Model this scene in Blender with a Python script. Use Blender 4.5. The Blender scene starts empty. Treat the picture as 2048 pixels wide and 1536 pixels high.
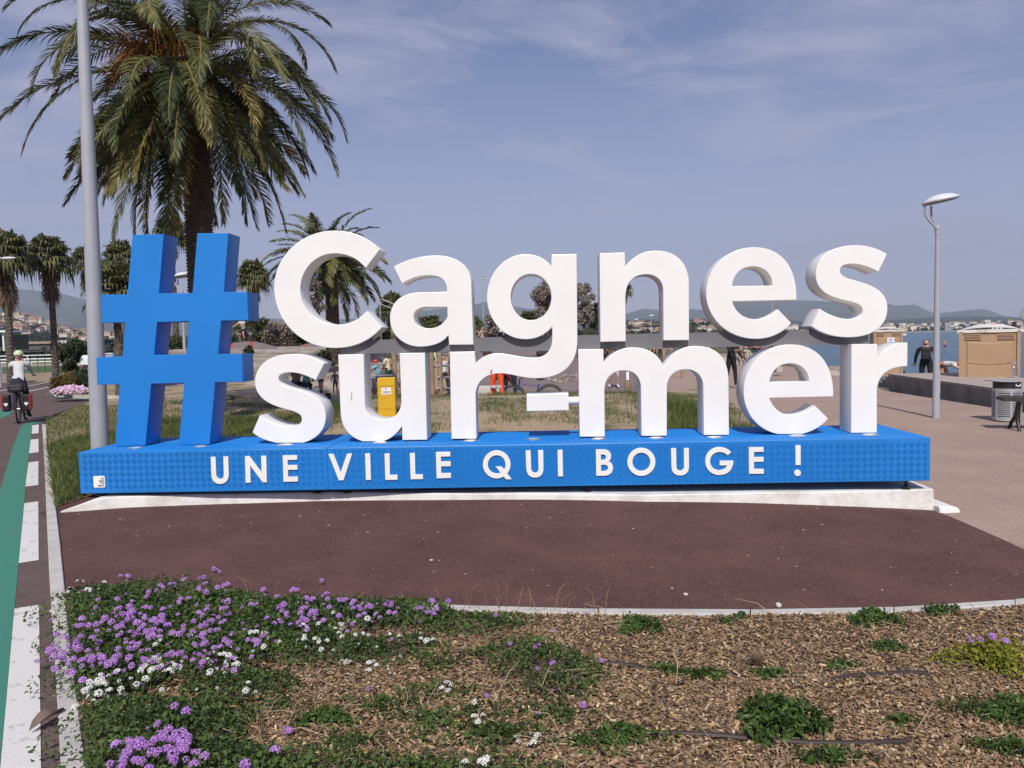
import bpy, bmesh, math, random
import numpy as np
from mathutils import Vector, Matrix
rng = np.random.default_rng(11); random.seed(11)
S = bpy.context.scene; COL = S.collection
R = math.radians

# ---------------------------------------------------------------- camera
F = 1556.94                       # focal length in photo pixels (2048 wide)
CAM = np.array([0.5302, -7.9610, 1.6887])
YAW, PITCH, ROLL = -0.0421556, -0.0572879, -0.0231519
def _axes():
    cy, sy, cp, sp = math.cos(YAW), math.sin(YAW), math.cos(PITCH), math.sin(PITCH)
    w = np.array([sy*cp, cy*cp, sp]); r = np.array([cy, -sy, 0.0]); u = np.cross(r, w)
    cr, sr = math.cos(ROLL), math.sin(ROLL)
    return r*cr+u*sr, u*cr-r*sr, w
AR, AU, AW = _axes()
cd = bpy.data.cameras.new('camera'); cam = bpy.data.objects.new('camera', cd); COL.objects.link(cam)
cd.sensor_width = 36; cd.lens = F/2048*36; cd.clip_start = 0.05; cd.clip_end = 60000
M = Matrix(((AR[0], AU[0], -AW[0], CAM[0]), (AR[1], AU[1], -AW[1], CAM[1]), (AR[2], AU[2], -AW[2], CAM[2]), (0, 0, 0, 1)))
cam.matrix_world = M; S.camera = cam
# ---------------------------------------------------------------- light
SUN_EL, SUN_AZ = R(46), R(2)      # sun stands behind the photographer, shadows run away from the lens
W = bpy.data.worlds.new('World'); S.world = W; W.use_nodes = True
nt = W.node_tree; nt.nodes.clear()
def wn(t, **k):
    n = nt.nodes.new(t)
    for a, b in k.items(): setattr(n, a, b)
    return n
sky = wn('ShaderNodeTexSky', sky_type='NISHITA', sun_disc=False, sun_elevation=SUN_EL, altitude=0, air_density=1.0, dust_density=.35, ozone_density=1.6)
# light travels (sin az, cos az, -tan el): the sun is at -Y
sky.sun_rotation = math.pi + SUN_AZ
bg = wn('ShaderNodeBackground'); out = wn('ShaderNodeOutputWorld')
# thin high cloud veil: noise on the view direction, wide streaks
tc = wn('ShaderNodeTexCoord'); mp = wn('ShaderNodeMapping'); mp.inputs['Scale'].default_value = (1.0, 1.0, 4.2); mp.inputs['Rotation'].default_value = (0.16, 0.22, 0.5)
nz = wn('ShaderNodeTexNoise'); nz.inputs['Scale'].default_value = 3.2; nz.inputs['Detail'].default_value = 8; nz.inputs['Roughness'].default_value = .62; nz.inputs['Distortion'].default_value = .6
rp = wn('ShaderNodeValToRGB'); rp.color_ramp.elements[0].position = .40; rp.color_ramp.elements[1].position = .64
rp.color_ramp.elements[0].color = (.05, .05, .05, 1); rp.color_ramp.elements[1].color = (.85, .85, .85, 1)
tint = wn('ShaderNodeMix', data_type='RGBA', blend_type='MULTIPLY'); tint.inputs[0].default_value = 1; tint.inputs[7].default_value = (.98, .84, .98, 1)
veil = wn('ShaderNodeMix', data_type='RGBA'); veil.inputs[7].default_value = (4.7, 4.7, 6.3, 1)
L = nt.links.new
L(tc.outputs['Generated'], mp.inputs['Vector']); L(mp.outputs[0], nz.inputs['Vector']); L(nz.outputs['Fac'], rp.inputs[0])
L(sky.outputs[0], tint.inputs[6]); L(tint.outputs[2], veil.inputs[6]); 
# the veil thickens evenly towards the horizon all round
sx = wn('ShaderNodeSeparateXYZ'); mz = wn('ShaderNodeMapRange'); mz.inputs[1].default_value = .0; mz.inputs[2].default_value = .42; mz.inputs[3].default_value = .62; mz.inputs[4].default_value = 0; mz.interpolation_type = 'SMOOTHSTEP'
mxm = wn('ShaderNodeMath', operation='MAXIMUM'); L(tc.outputs['Generated'], sx.inputs[0]); L(sx.outputs[2], mz.inputs[0]); L(rp.outputs[0], mxm.inputs[0]); L(mz.outputs[0], mxm.inputs[1]); L(mxm.outputs[0], veil.inputs[0])
L(veil.outputs[2], bg.inputs[0]); L(bg.outputs[0], out.inputs[0])
bg.inputs[1].default_value = .095
sl = bpy.data.lights.new('sun', 'SUN'); sl.energy = 4.7; sl.angle = R(.53); sl.color = (1, .955, .875)
so = bpy.data.objects.new('sun', sl); COL.objects.link(so)
ld = Vector((math.sin(SUN_AZ)*math.cos(SUN_EL), math.cos(SUN_AZ)*math.cos(SUN_EL), -math.sin(SUN_EL)))
so.rotation_euler = ld.to_track_quat('-Z', 'Y').to_euler(); so.location = (0, -20, 20)
S.view_settings.view_transform = 'Standard'; S.view_settings.look = 'None'; S.view_settings.gamma = 1
S.view_settings.exposure = 0.0
S.render.engine = 'CYCLES'
S.render.resolution_x, S.render.resolution_y = 1024, 768

# ---------------------------------------------------------------- placing helpers: a photo pixel on a known plane
def ray(x, y): return AW + AR*((x-1024)/F) - AU*((y-768)/F)
def onZ(x, y, z=0.0):
    d = ray(x, y); return CAM + d*((z-CAM[2])/d[2])
def onY(x, y, Y):
    d = ray(x, y); return CAM + d*((Y-CAM[1])/d[1])
def atD(x, y, D): return CAM + ray(x, y)*D
def sstep(a, b, x):
    t = np.clip((x-a)/(b-a), 0, 1); return t*t*(3-2*t)
def zg(X, Y): return np.where(np.asarray(X) > 0, np.maximum(.03-.0091*np.clip(X, 0, None)**2, -.165), .03*np.exp(-(np.asarray(X)/2.8)**2))   # paving falls a little towards the sea
def onG(x, y, dz=0.0):
    z = 0.0
    for _ in range(6):
        p = onZ(x, y, z+dz); z = float(zg(p[0], p[1]))
    return p

# ---------------------------------------------------------------- materials
MATS = {}
def mat(name, col, rough=.7, var=.12, scale=6.0, bump=0.0, bscale=40.0, metal=0.0, spec=.5, col2=None, detail=6, coat=0.0, trans=0.0, rnd=0.0, obj=False, thr=None):
    """Principled material, colour broken up by two noises; optional second colour, bump, per-object variation."""
    if name in MATS: return MATS[name]
    m = bpy.data.materials.new(name); m.use_nodes = True; t = m.node_tree; n = t.nodes; l = t.links.new
    b = n['Principled BSDF']; b.inputs['Roughness'].default_value = rough; b.inputs['Metallic'].default_value = metal
    b.inputs['Specular IOR Level'].default_value = spec; b.inputs['Coat Weight'].default_value = coat; b.inputs['Coat Roughness'].default_value = .08
    col = tuple(col)+(1,)
    tcn = n.new('ShaderNodeTexCoord'); src = tcn.outputs['Object']
    if not obj:
        g = n.new('ShaderNodeNewGeometry'); src = g.outputs['Position']
    nz1 = n.new('ShaderNodeTexNoise'); nz1.inputs['Scale'].default_value = scale; nz1.inputs['Detail'].default_value = detail; nz1.inputs['Roughness'].default_value = .62
    l(src, nz1.inputs['Vector'])
    rmp = n.new('ShaderNodeValToRGB'); e = rmp.color_ramp.elements
    lo, hi = thr if thr else (.3, .7)
    e[0].position, e[1].position = lo, hi
    c2 = tuple(col2)+(1,) if col2 else None
    if c2: e[0].color, e[1].color = col, c2
    else:
        e[0].color = tuple(c*(1-var) for c in col[:3])+(1,); e[1].color = tuple(min(1, c*(1+var)) for c in col[:3])+(1,)
    l(nz1.outputs['Fac'], rmp.inputs[0]); cs = rmp.outputs[0]
    if rnd > 0:
        oi = n.new('ShaderNodeObjectInfo'); hs = n.new('ShaderNodeHueSaturation')
        mr = n.new('ShaderNodeMapRange'); mr.inputs[3].default_value = 1-rnd; mr.inputs[4].default_value = 1+rnd
        l(oi.outputs['Random'], mr.inputs[0]); l(mr.outputs[0], hs.inputs['Value']); l(cs, hs.inputs['Color'])
        mr2 = n.new('ShaderNodeMapRange'); mr2.inputs[3].default_value = .5-.05*rnd; mr2.inputs[4].default_value = .5+.05*rnd
        l(oi.outputs['Random'], mr2.inputs[0]); l(mr2.outputs[0], hs.inputs['Hue']); cs = hs.outputs[0]
    l(cs, b.inputs['Base Color'])
    if bump:
        nb = n.new('ShaderNodeTexNoise'); nb.inputs['Scale'].default_value = bscale; nb.inputs['Detail'].default_value = 5
        l(src, nb.inputs['Vector']); bp = n.new('ShaderNodeBump'); bp.inputs['Strength'].default_value = bump; bp.inputs['Distance'].default_value = .02
        l(nb.outputs['Fac'], bp.inputs['Height']); l(bp.outputs[0], b.inputs['Normal'])
    if trans > 0:
        tr = n.new('ShaderNodeBsdfTranslucent'); ms = n.new('ShaderNodeMixShader'); ms.inputs[0].default_value = trans
        l(cs, tr.inputs['Color']); l(b.outputs[0], ms.inputs[1]); l(tr.outputs[0], ms.inputs[2]); l(ms.outputs[0], n['Material Output'].inputs[0])
    MATS[name] = m; return m
def leafmat(name, col, col2, scale=3.0, trans=.25, rough=.5, rnd=.0, obj=False, island=True):
    """foliage: every leaf (mesh island) its own shade between two colours"""
    if name in MATS: return MATS[name]
    m = bpy.data.materials.new(name); m.use_nodes = True; t = m.node_tree; n = t.nodes; l = t.links.new
    b = n['Principled BSDF']; b.inputs['Roughness'].default_value = rough; b.inputs['Specular IOR Level'].default_value = .35
    g = n.new('ShaderNodeNewGeometry'); nz1 = n.new('ShaderNodeTexNoise'); nz1.inputs['Scale'].default_value = scale; nz1.inputs['Detail'].default_value = 3
    l(g.outputs['Position'], nz1.inputs['Vector'])
    ad = n.new('ShaderNodeMath'); ad.operation = 'ADD'; ml = n.new('ShaderNodeMath'); ml.operation = 'MULTIPLY'; ml.inputs[1].default_value = .75
    l(g.outputs['Random Per Island'], ml.inputs[0]); l(ml.outputs[0], ad.inputs[0])
    m2 = n.new('ShaderNodeMath'); m2.operation = 'MULTIPLY_ADD'; m2.inputs[1].default_value = 1.3; m2.inputs[2].default_value = -.5
    l(nz1.outputs['Fac'], m2.inputs[0]); l(m2.outputs[0], ad.inputs[1])
    rmp = n.new('ShaderNodeValToRGB'); e = rmp.color_ramp.elements; e[0].position, e[1].position = .1, .95
    e[0].color = tuple(col)+(1,); e[1].color = tuple(col2)+(1,); l(ad.outputs[0], rmp.inputs[0]); cs = rmp.outputs[0]
    if rnd:
        oi = n.new('ShaderNodeObjectInfo'); hs = n.new('ShaderNodeHueSaturation'); mr = n.new('ShaderNodeMapRange'); mr.inputs[3].default_value = 1-rnd; mr.inputs[4].default_value = 1+rnd
        l(oi.outputs['Random'], mr.inputs[0]); l(mr.outputs[0], hs.inputs['Value']); l(cs, hs.inputs['Color'])
        mr2 = n.new('ShaderNodeMapRange'); mr2.inputs[3].default_value = .5; mr2.inputs[4].default_value = .5-.12*rnd
        l(oi.outputs['Random'], mr2.inputs[0]); l(mr2.outputs[0], hs.inputs['Hue']); cs = hs.outputs[0]
    l(cs, b.inputs['Base Color'])
    tr = n.new('ShaderNodeBsdfTranslucent'); ms = n.new('ShaderNodeMixShader'); ms.inputs[0].default_value = trans
    l(cs, tr.inputs['Color']); l(b.outputs[0], ms.inputs[1]); l(tr.outputs[0], ms.inputs[2]); l(ms.outputs[0], n['Material Output'].inputs[0])
    MATS[name] = m; return m

# ---------------------------------------------------------------- mesh building
class MB:
    def __init__(s): s.V = []; s.F = []; s.MI = []; s.n = 0
    def add(s, V, Fs, mi=0):
        V = np.asarray(V, float).reshape(-1, 3); s.V.append(V)
        Fs = Fs if isinstance(Fs, list) else [Fs]
        for f in Fs:
            f = np.asarray(f, int)
            if f.ndim == 1: f = f.reshape(1, -1)
            s.F.append(f+s.n); s.MI.append(np.full(len(f), mi, int))
        s.n += len(V); return s
    def box(s, c, d, rz=0, mi=0, mtx=None):
        d = np.array(d, float)/2
        V = np.array([[x, y, z] for z in (-1, 1) for y in (-1, 1) for x in (-1, 1)], float)*d
        if mtx is not None: V = V@np.array(mtx).T
        elif rz:
            c_, s_ = math.cos(rz), math.sin(rz); V = V@np.array([[c_, s_, 0], [-s_, c_, 0], [0, 0, 1]])
        return s.add(V+np.array(c, float), [[0, 2, 3, 1], [4, 5, 7, 6], [0, 1, 5, 4], [2, 6, 7, 3], [0, 4, 6, 2], [1, 3, 7, 5]], mi)
    def tube(s, P, r, n=8, mi=0, cap=True):
        P = np.asarray(P, float); k = len(P); r = np.broadcast_to(np.asarray(r, float), (k,))
        T = np.gradient(P, axis=0); T /= np.linalg.norm(T, axis=1)[:, None]+1e-9
        ref = np.array([0, 0, 1.0]) if abs(T[0][2]) < .9 else np.array([1.0, 0, 0])
        A = []
        for t in T:
            a = np.cross(t, ref); a /= np.linalg.norm(a)+1e-9; ref = np.cross(a, t); A.append((a, ref.copy()))
        th = np.arange(n)*2*math.pi/n
        V = np.concatenate([P[i]+r[i]*(np.cos(th)[:, None]*A[i][0]+np.sin(th)[:, None]*A[i][1]) for i in range(k)])
        q = []
        for i in range(k-1):
            for j in range(n): q.append([i*n+j, i*n+(j+1) % n, (i+1)*n+(j+1) % n, (i+1)*n+j])
        Fs = [np.array(q)]
        if cap: Fs += [np.arange(n)[::-1], np.arange(n)+(k-1)*n]
        return s.add(V, Fs, mi)
    def lathe(s, prof, n=16, c=(0, 0, 0), mi=0, mtx=None):
        prof = np.asarray(prof, float); th = np.arange(n)*2*math.pi/n
        V = np.concatenate([np.stack([p[0]*np.cos(th), p[0]*np.sin(th), np.full(n, p[1])], 1) for p in prof])
        if mtx is not None: V = V@np.array(mtx).T
        q = [[i*n+j, i*n+(j+1) % n, (i+1)*n+(j+1) % n, (i+1)*n+j] for i in range(len(prof)-1) for j in range(n)]
        return s.add(V+np.array(c, float), np.array(q), mi)
    def torus(s, c, R0, r0, ax=(0, 1, 0), n=24, m=8, mi=0, a0=0, a1=2*math.pi):
        ax = np.array(ax, float); ax /= np.linalg.norm(ax); e = np.array([0, 0, 1.]) if abs(ax[2]) < .9 else np.array([1., 0, 0])
        e1 = np.cross(e, ax); e1 /= np.linalg.norm(e1); e2 = np.cross(ax, e1)
        full = abs(a1-a0-2*math.pi) < 1e-6
        ts = np.linspace(a0, a1, n+(0 if full else 1), endpoint=not full); ph = np.arange(m)*2*math.pi/m; k = len(ts)
        V = np.concatenate([np.array(c)+(R0+r0*np.cos(ph))[:, None]*(math.cos(t)*e1+math.sin(t)*e2)+(r0*np.sin(ph))[:, None]*ax for t in ts])
        q = [[i*m+j, i*m+(j+1) % m, ((i+1) % k)*m+(j+1) % m, ((i+1) % k)*m+j] for i in range(k if full else k-1) for j in range(m)]
        return s.add(V, np.array(q), mi)
    def prism(s, poly, z0, z1, mi=0, fn=None):
        """poly: list of (x,y), counter-clockwise, z0/z1 numbers or per-point lists"""
        P = np.asarray(poly, float)[:, :2]; n = len(P)
        z0 = np.broadcast_to(z0, (n,)); z1 = np.broadcast_to(z1, (n,))
        V = np.concatenate([np.column_stack([P, z0]), np.column_stack([P, z1])])
        q = np.array([[i, (i+1) % n, n+(i+1) % n, n+i] for i in range(n)])
        return s.add(V, [q, np.arange(n)[::-1], np.arange(n)+n], mi)
    def ellipsoid(s, c, r, n=12, m=8, mi=0, mtx=None, z0=-1.0):
        ph = np.linspace(math.asin(z0), math.pi/2, m)
        prof = np.column_stack([np.cos(ph), np.sin(ph)]); th = np.arange(n)*2*math.pi/n
        V = np.concatenate([np.stack([p[0]*np.cos(th), p[0]*np.sin(th), np.full(n, p[1])], 1) for p in prof])*np.array(r, float)
        if mtx is not None: V = V@np.array(mtx).T
        q = [[i*n+j, i*n+(j+1) % n, (i+1)*n+(j+1) % n, (i+1)*n+j] for i in range(m-1) for j in range(n)]
        return s.add(V+np.array(c, float), np.array(q), mi)
    def mesh(s, name):
        V = np.concatenate(s.V) if s.V else np.zeros((0, 3)); me = bpy.data.meshes.new(name)
        me.vertices.add(len(V)); me.vertices.foreach_set('co', V.ravel())
        tot = [np.full(len(f), f.shape[1], int) for f in s.F]; lt = np.concatenate(tot); lv = np.concatenate([f.ravel() for f in s.F])
        me.loops.add(len(lv)); me.loops.foreach_set('vertex_index', lv)
        me.polygons.add(len(lt)); ls = np.concatenate([[0], np.cumsum(lt)[:-1]])
        me.polygons.foreach_set('loop_start', ls); me.polygons.foreach_set('loop_total', lt)
        me.polygons.foreach_set('material_index', np.concatenate(s.MI)); me.polygons.foreach_set('use_smooth', np.zeros(len(lt), bool)); me.update(calc_edges=True); me.validate(); return me
    def build(s, name, m=None, parent=None, smooth=0, origin=None):
        me = s.mesh(name)
        if origin is not None: me.transform(Matrix.Translation(-Vector(origin)))
        for k in (m if isinstance(m, (list, tuple)) else [m]): me.materials.append(k)
        me.polygons.foreach_set('use_smooth', np.zeros(len(me.polygons), bool))
        if smooth:
            me.polygons.foreach_set('use_smooth', np.ones(len(me.polygons), bool)); me.set_sharp_from_angle(angle=R(smooth))
        return link(me, name, parent, origin)
def link(me, name, parent=None, loc=None):
    o = bpy.data.objects.new(name, me); COL.objects.link(o)
    if loc is not None: o.location = loc
    if parent is not None: o.parent = parent
    return o
def tag(o, label=None, cat=None, group=None, kind=None):
    if label: o['label'] = label
    if cat: o['category'] = cat
    if group: o['group'] = group
    if kind: o['kind'] = kind
    return o
def empty(name, loc=(0, 0, 0), rz=0, label=None, cat=None, group=None):
    o = bpy.data.objects.new(name, None); COL.objects.link(o); o.location = loc; o.rotation_euler = (0, 0, rz); o.empty_display_size = .2
    return tag(o, label, cat, group)
def copy_tree(o, parent=None):
    c = o.copy(); COL.objects.link(c); c.parent = parent
    for ch in o.children: copy_tree(ch, c)
    return c
def struct(o): o['kind'] = 'structure'; return o
def world_rot(v, rz):
    c_, s_ = math.cos(rz), math.sin(rz); v = np.asarray(v, float)
    return np.stack([v[..., 0]*c_-v[..., 1]*s_, v[..., 0]*s_+v[..., 1]*c_, v[..., 2]], -1)
def rotm(ax, a): return np.array(Matrix.Rotation(a, 3, ax))

# ---------------------------------------------------------------- outlines traced on a known plane
def path(s, plane, n=14):
    """SVG-like path in zoom coordinates; T ox oy scale sets the zoom window; h/v quarter arcs. -> list of loops in (X, Z) of the plane Y."""
    tk = s.split(); i = 0; ox = oy = 0.; sc = 1.; loops = []; cur = []; K = .5523
    def num():
        nonlocal i; i += 1; return float(tk[i-1])
    def to(x, y): return (ox+x/sc, oy+y/sc)
    def bez(p0, p1, p2, p3):
        for t in np.linspace(0, 1, n+1)[1:]:
            a = (1-t)**3; b = 3*t*(1-t)**2; c = 3*t*t*(1-t); d = t**3
            cur.append((a*p0[0]+b*p1[0]+c*p2[0]+d*p3[0], a*p0[1]+b*p1[1]+c*p2[1]+d*p3[1]))
    while i < len(tk):
        c = tk[i]; i += 1
        if c == 'T': ox, oy, sc = num(), num(), num()
        elif c == 'M': cur = [to(num(), num())]
        elif c == 'L': cur.append(to(num(), num()))
        elif c == 'C': p1, p2, p3 = to(num(), num()), to(num(), num()), to(num(), num()); bez(cur[-1], p1, p2, p3)
        elif c in 'hv':
            p0 = cur[-1]; p3 = to(num(), num())
            if c == 'h': bez(p0, (p0[0]+K*(p3[0]-p0[0]), p0[1]), (p3[0], p3[1]-K*(p3[1]-p0[1])), p3)
            else: bez(p0, (p0[0], p0[1]+K*(p3[1]-p0[1])), (p3[0]-K*(p3[0]-p0[0]), p3[1]), p3)
        elif c == 'Z':
            q = []
            for x, y in cur:
                p = onY(x, y, plane)
                if not q or (abs(q[-1][0]-p[0])+abs(q[-1][1]-p[2])) > 1e-4: q.append((p[0], p[2]))
            if abs(q[0][0]-q[-1][0])+abs(q[0][1]-q[-1][1]) < 1e-4: q.pop()
            loops.append(q); cur = []
    return loops
def extrude(loops, name, y0, y1, m, parent=None, bevel=.005, clampz=None):
    """fill the loops (holes cut out) and extrude from y0 (front) to y1 (back)"""
    cu = bpy.data.curves.new(name, 'CURVE'); cu.dimensions = '2D'; cu.fill_mode = 'BOTH'
    cu.extrude = (y1-y0)/2-bevel; cu.bevel_depth = bevel; cu.bevel_resolution = 1; cu.offset = -bevel
    for lp in loops:
        sp = cu.splines.new('POLY'); sp.points.add(len(lp)-1); sp.use_cyclic_u = True
        for k, (x, z) in enumerate(lp): sp.points[k].co = (x, max(z, clampz) if clampz is not None else z, 0, 1)
    ob = bpy.data.objects.new(name, cu); COL.objects.link(ob)
    dg = bpy.context.evaluated_depsgraph_get(); me = bpy.data.meshes.new_from_object(ob.evaluated_get(dg))
    bpy.data.objects.remove(ob); bpy.data.curves.remove(cu)
    me.transform(Matrix.Translation((0, (y0+y1)/2, 0)) @ Matrix.Rotation(R(90), 4, 'X'))
    me.materials.clear(); me.materials.append(m); me.name = name
    me.polygons.foreach_set('use_smooth', np.ones(len(me.polygons), bool)); me.set_sharp_from_angle(angle=R(28))
    return link(me, name, parent)
def text_mesh(txt, size, extr=.004, font_bold=0.0):
    cu = bpy.data.curves.new('text', 'FONT'); cu.body = txt; cu.size = size; cu.extrude = extr; cu.offset = font_bold; cu.align_x = 'CENTER'; cu.align_y = 'CENTER'
    ob = bpy.data.objects.new('text', cu); COL.objects.link(ob)
    dg = bpy.context.evaluated_depsgraph_get(); me = bpy.data.meshes.new_from_object(ob.evaluated_get(dg))
    bpy.data.objects.remove(ob); bpy.data.curves.remove(cu); return me
# ================================================================ the sign
PL0, PL1, PLZ0, PLZ1, PLD = -4.4, 4.4, .165, .605, 1.18
sign_blue = mat('sign_blue_paint', (.010, .178, .55), rough=.36, var=.05, scale=1.2, spec=.5)
plate_blue = mat('plinth_blue_paint', (.012, .178, .53), rough=.40, var=.07, scale=1.5, spec=.5)
white_paint = mat('sign_white_paint', (.77, .755, .74), rough=.30, var=.035, scale=2.2, spec=.5)
beam_grey = mat('beam_grey_paint', (.14, .14, .15), rough=.6, var=.05)
steel = mat('brushed_steel', (.62, .62, .63), rough=.28, metal=.9, var=.08, scale=20)
sign = empty('town_sign', (0, .5, PLZ0), 0, 'large blue and white hashtag town sign on a long blue tread plate plinth', 'sign')
def spart(o): o.parent = sign; o.matrix_parent_inverse = Matrix.Translation((0, -.5, -PLZ0)); return o
# plinth: two boxes meeting at a seam
seamx = onY(655.5, 930, 0)[0]
b = MB(); g = .004
for x0, x1 in ((PL0, seamx-g), (seamx+g, PL1)):
    b.box(((x0+x1)/2, PLD/2, (PLZ0+PLZ1)/2), (x1-x0, PLD, PLZ1-PLZ0))
b.box((seamx, PLD/2, (PLZ0+PLZ1)/2-.004), (.02, PLD-.02, PLZ1-PLZ0-.02))
plinth = spart(b.build('plinth', plate_blue))
bv = plinth.modifiers.new('bevel', 'BEVEL'); bv.width = .006; bv.segments = 2
# embossed tread: groups of five short bars, alternating diagonals (front and top)
def tread(w, h, seams, cell=.0665, holes=()):
    Vs = []; Fs = []; hb = .0034; nV = 0; c = cell
    bars = []
    nx, ny = int(w/c)+1, int(h/c)+1
    for j in range(-1, 2*ny+1):
        for i in range(-1, nx+1):
            cx = (i+.5*(j % 2))*c; cy = j*c*.5
            s = 1 if j % 2 == 0 else -1
            for k in range(5):
                o = (k-2)*c*.135; d = np.array([s*.7071, .7071]); nn = np.array([-d[1], d[0]])
                m0 = np.array([cx, cy])+nn*o; a = m0-d*c*.31; bb = m0+d*c*.31
                if min(a[0], bb[0]) < .006 or max(a[0], bb[0]) > w-.006 or min(a[1], bb[1]) < .006 or max(a[1], bb[1]) > h-.006: continue
                if any(min(a[0], bb[0])-.004 < sx < max(a[0], bb[0])+.004 for sx in seams): continue
                bars.append((a, bb, d, nn))
    A = np.array([q[0] for q in bars]); B = np.array([q[1] for q in bars]); D = np.array([q[2] for q in bars]); N = np.array([q[3] for q in bars]); hw = c*.052
    z0 = -.0005
    P = [np.column_stack([A+N*hw, np.full(len(A), z0)]), np.column_stack([A-N*hw, np.full(len(A), z0)]), np.column_stack([B-N*hw, np.full(len(A), z0)]), np.column_stack([B+N*hw, np.full(len(A), z0)]),
         np.column_stack([A+D*hw*1.4, np.full(len(A), hb)]), np.column_stack([B-D*hw*1.4, np.full(len(A), hb)])]
    V = np.stack(P, 1).reshape(-1, 3); base = np.arange(len(A))[:, None]*6
    q = np.concatenate([base+np.array([1, 2, 5, 4]), base+np.array([3, 0, 4, 5])]); t = np.concatenate([base+np.array([0, 1, 4]), base+np.array([2, 3, 5])])
    return V, q, t
b = MB()
V, q, t = tread(PL1-PL0, PLZ1-PLZ0, [seamx-PL0]); b.add(np.column_stack([V[:, 0]+PL0, -V[:, 2], V[:, 1]+PLZ0]), [q, t])
V, q, t = tread(PL1-PL0, PLD, [seamx-PL0]); V[:, 2] *= .8; b.add(np.column_stack([V[:, 0]+PL0, V[:, 1], V[:, 2]+PLZ1]), [q, t])
o = b.build('tread_relief', plate_blue, plinth); o['kind'] = 'stuff'
# raised slogan letters on the plinth front: UNE VILLE QUI BOUGE !
SL = [
 "T 400 890 7.314 M 155 175 L 227 173 L 236 430 C 240 475 265 495 295 495 C 330 495 350 470 347 430 L 340 170 L 412 168 L 420 430 C 422 520 370 572 295 572 C 215 572 168 520 164 430 Z",
 "T 400 890 7.314 M 656 165 L 722 163 L 900 402 L 892 160 L 968 158 L 978 548 L 917 548 L 733 303 L 740 552 L 668 554 Z",
 "T 400 890 7.314 M 1208 153 L 1420 149 L 1421 217 L 1280 221 L 1282 295 L 1425 292 L 1426 362 L 1286 366 L 1288 465 L 1432 462 L 1432 535 L 1220 541 Z",
 "T 640 890 7.314 M 122 133 L 197 131 L 302 398 L 395 127 L 472 125 L 345 516 L 275 519 Z",
 "T 640 890 7.314 M 658 126 L 733 124 L 746 510 L 671 513 Z",
 "T 640 890 7.314 M 943 126 L 1018 124 L 1022 438 L 1134 437 L 1134 510 L 955 513 Z",
 "T 640 890 7.314 M 1313 119 L 1387 117 L 1395 431 L 1506 430 L 1507 500 L 1326 504 Z",
 "T 640 890 7.314 M 1693 104 L 1905 99 L 1907 168 L 1768 172 L 1770 242 L 1910 240 L 1911 312 L 1771 315 L 1773 412 L 1915 410 L 1916 484 L 1706 490 Z",
 "T 950 880 7.314 M 415 536 C 385 556 350 564 317 564 h 115 358 v 317 152 h 520 358 C 520 410 500 455 472 490 L 537 577 L 458 577 Z M 375 483 L 300 388 L 387 388 L 428 430 C 440 410 446 385 446 358 C 446 285 390 225 317 225 C 245 225 188 285 188 358 C 188 430 245 490 317 490 C 340 490 358 487 375 483 Z",
 "T 950 880 7.314 M 740 155 L 813 153 L 822 415 C 824 455 850 478 880 478 C 910 478 930 455 930 415 L 922 150 L 998 148 L 1002 415 C 1002 500 960 552 880 552 C 800 552 755 500 750 415 Z",
 "T 950 880 7.314 M 1207 147 L 1281 145 L 1288 533 L 1215 535 Z",
 "T 1180 870 8.192 M 95 238 L 220 236 C 300 236 347 285 347 345 C 347 385 335 412 305 430 C 350 445 378 490 378 540 C 378 615 325 668 235 668 L 103 670 Z M 178 320 L 215 320 C 245 320 262 338 262 363 C 262 390 245 408 210 408 L 180 408 Z M 181 490 L 220 488 C 265 488 297 505 297 537 C 297 572 265 592 220 592 L 182 593 Z",
 "T 1180 870 8.192 M 842 210 h 612 440 v 842 672 h 1072 440 v 842 210 Z M 842 292 h 696 440 v 842 588 h 988 440 v 842 292 Z",
 "T 1180 870 8.192 M 1327 218 L 1411 216 L 1417 520 C 1420 562 1445 582 1478 582 C 1515 582 1540 560 1540 520 L 1538 215 L 1620 214 L 1623 520 C 1623 610 1570 666 1480 666 C 1385 666 1337 610 1335 520 Z",
 "T 1390 870 8.192 M 593 280 L 538 338 C 500 300 455 280 405 280 C 315 280 248 345 248 428 C 248 515 315 577 400 577 C 455 577 505 550 528 500 L 405 500 L 405 422 L 630 420 C 630 560 545 658 400 658 C 265 658 168 560 168 430 C 168 295 270 197 400 197 C 475 197 540 225 593 280 Z",
 "T 1390 870 8.192 M 882 200 L 1125 199 L 1125 277 L 967 280 L 967 362 L 1125 360 L 1125 440 L 967 443 L 967 556 L 1129 556 L 1129 637 L 886 638 Z",
 "T 1390 870 8.192 M 1647 168 L 1731 167 L 1733 494 L 1649 495 Z M 1682 568 h 1628 622 v 1682 676 h 1736 622 v 1682 568 Z"]
for s in SL: extrude(path(s, -.015, 10), 'slogan_letter', -.015, -.001, white_paint, plinth, .002)
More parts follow.
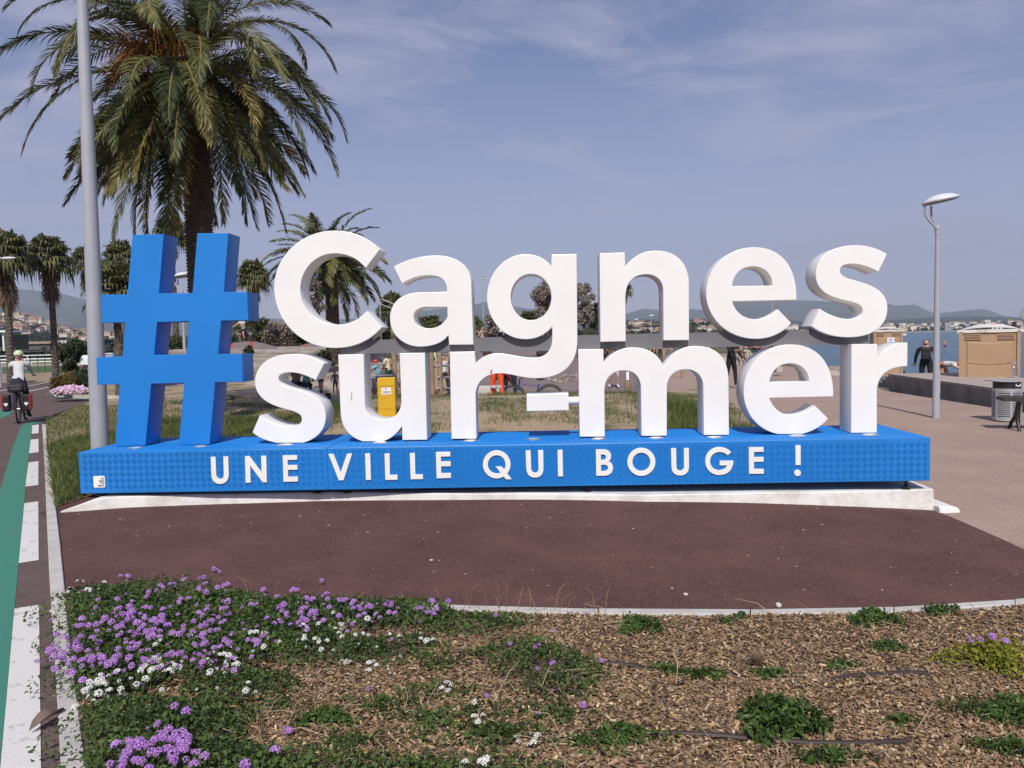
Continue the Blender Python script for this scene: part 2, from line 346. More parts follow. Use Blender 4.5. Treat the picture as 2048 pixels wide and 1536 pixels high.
# maker's plate
b = MB(); pc = onY(198.5, 963.5, -.005)
rr = .012; hw = .062
pl = [(math.cos(a)*rr+sx*(hw-rr), math.sin(a)*rr+sz*(hw-rr)) for sx, sz, a0 in ((1, 1, 0), (-1, 1, 90), (-1, -1, 180), (1, -1, 270)) for a in (R(a0), R(a0+45), R(a0+90))]
mkp = extrude([[(pc[0]+x, pc[2]+z) for x, z in pl]], 'maker_plate', -.006, -.0015, white_paint, plinth, .001)
ink = mat('dark_ink', (.03, .04, .06), rough=.6, var=.0)
for k, (tx, dx, dz) in enumerate((('au', .037, .036), ('pied', .026, .010), ('2 la', .032, -.014), ('lettre', .017, -.040))):
    me = text_mesh(tx, .030, .0006, .0006); me.transform(Matrix.Translation((pc[0]+dx, -.0072, pc[2]+dz)) @ Matrix.Rotation(R(90), 4, 'X')); me.materials.append(ink); link(me, 'lettering', mkp)
# big letters
LF, LB = .40, .73          # front and back of the letters
HASH = "T 0 420 3.0714 M 813 152 L 1006 148 L 976 512 L 1182 510 L 1212 143 L 1403 141 L 1375 503 L 1519 503 L 1525 678 L 1358 680 L 1340 885 L 1486 884 L 1492 1056 L 1322 1058 L 1287 1440 L 1098 1445 L 1130 1063 L 929 1068 L 893 1447 L 705 1452 L 735 1072 L 596 1073 L 590 905 L 752 901 L 768 691 L 624 692 L 617 520 L 783 518 Z M 965 690 L 1161 684 L 1145 888 L 947 890 Z"
LETTERS = [
 "T 540 450 5.908 M 1297 290 C 1160 140 960 65 760 65 h 47 740 v 760 1455 C 980 1455 1180 1375 1325 1207 L 1143 1015 C 1040 1130 920 1177 790 1177 h 358 760 v 760 337 C 910 337 1030 390 1130 510 Z",
 "T 770 500 7.316 M 125 243 C 300 140 520 80 740 80 C 1060 80 1262 230 1262 490 L 1293 1385 L 937 1388 L 927 1247 C 850 1350 720 1415 510 1415 h 72 1010 C 72 770 230 625 500 620 L 907 610 C 907 450 830 372 640 372 C 500 372 370 415 250 492 Z M 912 835 L 600 835 C 490 840 420 890 420 980 C 420 1080 500 1148 630 1148 C 770 1148 870 1080 915 970 Z",
 "T 890 500 5.486 M 1168 50 L 1445 43 L 1453 990 C 1453 1260 1290 1408 1000 1408 T 880 690 7.062 C 1150 470 1000 402 850 402 C 620 402 503 540 503 720 L 516 1325 L 162 1328 L 137 98 L 488 92 L 496 268 C 560 185 670 115 820 117 C 960 120 1150 182 1330 182 T 890 500 5.486 C 1110 1184 1177 1100 1177 960 L 1177 843 C 1100 930 1010 980 880 980 h 460 520 v 880 45 C 1010 45 1100 90 1168 175 Z M 945 263 h 720 515 v 945 770 h 1168 515 v 945 263 Z",
 "T 1190 490 7.315 M 66 120 L 437 108 L 442 322 C 540 170 700 82 905 82 C 1190 82 1375 270 1375 560 L 1377 1392 L 1003 1396 L 998 680 C 998 520 900 430 752 430 C 570 430 447 540 447 760 L 450 1410 L 80 1418 Z",
 "T 1390 480 6.982 M 1418 838 C 1432 350 1190 100 830 100 h 155 745 v 850 1382 C 1040 1382 1220 1310 1345 1160 L 1160 968 C 1070 1060 960 1105 845 1105 C 680 1105 565 1010 520 858 Z M 518 643 C 540 470 650 370 808 370 C 970 370 1082 480 1082 635 Z",
 "T 1590 480 7.314 M 1348 207 C 1210 120 1060 75 890 75 C 520 75 303 260 303 500 C 303 760 520 840 760 890 C 900 920 990 950 990 1040 C 990 1120 920 1155 790 1155 C 640 1155 490 1090 360 1003 L 240 1257 C 380 1370 570 1425 790 1425 C 1120 1425 1355 1270 1355 1000 C 1355 740 1130 660 880 590 C 750 555 660 530 660 445 C 660 385 720 350 830 350 C 960 350 1090 395 1220 465 Z",
 "T 490 690 7.315 M 1160 270 C 1000 170 840 132 690 132 C 350 132 145 300 145 540 C 145 770 350 880 620 945 C 750 980 830 1010 830 1085 C 830 1160 760 1190 640 1190 C 490 1190 340 1120 215 1030 L 107 1277 C 190 1360 320 1405 460 1434 L 850 1432 C 1050 1380 1182 1240 1182 1050 C 1182 800 1000 720 740 650 C 580 610 490 560 490 490 C 490 430 560 402 660 402 C 780 402 910 450 1035 515 Z",
 "T 660 690 7.314 M 118 142 L 492 132 L 512 850 C 512 1000 610 1095 765 1095 C 930 1095 1043 990 1043 820 L 1018 120 L 1388 114 L 1420 1388 L 1058 1393 L 1052 1190 C 960 1330 850 1400 740 1412 L 480 1412 C 300 1360 155 1220 152 960 Z",
 "T 1140 680 6.0235 M 98 112 L 403 110 L 405 285 C 480 160 610 90 770 90 C 940 90 1060 160 1132 325 C 1210 160 1350 72 1525 72 C 1770 72 1905 220 1910 470 L 1917 1145 L 1612 1147 L 1605 560 C 1600 430 1520 355 1395 355 C 1250 355 1168 450 1168 590 L 1167 1155 L 862 1157 L 855 580 C 850 450 780 368 650 368 C 510 368 415 460 415 620 L 420 1165 L 118 1168 Z",
 "T 1450 670 6.983 M 1513 860 C 1530 400 1290 132 930 132 h 260 785 C 260 1100 460 1330 740 1386 L 1080 1384 C 1220 1350 1350 1280 1442 1170 L 1258 988 C 1170 1080 1060 1122 945 1122 C 790 1122 670 1030 620 880 Z M 620 660 C 645 500 750 398 915 398 C 1070 398 1170 510 1175 650 Z",
 "T 1640 670 6.984 M 440 127 L 803 126 L 803 350 C 880 200 1020 105 1225 105 L 1222 437 C 960 437 797 560 797 800 L 796 1367 L 435 1370 Z",
]
spart(extrude(path(HASH, LF, 12), 'hashtag', LF, LB, sign_blue, None, .005))
for s in LETTERS: spart(extrude(path(s, LF, 16), 'letter', LF, LB, white_paint, None, .006))
spart(extrude(path("T 880 690 7.062 M 1222 700 L 1815 685 L 1820 922 L 1225 938 Z", LF), 'hyphen', LF, LB, white_paint, None, .006))
p0 = onY(1134, 801.5, LF+.15); p1 = onY(1164, 801, LF+.15)
spart(MB().tube([p0, p1], .043, 16).build('hyphen_rod', white_paint, None, 40))
# grey beam carrying the upper row
ya, yb = LF+.085, LB-.085
q = [onY(679, 681, ya), onY(1736, 657.5, ya), onY(1736.5, 688.5, ya), onY(680, 708, ya)]
b = MB(); b.add([(p[0], ya, p[2]) for p in q]+[(p[0], yb, p[2]) for p in q], [[3, 2, 1, 0], [4, 5, 6, 7], [0, 1, 5, 4], [1, 2, 6, 5], [2, 3, 7, 6], [3, 0, 4, 7]])
spart(b.build('support_beam', beam_grey))
# a grey rub mark on the u and a torn sticker on the r, as on the real sign
def mark(pts, m, nm): spart(extrude([[(lambda p: (p[0], p[2]))(onY(x, y, LF-.0008)) for x, y in pts]], nm, LF-.0016, LF-.0002, m, None, .0002))
mark([(703, 783), (704.5, 786), (704, 797), (702.5, 804), (701.8, 798), (702.4, 788)], mat('rub_mark', (.33, .32, .33), rough=.8, var=.1), 'rub_mark')
mark([(980.5, 741), (983, 738.5), (985, 740), (984, 743), (984.6, 746.5), (981, 747), (979, 746), (982, 743.5)], mat('torn_sticker', (.30, .17, .15), rough=.8, var=.4, scale=60), 'torn_sticker')
# recessed floodlights in the plinth top
prof = [(.0, .012), (.04, .011), (.058, .009), (.062, .006), (.078, .005), (.082, -.001)]
spot = None; spm = [steel, mat('lamp_glass', (.55, .57, .58), rough=.08, var=.02, spec=.8)]
for x, y in ((271, 896), (401, 893), (570.6, 889.6), (761, 885), (941.6, 881.5), (1067, 878.8), (1198, 877.6), (1312.7, 876), (1429, 874.7), (1595, 871.7), (1741.7, 869.8)):
    p = onZ(x, y, PLZ1+.002)
    if spot is None:
        bb = MB().lathe(prof, 24); me = bb.mesh('floodlight'); [me.materials.append(k) for k in spm]
        for k, pg in enumerate(me.polygons): pg.material_index = 1 if k < 48 else 0
        me.polygons.foreach_set('use_smooth', np.ones(len(me.polygons), bool)); spot = me
    o = link(spot, 'floodlight'); o.location = p; spart(o)
# levelling feet
black_metal = mat('black_metal', (.02, .02, .022), rough=.5, var=.1)
for x in (-4.25, seamx-.15, seamx+.17, .95, 4.2):
    for Y in (.09, PLD-.12):
        zt = PLZ0; zb = PLZ0-.04-.057*sstep(-4.4, 4.4, x)
        b = MB(); b.lathe([(0, zb+.004), (.045, zb+.004), (.045, zb+.014), (.016, zb+.02), (.013, zt), (0, zt)], 12, (x, Y, 0)); b.lathe([(.0, zb+.03), (.026, zb+.03), (.026, zb+.045), (0, zb+.045)], 6, (x, Y, 0))
        spart(b.build('levelling_foot', black_metal))
# white concrete footing
conc_white = mat('whitewashed_concrete', (.46, .42, .38), rough=.9, scale=3.5, bump=.35, bscale=22, col2=(.70, .68, .66), thr=(.25, .55))
b = MB(); n = 60; FB = np.array([onG(x, y) for x, y in ((118, 1027), (250, 1017), (430, 1010), (630, 1004), (1000, 1001), (1300, 1005), (1640, 1012), (1865, 1022))]); xs = np.linspace(FB[0][0], 4.46, n)
ztop = PLZ0-.04-.057*sstep(-4.4, 4.4, xs)+.003*np.sin(xs*5)*np.cos(xs*2.3)
yf = np.interp(xs, FB[:, 0], FB[:, 1])+.006*np.sin(xs*3.1)+.03; ztop = np.maximum(ztop*sstep(FB[0][0]-.02, FB[0][0]+.35, xs)+.02*(1-sstep(FB[0][0]-.02, FB[0][0]+.35, xs)), zg(xs, 0)+.012)
print('FOOT', np.round(FB, 2).tolist())
for Y0, Y1 in ((None, PLD+.25),):
    V = np.concatenate([np.column_stack([xs, yf-.035, np.full(n, -.5)]), np.column_stack([xs, yf, ztop-.012]), np.column_stack([xs, yf+.014, ztop]), np.column_stack([xs, np.full(n, Y1), ztop]), np.column_stack([xs, np.full(n, Y1), np.full(n, -.5)])])
    qd = [[r*n+i, r*n+i+1, (r+1)*n+i+1, (r+1)*n+i] for r in range(4) for i in range(n-1)]
    b.add(V, [np.array(qd), np.array([0, n, 2*n, 3*n, 4*n]), np.array([4*n, 3*n, 2*n, n, 0])+n-1])
foot = b.build('concrete_footing', conc_white, None, 30); tag(foot, 'white painted concrete footing under the blue sign plinth', 'footing')
# low haunch at the right end
zz = float(zg(4.6, 0)); V = [(4.455, -.10, zz-.1), (4.74, -.06, zz-.1), (4.74, .5, zz-.1), (4.455, .9, zz-.1), (4.455, -.075, zz+.085), (4.66, -.05, zz+.06), (4.66, .42, zz+.05), (4.455, .8, zz+.06)]
o = MB().add(V, [[0, 1, 5, 4], [1, 2, 6, 5], [2, 3, 7, 6], [4, 5, 6, 7], [3, 0, 4, 7]]).build('haunch', conc_white, foot); md = o.modifiers.new('b', 'BEVEL'); md.width = .02; md.segments = 3
# ================================================================ ground and paving
def hdir(u): # horizontal direction of photo column u, unit depth
    d = AW + AR*((u-1024)/F); return np.array([d[0], d[1]])
def polar(u, D): return CAM[:2] + hdir(u)*D
def ud(X, Y):
    """photo column and camera depth of a ground point"""
    dx, dy = X-CAM[0], Y-CAM[1]; w = AW[:2]/np.linalg.norm(AW[:2]); r = np.array([w[1], -w[0]])
    dep = dx*w[0]+dy*w[1]; return 1024+F*(dx*r[0]+dy*r[1])/np.maximum(dep, .1), dep
_rn = np.random.default_rng(5); _G = _rn.random((64, 64))
def vnoise(x, y):
    x = np.asarray(x, float); y = np.asarray(y, float); xi = np.floor(x).astype(int); yi = np.floor(y).astype(int); fx = x-xi; fy = y-yi
    fx = fx*fx*(3-2*fx); fy = fy*fy*(3-2*fy); g = lambda a, b: _G[a % 64, b % 64]
    return (g(xi, yi)*(1-fx)+g(xi+1, yi)*fx)*(1-fy)+(g(xi, yi+1)*(1-fx)+g(xi+1, yi+1)*fx)*fy
def fbm(x, y, o=4):
    s = 0; a = .5
    for k in range(o): s = s+a*vnoise(x*2**k+17*k, y*2**k+31*k); a *= .5
    return s/(1-.5**o)
def inpoly(X, Y, P):
    X = np.asarray(X); Y = np.asarray(Y); c = np.zeros(X.shape, bool); n = len(P)
    for i in range(n):
        x0, y0 = P[i][:2]; x1, y1 = P[(i+1) % n][:2]
        c ^= ((y0 > Y) != (y1 > Y)) & (X < (x1-x0)*(Y-y0)/((y1-y0) if y1 != y0 else 1e-9)+x0)
    return c
def sheet(name, poly, zfn, m, step=None, kind='structure', parent=None):
    """flat (or gently warped) sheet filling a polygon; step>0 subdivides it by bisecting planes"""
    bm = bmesh.new(); vs = [bm.verts.new((p[0], p[1], 0)) for p in poly]; bm.faces.new(vs)
    if step:
        P = np.array([[p[0], p[1]] for p in poly])
        for ax in (0, 1):
            for c in np.arange(P[:, ax].min()+step, P[:, ax].max(), step):
                no = (1, 0, 0) if ax == 0 else (0, 1, 0); co = (c, 0, 0) if ax == 0 else (0, c, 0)
                bmesh.ops.bisect_plane(bm, geom=bm.verts[:]+bm.edges[:]+bm.faces[:], plane_co=co, plane_no=no)
    bmesh.ops.triangulate(bm, faces=[f for f in bm.faces if len(f.verts) > 4])
    bmesh.ops.recalc_face_normals(bm, faces=bm.faces)
    for v in bm.verts: v.co.z = zfn(v.co.x, v.co.y)
    if sum(f.normal.z for f in bm.faces) < 0: bmesh.ops.reverse_faces(bm, faces=bm.faces)
    me = bpy.data.meshes.new(name); bm.to_mesh(me); bm.free(); me.materials.append(m); o = link(me, name, parent)
    if kind: o['kind'] = kind
    return o
def asphalt_mat(name, col, col2, speck, sscale=260, rough=.92, big=.9):
    m = bpy.data.materials.new(name); m.use_nodes = True; t = m.node_tree; n = t.nodes; l = t.links.new; bs = n['Principled BSDF']
    bs.inputs['Roughness'].default_value = rough; bs.inputs['Specular IOR Level'].default_value = .3
    g = n.new('ShaderNodeNewGeometry')
    def noise(sc, det=4, ro=.6):
        z = n.new('ShaderNodeTexNoise'); z.inputs['Scale'].default_value = sc; z.inputs['Detail'].default_value = det; z.inputs['Roughness'].default_value = ro; l(g.outputs['Position'], z.inputs['Vector']); return z.outputs['Fac']
    r1 = n.new('ShaderNodeValToRGB'); r1.color_ramp.elements[0].position = .32; r1.color_ramp.elements[1].position = .68
    r1.color_ramp.elements[0].color = tuple(col)+(1,); r1.color_ramp.elements[1].color = tuple(col2)+(1,); l(noise(big, 7, .65), r1.inputs[0])
    v = n.new('ShaderNodeTexVoronoi'); v.inputs['Scale'].default_value = sscale; l(g.outputs['Position'], v.inputs['Vector'])
    r2 = n.new('ShaderNodeValToRGB'); r2.color_ramp.interpolation = 'LINEAR'; r2.color_ramp.elements[0].position = .55; r2.color_ramp.elements[1].position = 1.0
    sep = n.new('ShaderNodeSeparateColor'); l(v.outputs['Color'], sep.inputs[0]); l(sep.outputs[0], r2.inputs[0])
    r2.color_ramp.elements[0].color = (0, 0, 0, 1); r2.color_ramp.elements[1].color = (1, 1, 1, 1)
    mx = n.new('ShaderNodeMix'); mx.data_type = 'RGBA'; mx.inputs[7].default_value = tuple(speck)+(1,); l(r1.outputs[0], mx.inputs[6])
    mm = n.new('ShaderNodeMath'); mm.operation = 'MULTIPLY'; mm.inputs[1].default_value = .6; l(r2.outputs[0], mm.inputs[0]); l(mm.outputs[0], mx.inputs[0])
    l(mx.outputs[2], bs.inputs['Base Color'])
    bp = n.new('ShaderNodeBump'); bp.inputs['Strength'].default_value = .5; bp.inputs['Distance'].default_value = .006; l(v.outputs['Distance'], bp.inputs['Height']); l(bp.outputs[0], bs.inputs['Normal'])
    return m
red_asphalt = asphalt_mat('red_asphalt', (.058, .026, .023), (.108, .050, .043), (.155, .09, .08), 90, big=1.2)
path_asphalt = asphalt_mat('path_asphalt', (.080, .054, .052), (.115, .080, .076), (.17, .13, .12), 80, big=2)
prom_asphalt = asphalt_mat('promenade_asphalt', (.255, .178, .148), (.335, .242, .20), (.42, .33, .28), 55, big=.7)
track_asphalt = asphalt_mat('track_asphalt', (.15, .115, .115), (.20, .16, .155), (.26, .2, .2), 60, big=.4)
kerb_conc = mat('kerb_concrete', (.44, .42, .40), rough=.9, var=.18, scale=5, bump=.3, bscale=60)
dirt = mat('dry_dirt', (.24, .175, .12), rough=1, scale=2.0, bump=.6, bscale=14, col2=(.36, .28, .20))
sand = mat('beach_pebbles', (.34, .30, .25), rough=1, scale=3, bump=.6, bscale=8, var=.2)

# kerb edges traced on the paving
KL = [(84.3, 850.5), (86.2, 881), (88.6, 920.7), (91.4, 984), (93.7, 1042.6), (96, 1089), (98.4, 1148), (101, 1193), (107.6, 1293), (115.8, 1408), (121.3, 1536), (130, 1760)]
KR = [(91.9, 850.5), (94, 881), (99, 920.7), (108, 984), (115, 1042.6), (120.7, 1089), (126.5, 1148), (131, 1193), (142, 1293), (154, 1408), (174, 1536), (205, 1760)]
kl = np.array([onG(*p) for p in KL]); kr = np.array([onG(*p) for p in KR])
kr[:, :] = kr  # right edges
FK = [(128, 1186), (300, 1196), (520, 1207), (700, 1212), (870, 1214), (1120, 1222), (1400, 1226), (1700, 1223), (1900, 1216), (2048, 1203), (2200, 1186), (2400, 1160)]
fk = np.array([onG(*p) for p in FK])
# big land sheet, left of and beyond the shoreline; the sea lies lower on the right
shore = [(13.0, -60), (13.0, 6), (13.6, 13), (15.5, 24), (17.5, 34), (21, 55), (30, 110), (60, 260), (110, 520), (260, 950), (700, 1300), (1500, 1500), (4200, 1700)]
land_poly = [(-9000, -60)]+[shore[0]]+shore[1:]+[(9000, 1800), (9000, 9500), (-9000, 9500)]
land_mat = mat('land', (.055, .065, .030), rough=1, scale=.02, col2=(.13, .11, .06), detail=8)
sheet('ground', land_poly, lambda x, y: -.62, land_mat)
sheet('near_ground', [(-60, -40), (10.6, -40), (10.6, 6), tuple(polar(1730, 26)), tuple(polar(1640, 34)), tuple(polar(1500, 60)), tuple(polar(1200, 80)), tuple(polar(480, 62)), tuple(polar(300, 29)), tuple(polar(-500, 29))], lambda x, y: -.38, dirt)
# beach strip behind the platform and land skirt are part of the same level; the sea
sea_m = bpy.data.materials.new('sea_water'); sea_m.use_nodes = True; t = sea_m.node_tree; n = t.nodes; l = t.links.new; bs = n['Principled BSDF']
bs.inputs['Base Color'].default_value = (.028, .085, .13, 1); bs.inputs['Roughness'].default_value = .22; bs.inputs['IOR'].default_value = 1.33
g = n.new('ShaderNodeNewGeometry'); mpn = n.new('ShaderNodeMapping'); mpn.inputs['Scale'].default_value = (.5, 1.6, 1); l(g.outputs['Position'], mpn.inputs[0])
z1 = n.new('ShaderNodeTexNoise'); z1.inputs['Scale'].default_value = .9; z1.inputs['Detail'].default_value = 8; l(mpn.outputs[0], z1.inputs['Vector'])
bp = n.new('ShaderNodeBump'); bp.inputs['Strength'].default_value = .9; bp.inputs['Distance'].default_value = .5; l(z1.outputs['Fac'], bp.inputs['Height']); l(bp.outputs[0], bs.inputs['Normal'])
z2 = n.new('ShaderNodeTexNoise'); z2.inputs['Scale'].default_value = .03; z2.inputs['Detail'].default_value = 4; l(mpn.outputs[0], z2.inputs['Vector'])
rr2 = n.new('ShaderNodeValToRGB'); rr2.color_ramp.elements[0].color = (.022, .075, .12, 1); rr2.color_ramp.elements[1].color = (.042, .11, .16, 1); rr2.color_ramp.elements[0].position = .35; rr2.color_ramp.elements[1].position = .65
l(z2.outputs['Fac'], rr2.inputs[0]); l(rr2.outputs[0], bs.inputs['Base Color'])
sheet('sea', [(-60, -60), (9000, -60), (9000, 2600), (-60, 2600)], lambda x, y: -1.5, sea_m)
# skirt: sloping shore down to the water
b = MB(); sh = np.array(shore); n_ = len(sh); off = np.column_stack([sh[:, 0]+1.6+.01*sh[:, 1].clip(0), sh[:, 1]-.004*sh[:, 1].clip(0)])
b.add(np.concatenate([np.column_stack([sh, np.full(n_, -.62)]), np.column_stack([off, np.full(n_, -1.7)])]), np.array([[i+1, i, n_+i, n_+i+1] for i in range(n_-1)]))
struct(b.build('shore_slope', sand))
# paving
edge_pr = [onG(1600, 1000), onG(1530, 875), onG(1455, 798), onG(1395, 777)]     # grass bank | promenade
slabR = np.array([4.46, -.12]); seamA = onG(1903, 1027); seamB = onG(1962, 1060); seamC = onG(2048, 1099); seamD = onG(2200, 1150)
fc = [kr[5][:2]*0+kr[4][:2]]+[(-4.75, -.17)]+[(-4.7, .6), (4.6, .6)]+[seamA[:2], seamB[:2], seamC[:2], seamD[:2]]+[fk[11][:2], fk[10][:2]]+[p[:2] for p in fk[9::-1]]+[kr[7][:2], kr[6][:2], kr[5][:2]]
sheet('forecourt', [tuple(p) for p in fc], lambda x, y: float(zg(x, y))+.004, red_asphalt, .4)
pr = [(4.42, -9), (4.42, .3), (4.42, 1.6), tuple(edge_pr[1][:2]), tuple(edge_pr[2][:2]), tuple(edge_pr[3][:2])]
far_l = polar(1329, 21.3); far_l2 = polar(1329, 75)
pr += [tuple(far_l), tuple(far_l2), tuple(polar(1505, 75)), tuple(polar(1545, 46)), tuple(polar(1680, 36)), tuple(polar(1772, 24)), (10.9, 4), (12.5, -9)]
sheet('promenade', pr, lambda x, y: float(zg(x, y))-.001, prom_asphalt, 1.5)
cp = [tuple(p[:2]) for p in kl[::-1]]+[tuple(onG(110, 828)[:2]), tuple(onG(180, 806)[:2]), tuple(onG(260, 790)[:2]), tuple(onG(300, 770)[:2]), tuple(onG(120, 768)[:2]), tuple(onG(-60, 778)[:2]), tuple(onG(-700, 800)[:2]), (-14, -4), (-9, -9)]
sheet('cycle_path', cp, lambda x, y: 0.0, path_asphalt)
green_paint = mat('green_road_paint', (.038, .195, .135), rough=.8, scale=3.0, col2=(.075, .135, .11), thr=(.5, .8), detail=10, bump=.3, bscale=150)
white_road = mat('white_road_paint', (.26, .23, .22), rough=.8, scale=7, col2=(.60, .585, .57), bump=.3, bscale=120, thr=(.30, .42), detail=10)
def strip(name, A, B, z, m):
    b = MB(); n = len(A); V = np.concatenate([np.array([onZ(*p, z) for p in A]), np.array([onZ(*p, z) for p in B])])
    b.add(V, np.array([[i, i+1, n+i+1, n+i] for i in range(n-1)])); o = b.build(name, m)
    if o.data.polygons[0].normal.z < 0: o.data.flip_normals()
    return struct(o)
gR = [(84, 845), (66, 849), (62, 866), (58, 907), (51, 973), (49, 1004), (44, 1060), (37.5, 1126), (36, 1140), (29, 1217), (12, 1400), (0, 1536), (-26, 1800)]
gL = [(80, 842), (46, 848), (39.8, 858), (24, 900), (0, 981), (-20, 1040), (-45, 1110), (-75, 1190), (-85, 1220), (-110, 1290), (-185, 1460), (-230, 1560), (-350, 1800)]
strip('green_stripe', gL, gR, .004, green_paint)
def c6(x, y): return (x/4.268, 820+y/4.268)
def c8(x, y): return (x/2.695, 1100+y/2.695)
for q in ([c6(275, 130), c6(330, 123), c6(330, 198), c6(270, 203)], [c6(262, 252), c6(328, 246), c6(330, 360), c6(248, 370)], [c6(243, 447), c6(327, 437), c6(327, 640), c6(216, 653)],
          [c6(208, 795), c6(326, 780), c6(330, 1280), c6(160, 1307)], [c8(78, 315), c8(210, 295), c8(222, 1175), c8(0, 1175)]):
    if q[2][1] > 1500: q[2] = (84, 1700); q[3] = (-14, 1700)
    b = MB(); b.add([onZ(*p, .005) for p in q], [[0, 3, 2, 1]]); o = b.build('painted_dash', white_road)
    if o.data.polygons[0].normal.z < 0: o.data.flip_normals()
    struct(o)
# kerb stones: left kerb along the cycle path and the curved front kerb, stone by stone
def resample(P, step):
    P = np.asarray(P); d = np.concatenate([[0], np.cumsum(np.linalg.norm(np.diff(P, axis=0), axis=1))]); n = max(2, int(round(d[-1]/step))+1)
    s = np.linspace(0, d[-1], n); return np.column_stack([np.interp(s, d, P[:, k]) for k in range(P.shape[1])])
def kerb(name, A, B, h, label_struct=True):
    root = empty(name, tuple(A[0])); root['kind'] = 'structure'
    n = len(A)
    for i in range(n-1):
        a0, a1, b0, b1 = A[i].copy(), A[i+1].copy(), B[i].copy(), B[i+1].copy(); g = .004/max(.05, np.linalg.norm(a1-a0))
        a0, a1, b0, b1 = a0+(a1-a0)*g, a1+(a0-a1)*g, b0+(b1-b0)*g, b1+(b0-b1)*g
        dz = h+rng.uniform(-.004, .004); V = []
        for z in (-.15, dz-.008, dz):
            for p, q in ((a0, b0), (a1, b1), (b1, a1), (b0, a0)):
                e = .008 if z == dz else 0; dirv = (q-p)/np.linalg.norm(q-p); V.append(p+dirv*e+np.array([0, 0, z]))
        b = MB(); f = [[8, 9, 10, 11]]
        for r in (0, 4):
            for k in range(4): f.append([r+k, r+(k+1) % 4, r+4+(k+1) % 4, r+4+k])
        o = MB().add(V, f).build('kerb_stone', kerb_conc, root, 0, None); o.matrix_parent_inverse = Matrix.Translation(-Vector(A[0]))
        bm = bmesh.new(); bm.from_mesh(o.data); bmesh.ops.recalc_face_normals(bm, faces=bm.faces); bm.to_mesh(o.data); bm.free()
    return root
# left kerb resampled pairwise
def pair_resample(A, B, step):
    d = np.concatenate([[0], np.cumsum(np.linalg.norm(np.diff(A, axis=0), axis=1))]); n = int(d[-1]/step)+1; s = np.linspace(0, d[-1], n+1)
    f = lambda P: np.column_stack([np.interp(s, d, P[:, k]) for k in range(3)]); return f(A), f(B)
A_, B_ = pair_resample(kl, kr, 1.0); kerb('left_kerb', A_, B_, .028)
fk_near = np.array([onG(x, y+max(6, 11-.002*abs(x-1100))) for x, y in FK]); A_, B_ = pair_resample(fk_near, fk, 1.0); kerb('front_kerb', A_, B_, .022)
# loose stones and chips on the red asphalt
stone_m = mat('pale_stone', (.55, .50, .45), rough=.9, var=.15, scale=30, bump=.3, bscale=80)
def pebble(name, px, py, s, lab, m=stone_m, flat=.6):
    p = onG(px, py); me = bpy.data.meshes.new(name); bm = bmesh.new(); bmesh.ops.create_icosphere(bm, subdivisions=2, radius=s)
    for v in bm.verts: v.co *= 1+.35*(vnoise(v.co.x/s*1.3+px, v.co.y/s*1.3+v.co.z/s)-.5); v.co.z = v.co.z*flat+s*flat*.8
    bm.to_mesh(me); bm.free(); me.materials.append(m)
    for pg in me.polygons: pg.use_smooth = True
    o = link(me, name, None, (p[0], p[1], p[2]+.004)); return tag(o, lab, 'stone')
pebble('pebble', 1371.5, 1192, .016, 'small round white pebble on the red asphalt near the front kerb')
pebble('stone', 1557, 1216, .02, 'pointed pale stone on the red asphalt at the front kerb', flat=.9)
pebble('pebble', 863, 1122, .014, 'flat whitish chip lying alone on the left of the red asphalt', flat=.35)

# crumbs and splinters blown over the asphalt
Xc = rng.uniform(-5.2, 5.0, 900); Yc = rng.uniform(-4.2, -.15, 900); kc = inpoly(Xc, Yc, [tuple(p) for p in fc]) & (rng.random(900) < .32*np.exp(-np.minimum(Yc+4.2, -Yc)*.5)); Xc, Yc = Xc[kc], Yc[kc]; b = MB()
for x_, y_ in zip(Xc, Yc): s_ = rng.uniform(.003, .010); b.box((x_, y_, float(zg(x_, y_))+.006), (s_*rng.uniform(1, 3), s_, .004), rng.uniform(0, 3.1))
tag(b.build('blown_crumbs', leafmat('crumbs', (.22, .16, .11), (.55, .48, .40), 5, .0, .9)), 'tiny pale crumbs and splinters blown over the red asphalt', 'litter', kind='stuff')
# ================================================================ grass bank behind the sign, verge on the left
def bank_z(X, Y):
    u, D = ud(X, Y); base = np.where(D < 30, 0, 0)+.03*(fbm(X*1.3, Y*1.3)-.5)*sstep(8.5, 11, D)
    crest = .46*np.exp(-((D-16.6)/3.0)**2)*sstep(560, 760, u)*(1-sstep(1240, 1420, u))
    dip = -.34*sstep(18.5, 21.5, D)*sstep(620, 780, u)*(1-sstep(1150, 1330, u))
    rise_l = .30*sstep(17, 27, D)*(1-sstep(480, 640, u))*sstep(230, 330, u)
    return base+crest+dip+rise_l+zg(X, Y)*sstep(1200, 1500, u)+.012
vfar = [onG(70, 900), onG(84, 850), onG(95, 838), onG(130, 824), onG(180, 804), onG(230, 791), onG(300, 778)]
vp = [tuple(kr[4][:2]+np.array([-.03, 0])), tuple(kr[3][:2]), tuple(kr[2][:2]), tuple(kr[1][:2]), tuple(kr[0][:2])]+[tuple(p[:2]) for p in vfar[2:]]+[tuple(polar(480, 28)), tuple(polar(560, 26)), tuple(polar(640, 23.5)), tuple(polar(800, 22)), tuple(polar(1150, 22)), tuple(polar(1280, 21.5)), tuple(edge_pr[3][:2]), tuple(edge_pr[2][:2]), tuple(edge_pr[1][:2]), (4.42, 1.4), (-4.7, 1.4), (-4.72, .1)]
soil_grass = mat('grassy_soil', (.10, .095, .038), rough=1, scale=1.1, bump=.6, bscale=12, col2=(.30, .225, .15), thr=(.36, .52), detail=9)
bank = sheet('grass_bank', vp, lambda x, y: float(bank_z(np.float64(x), np.float64(y))), soil_grass, .45)
VP = np.array(vp)
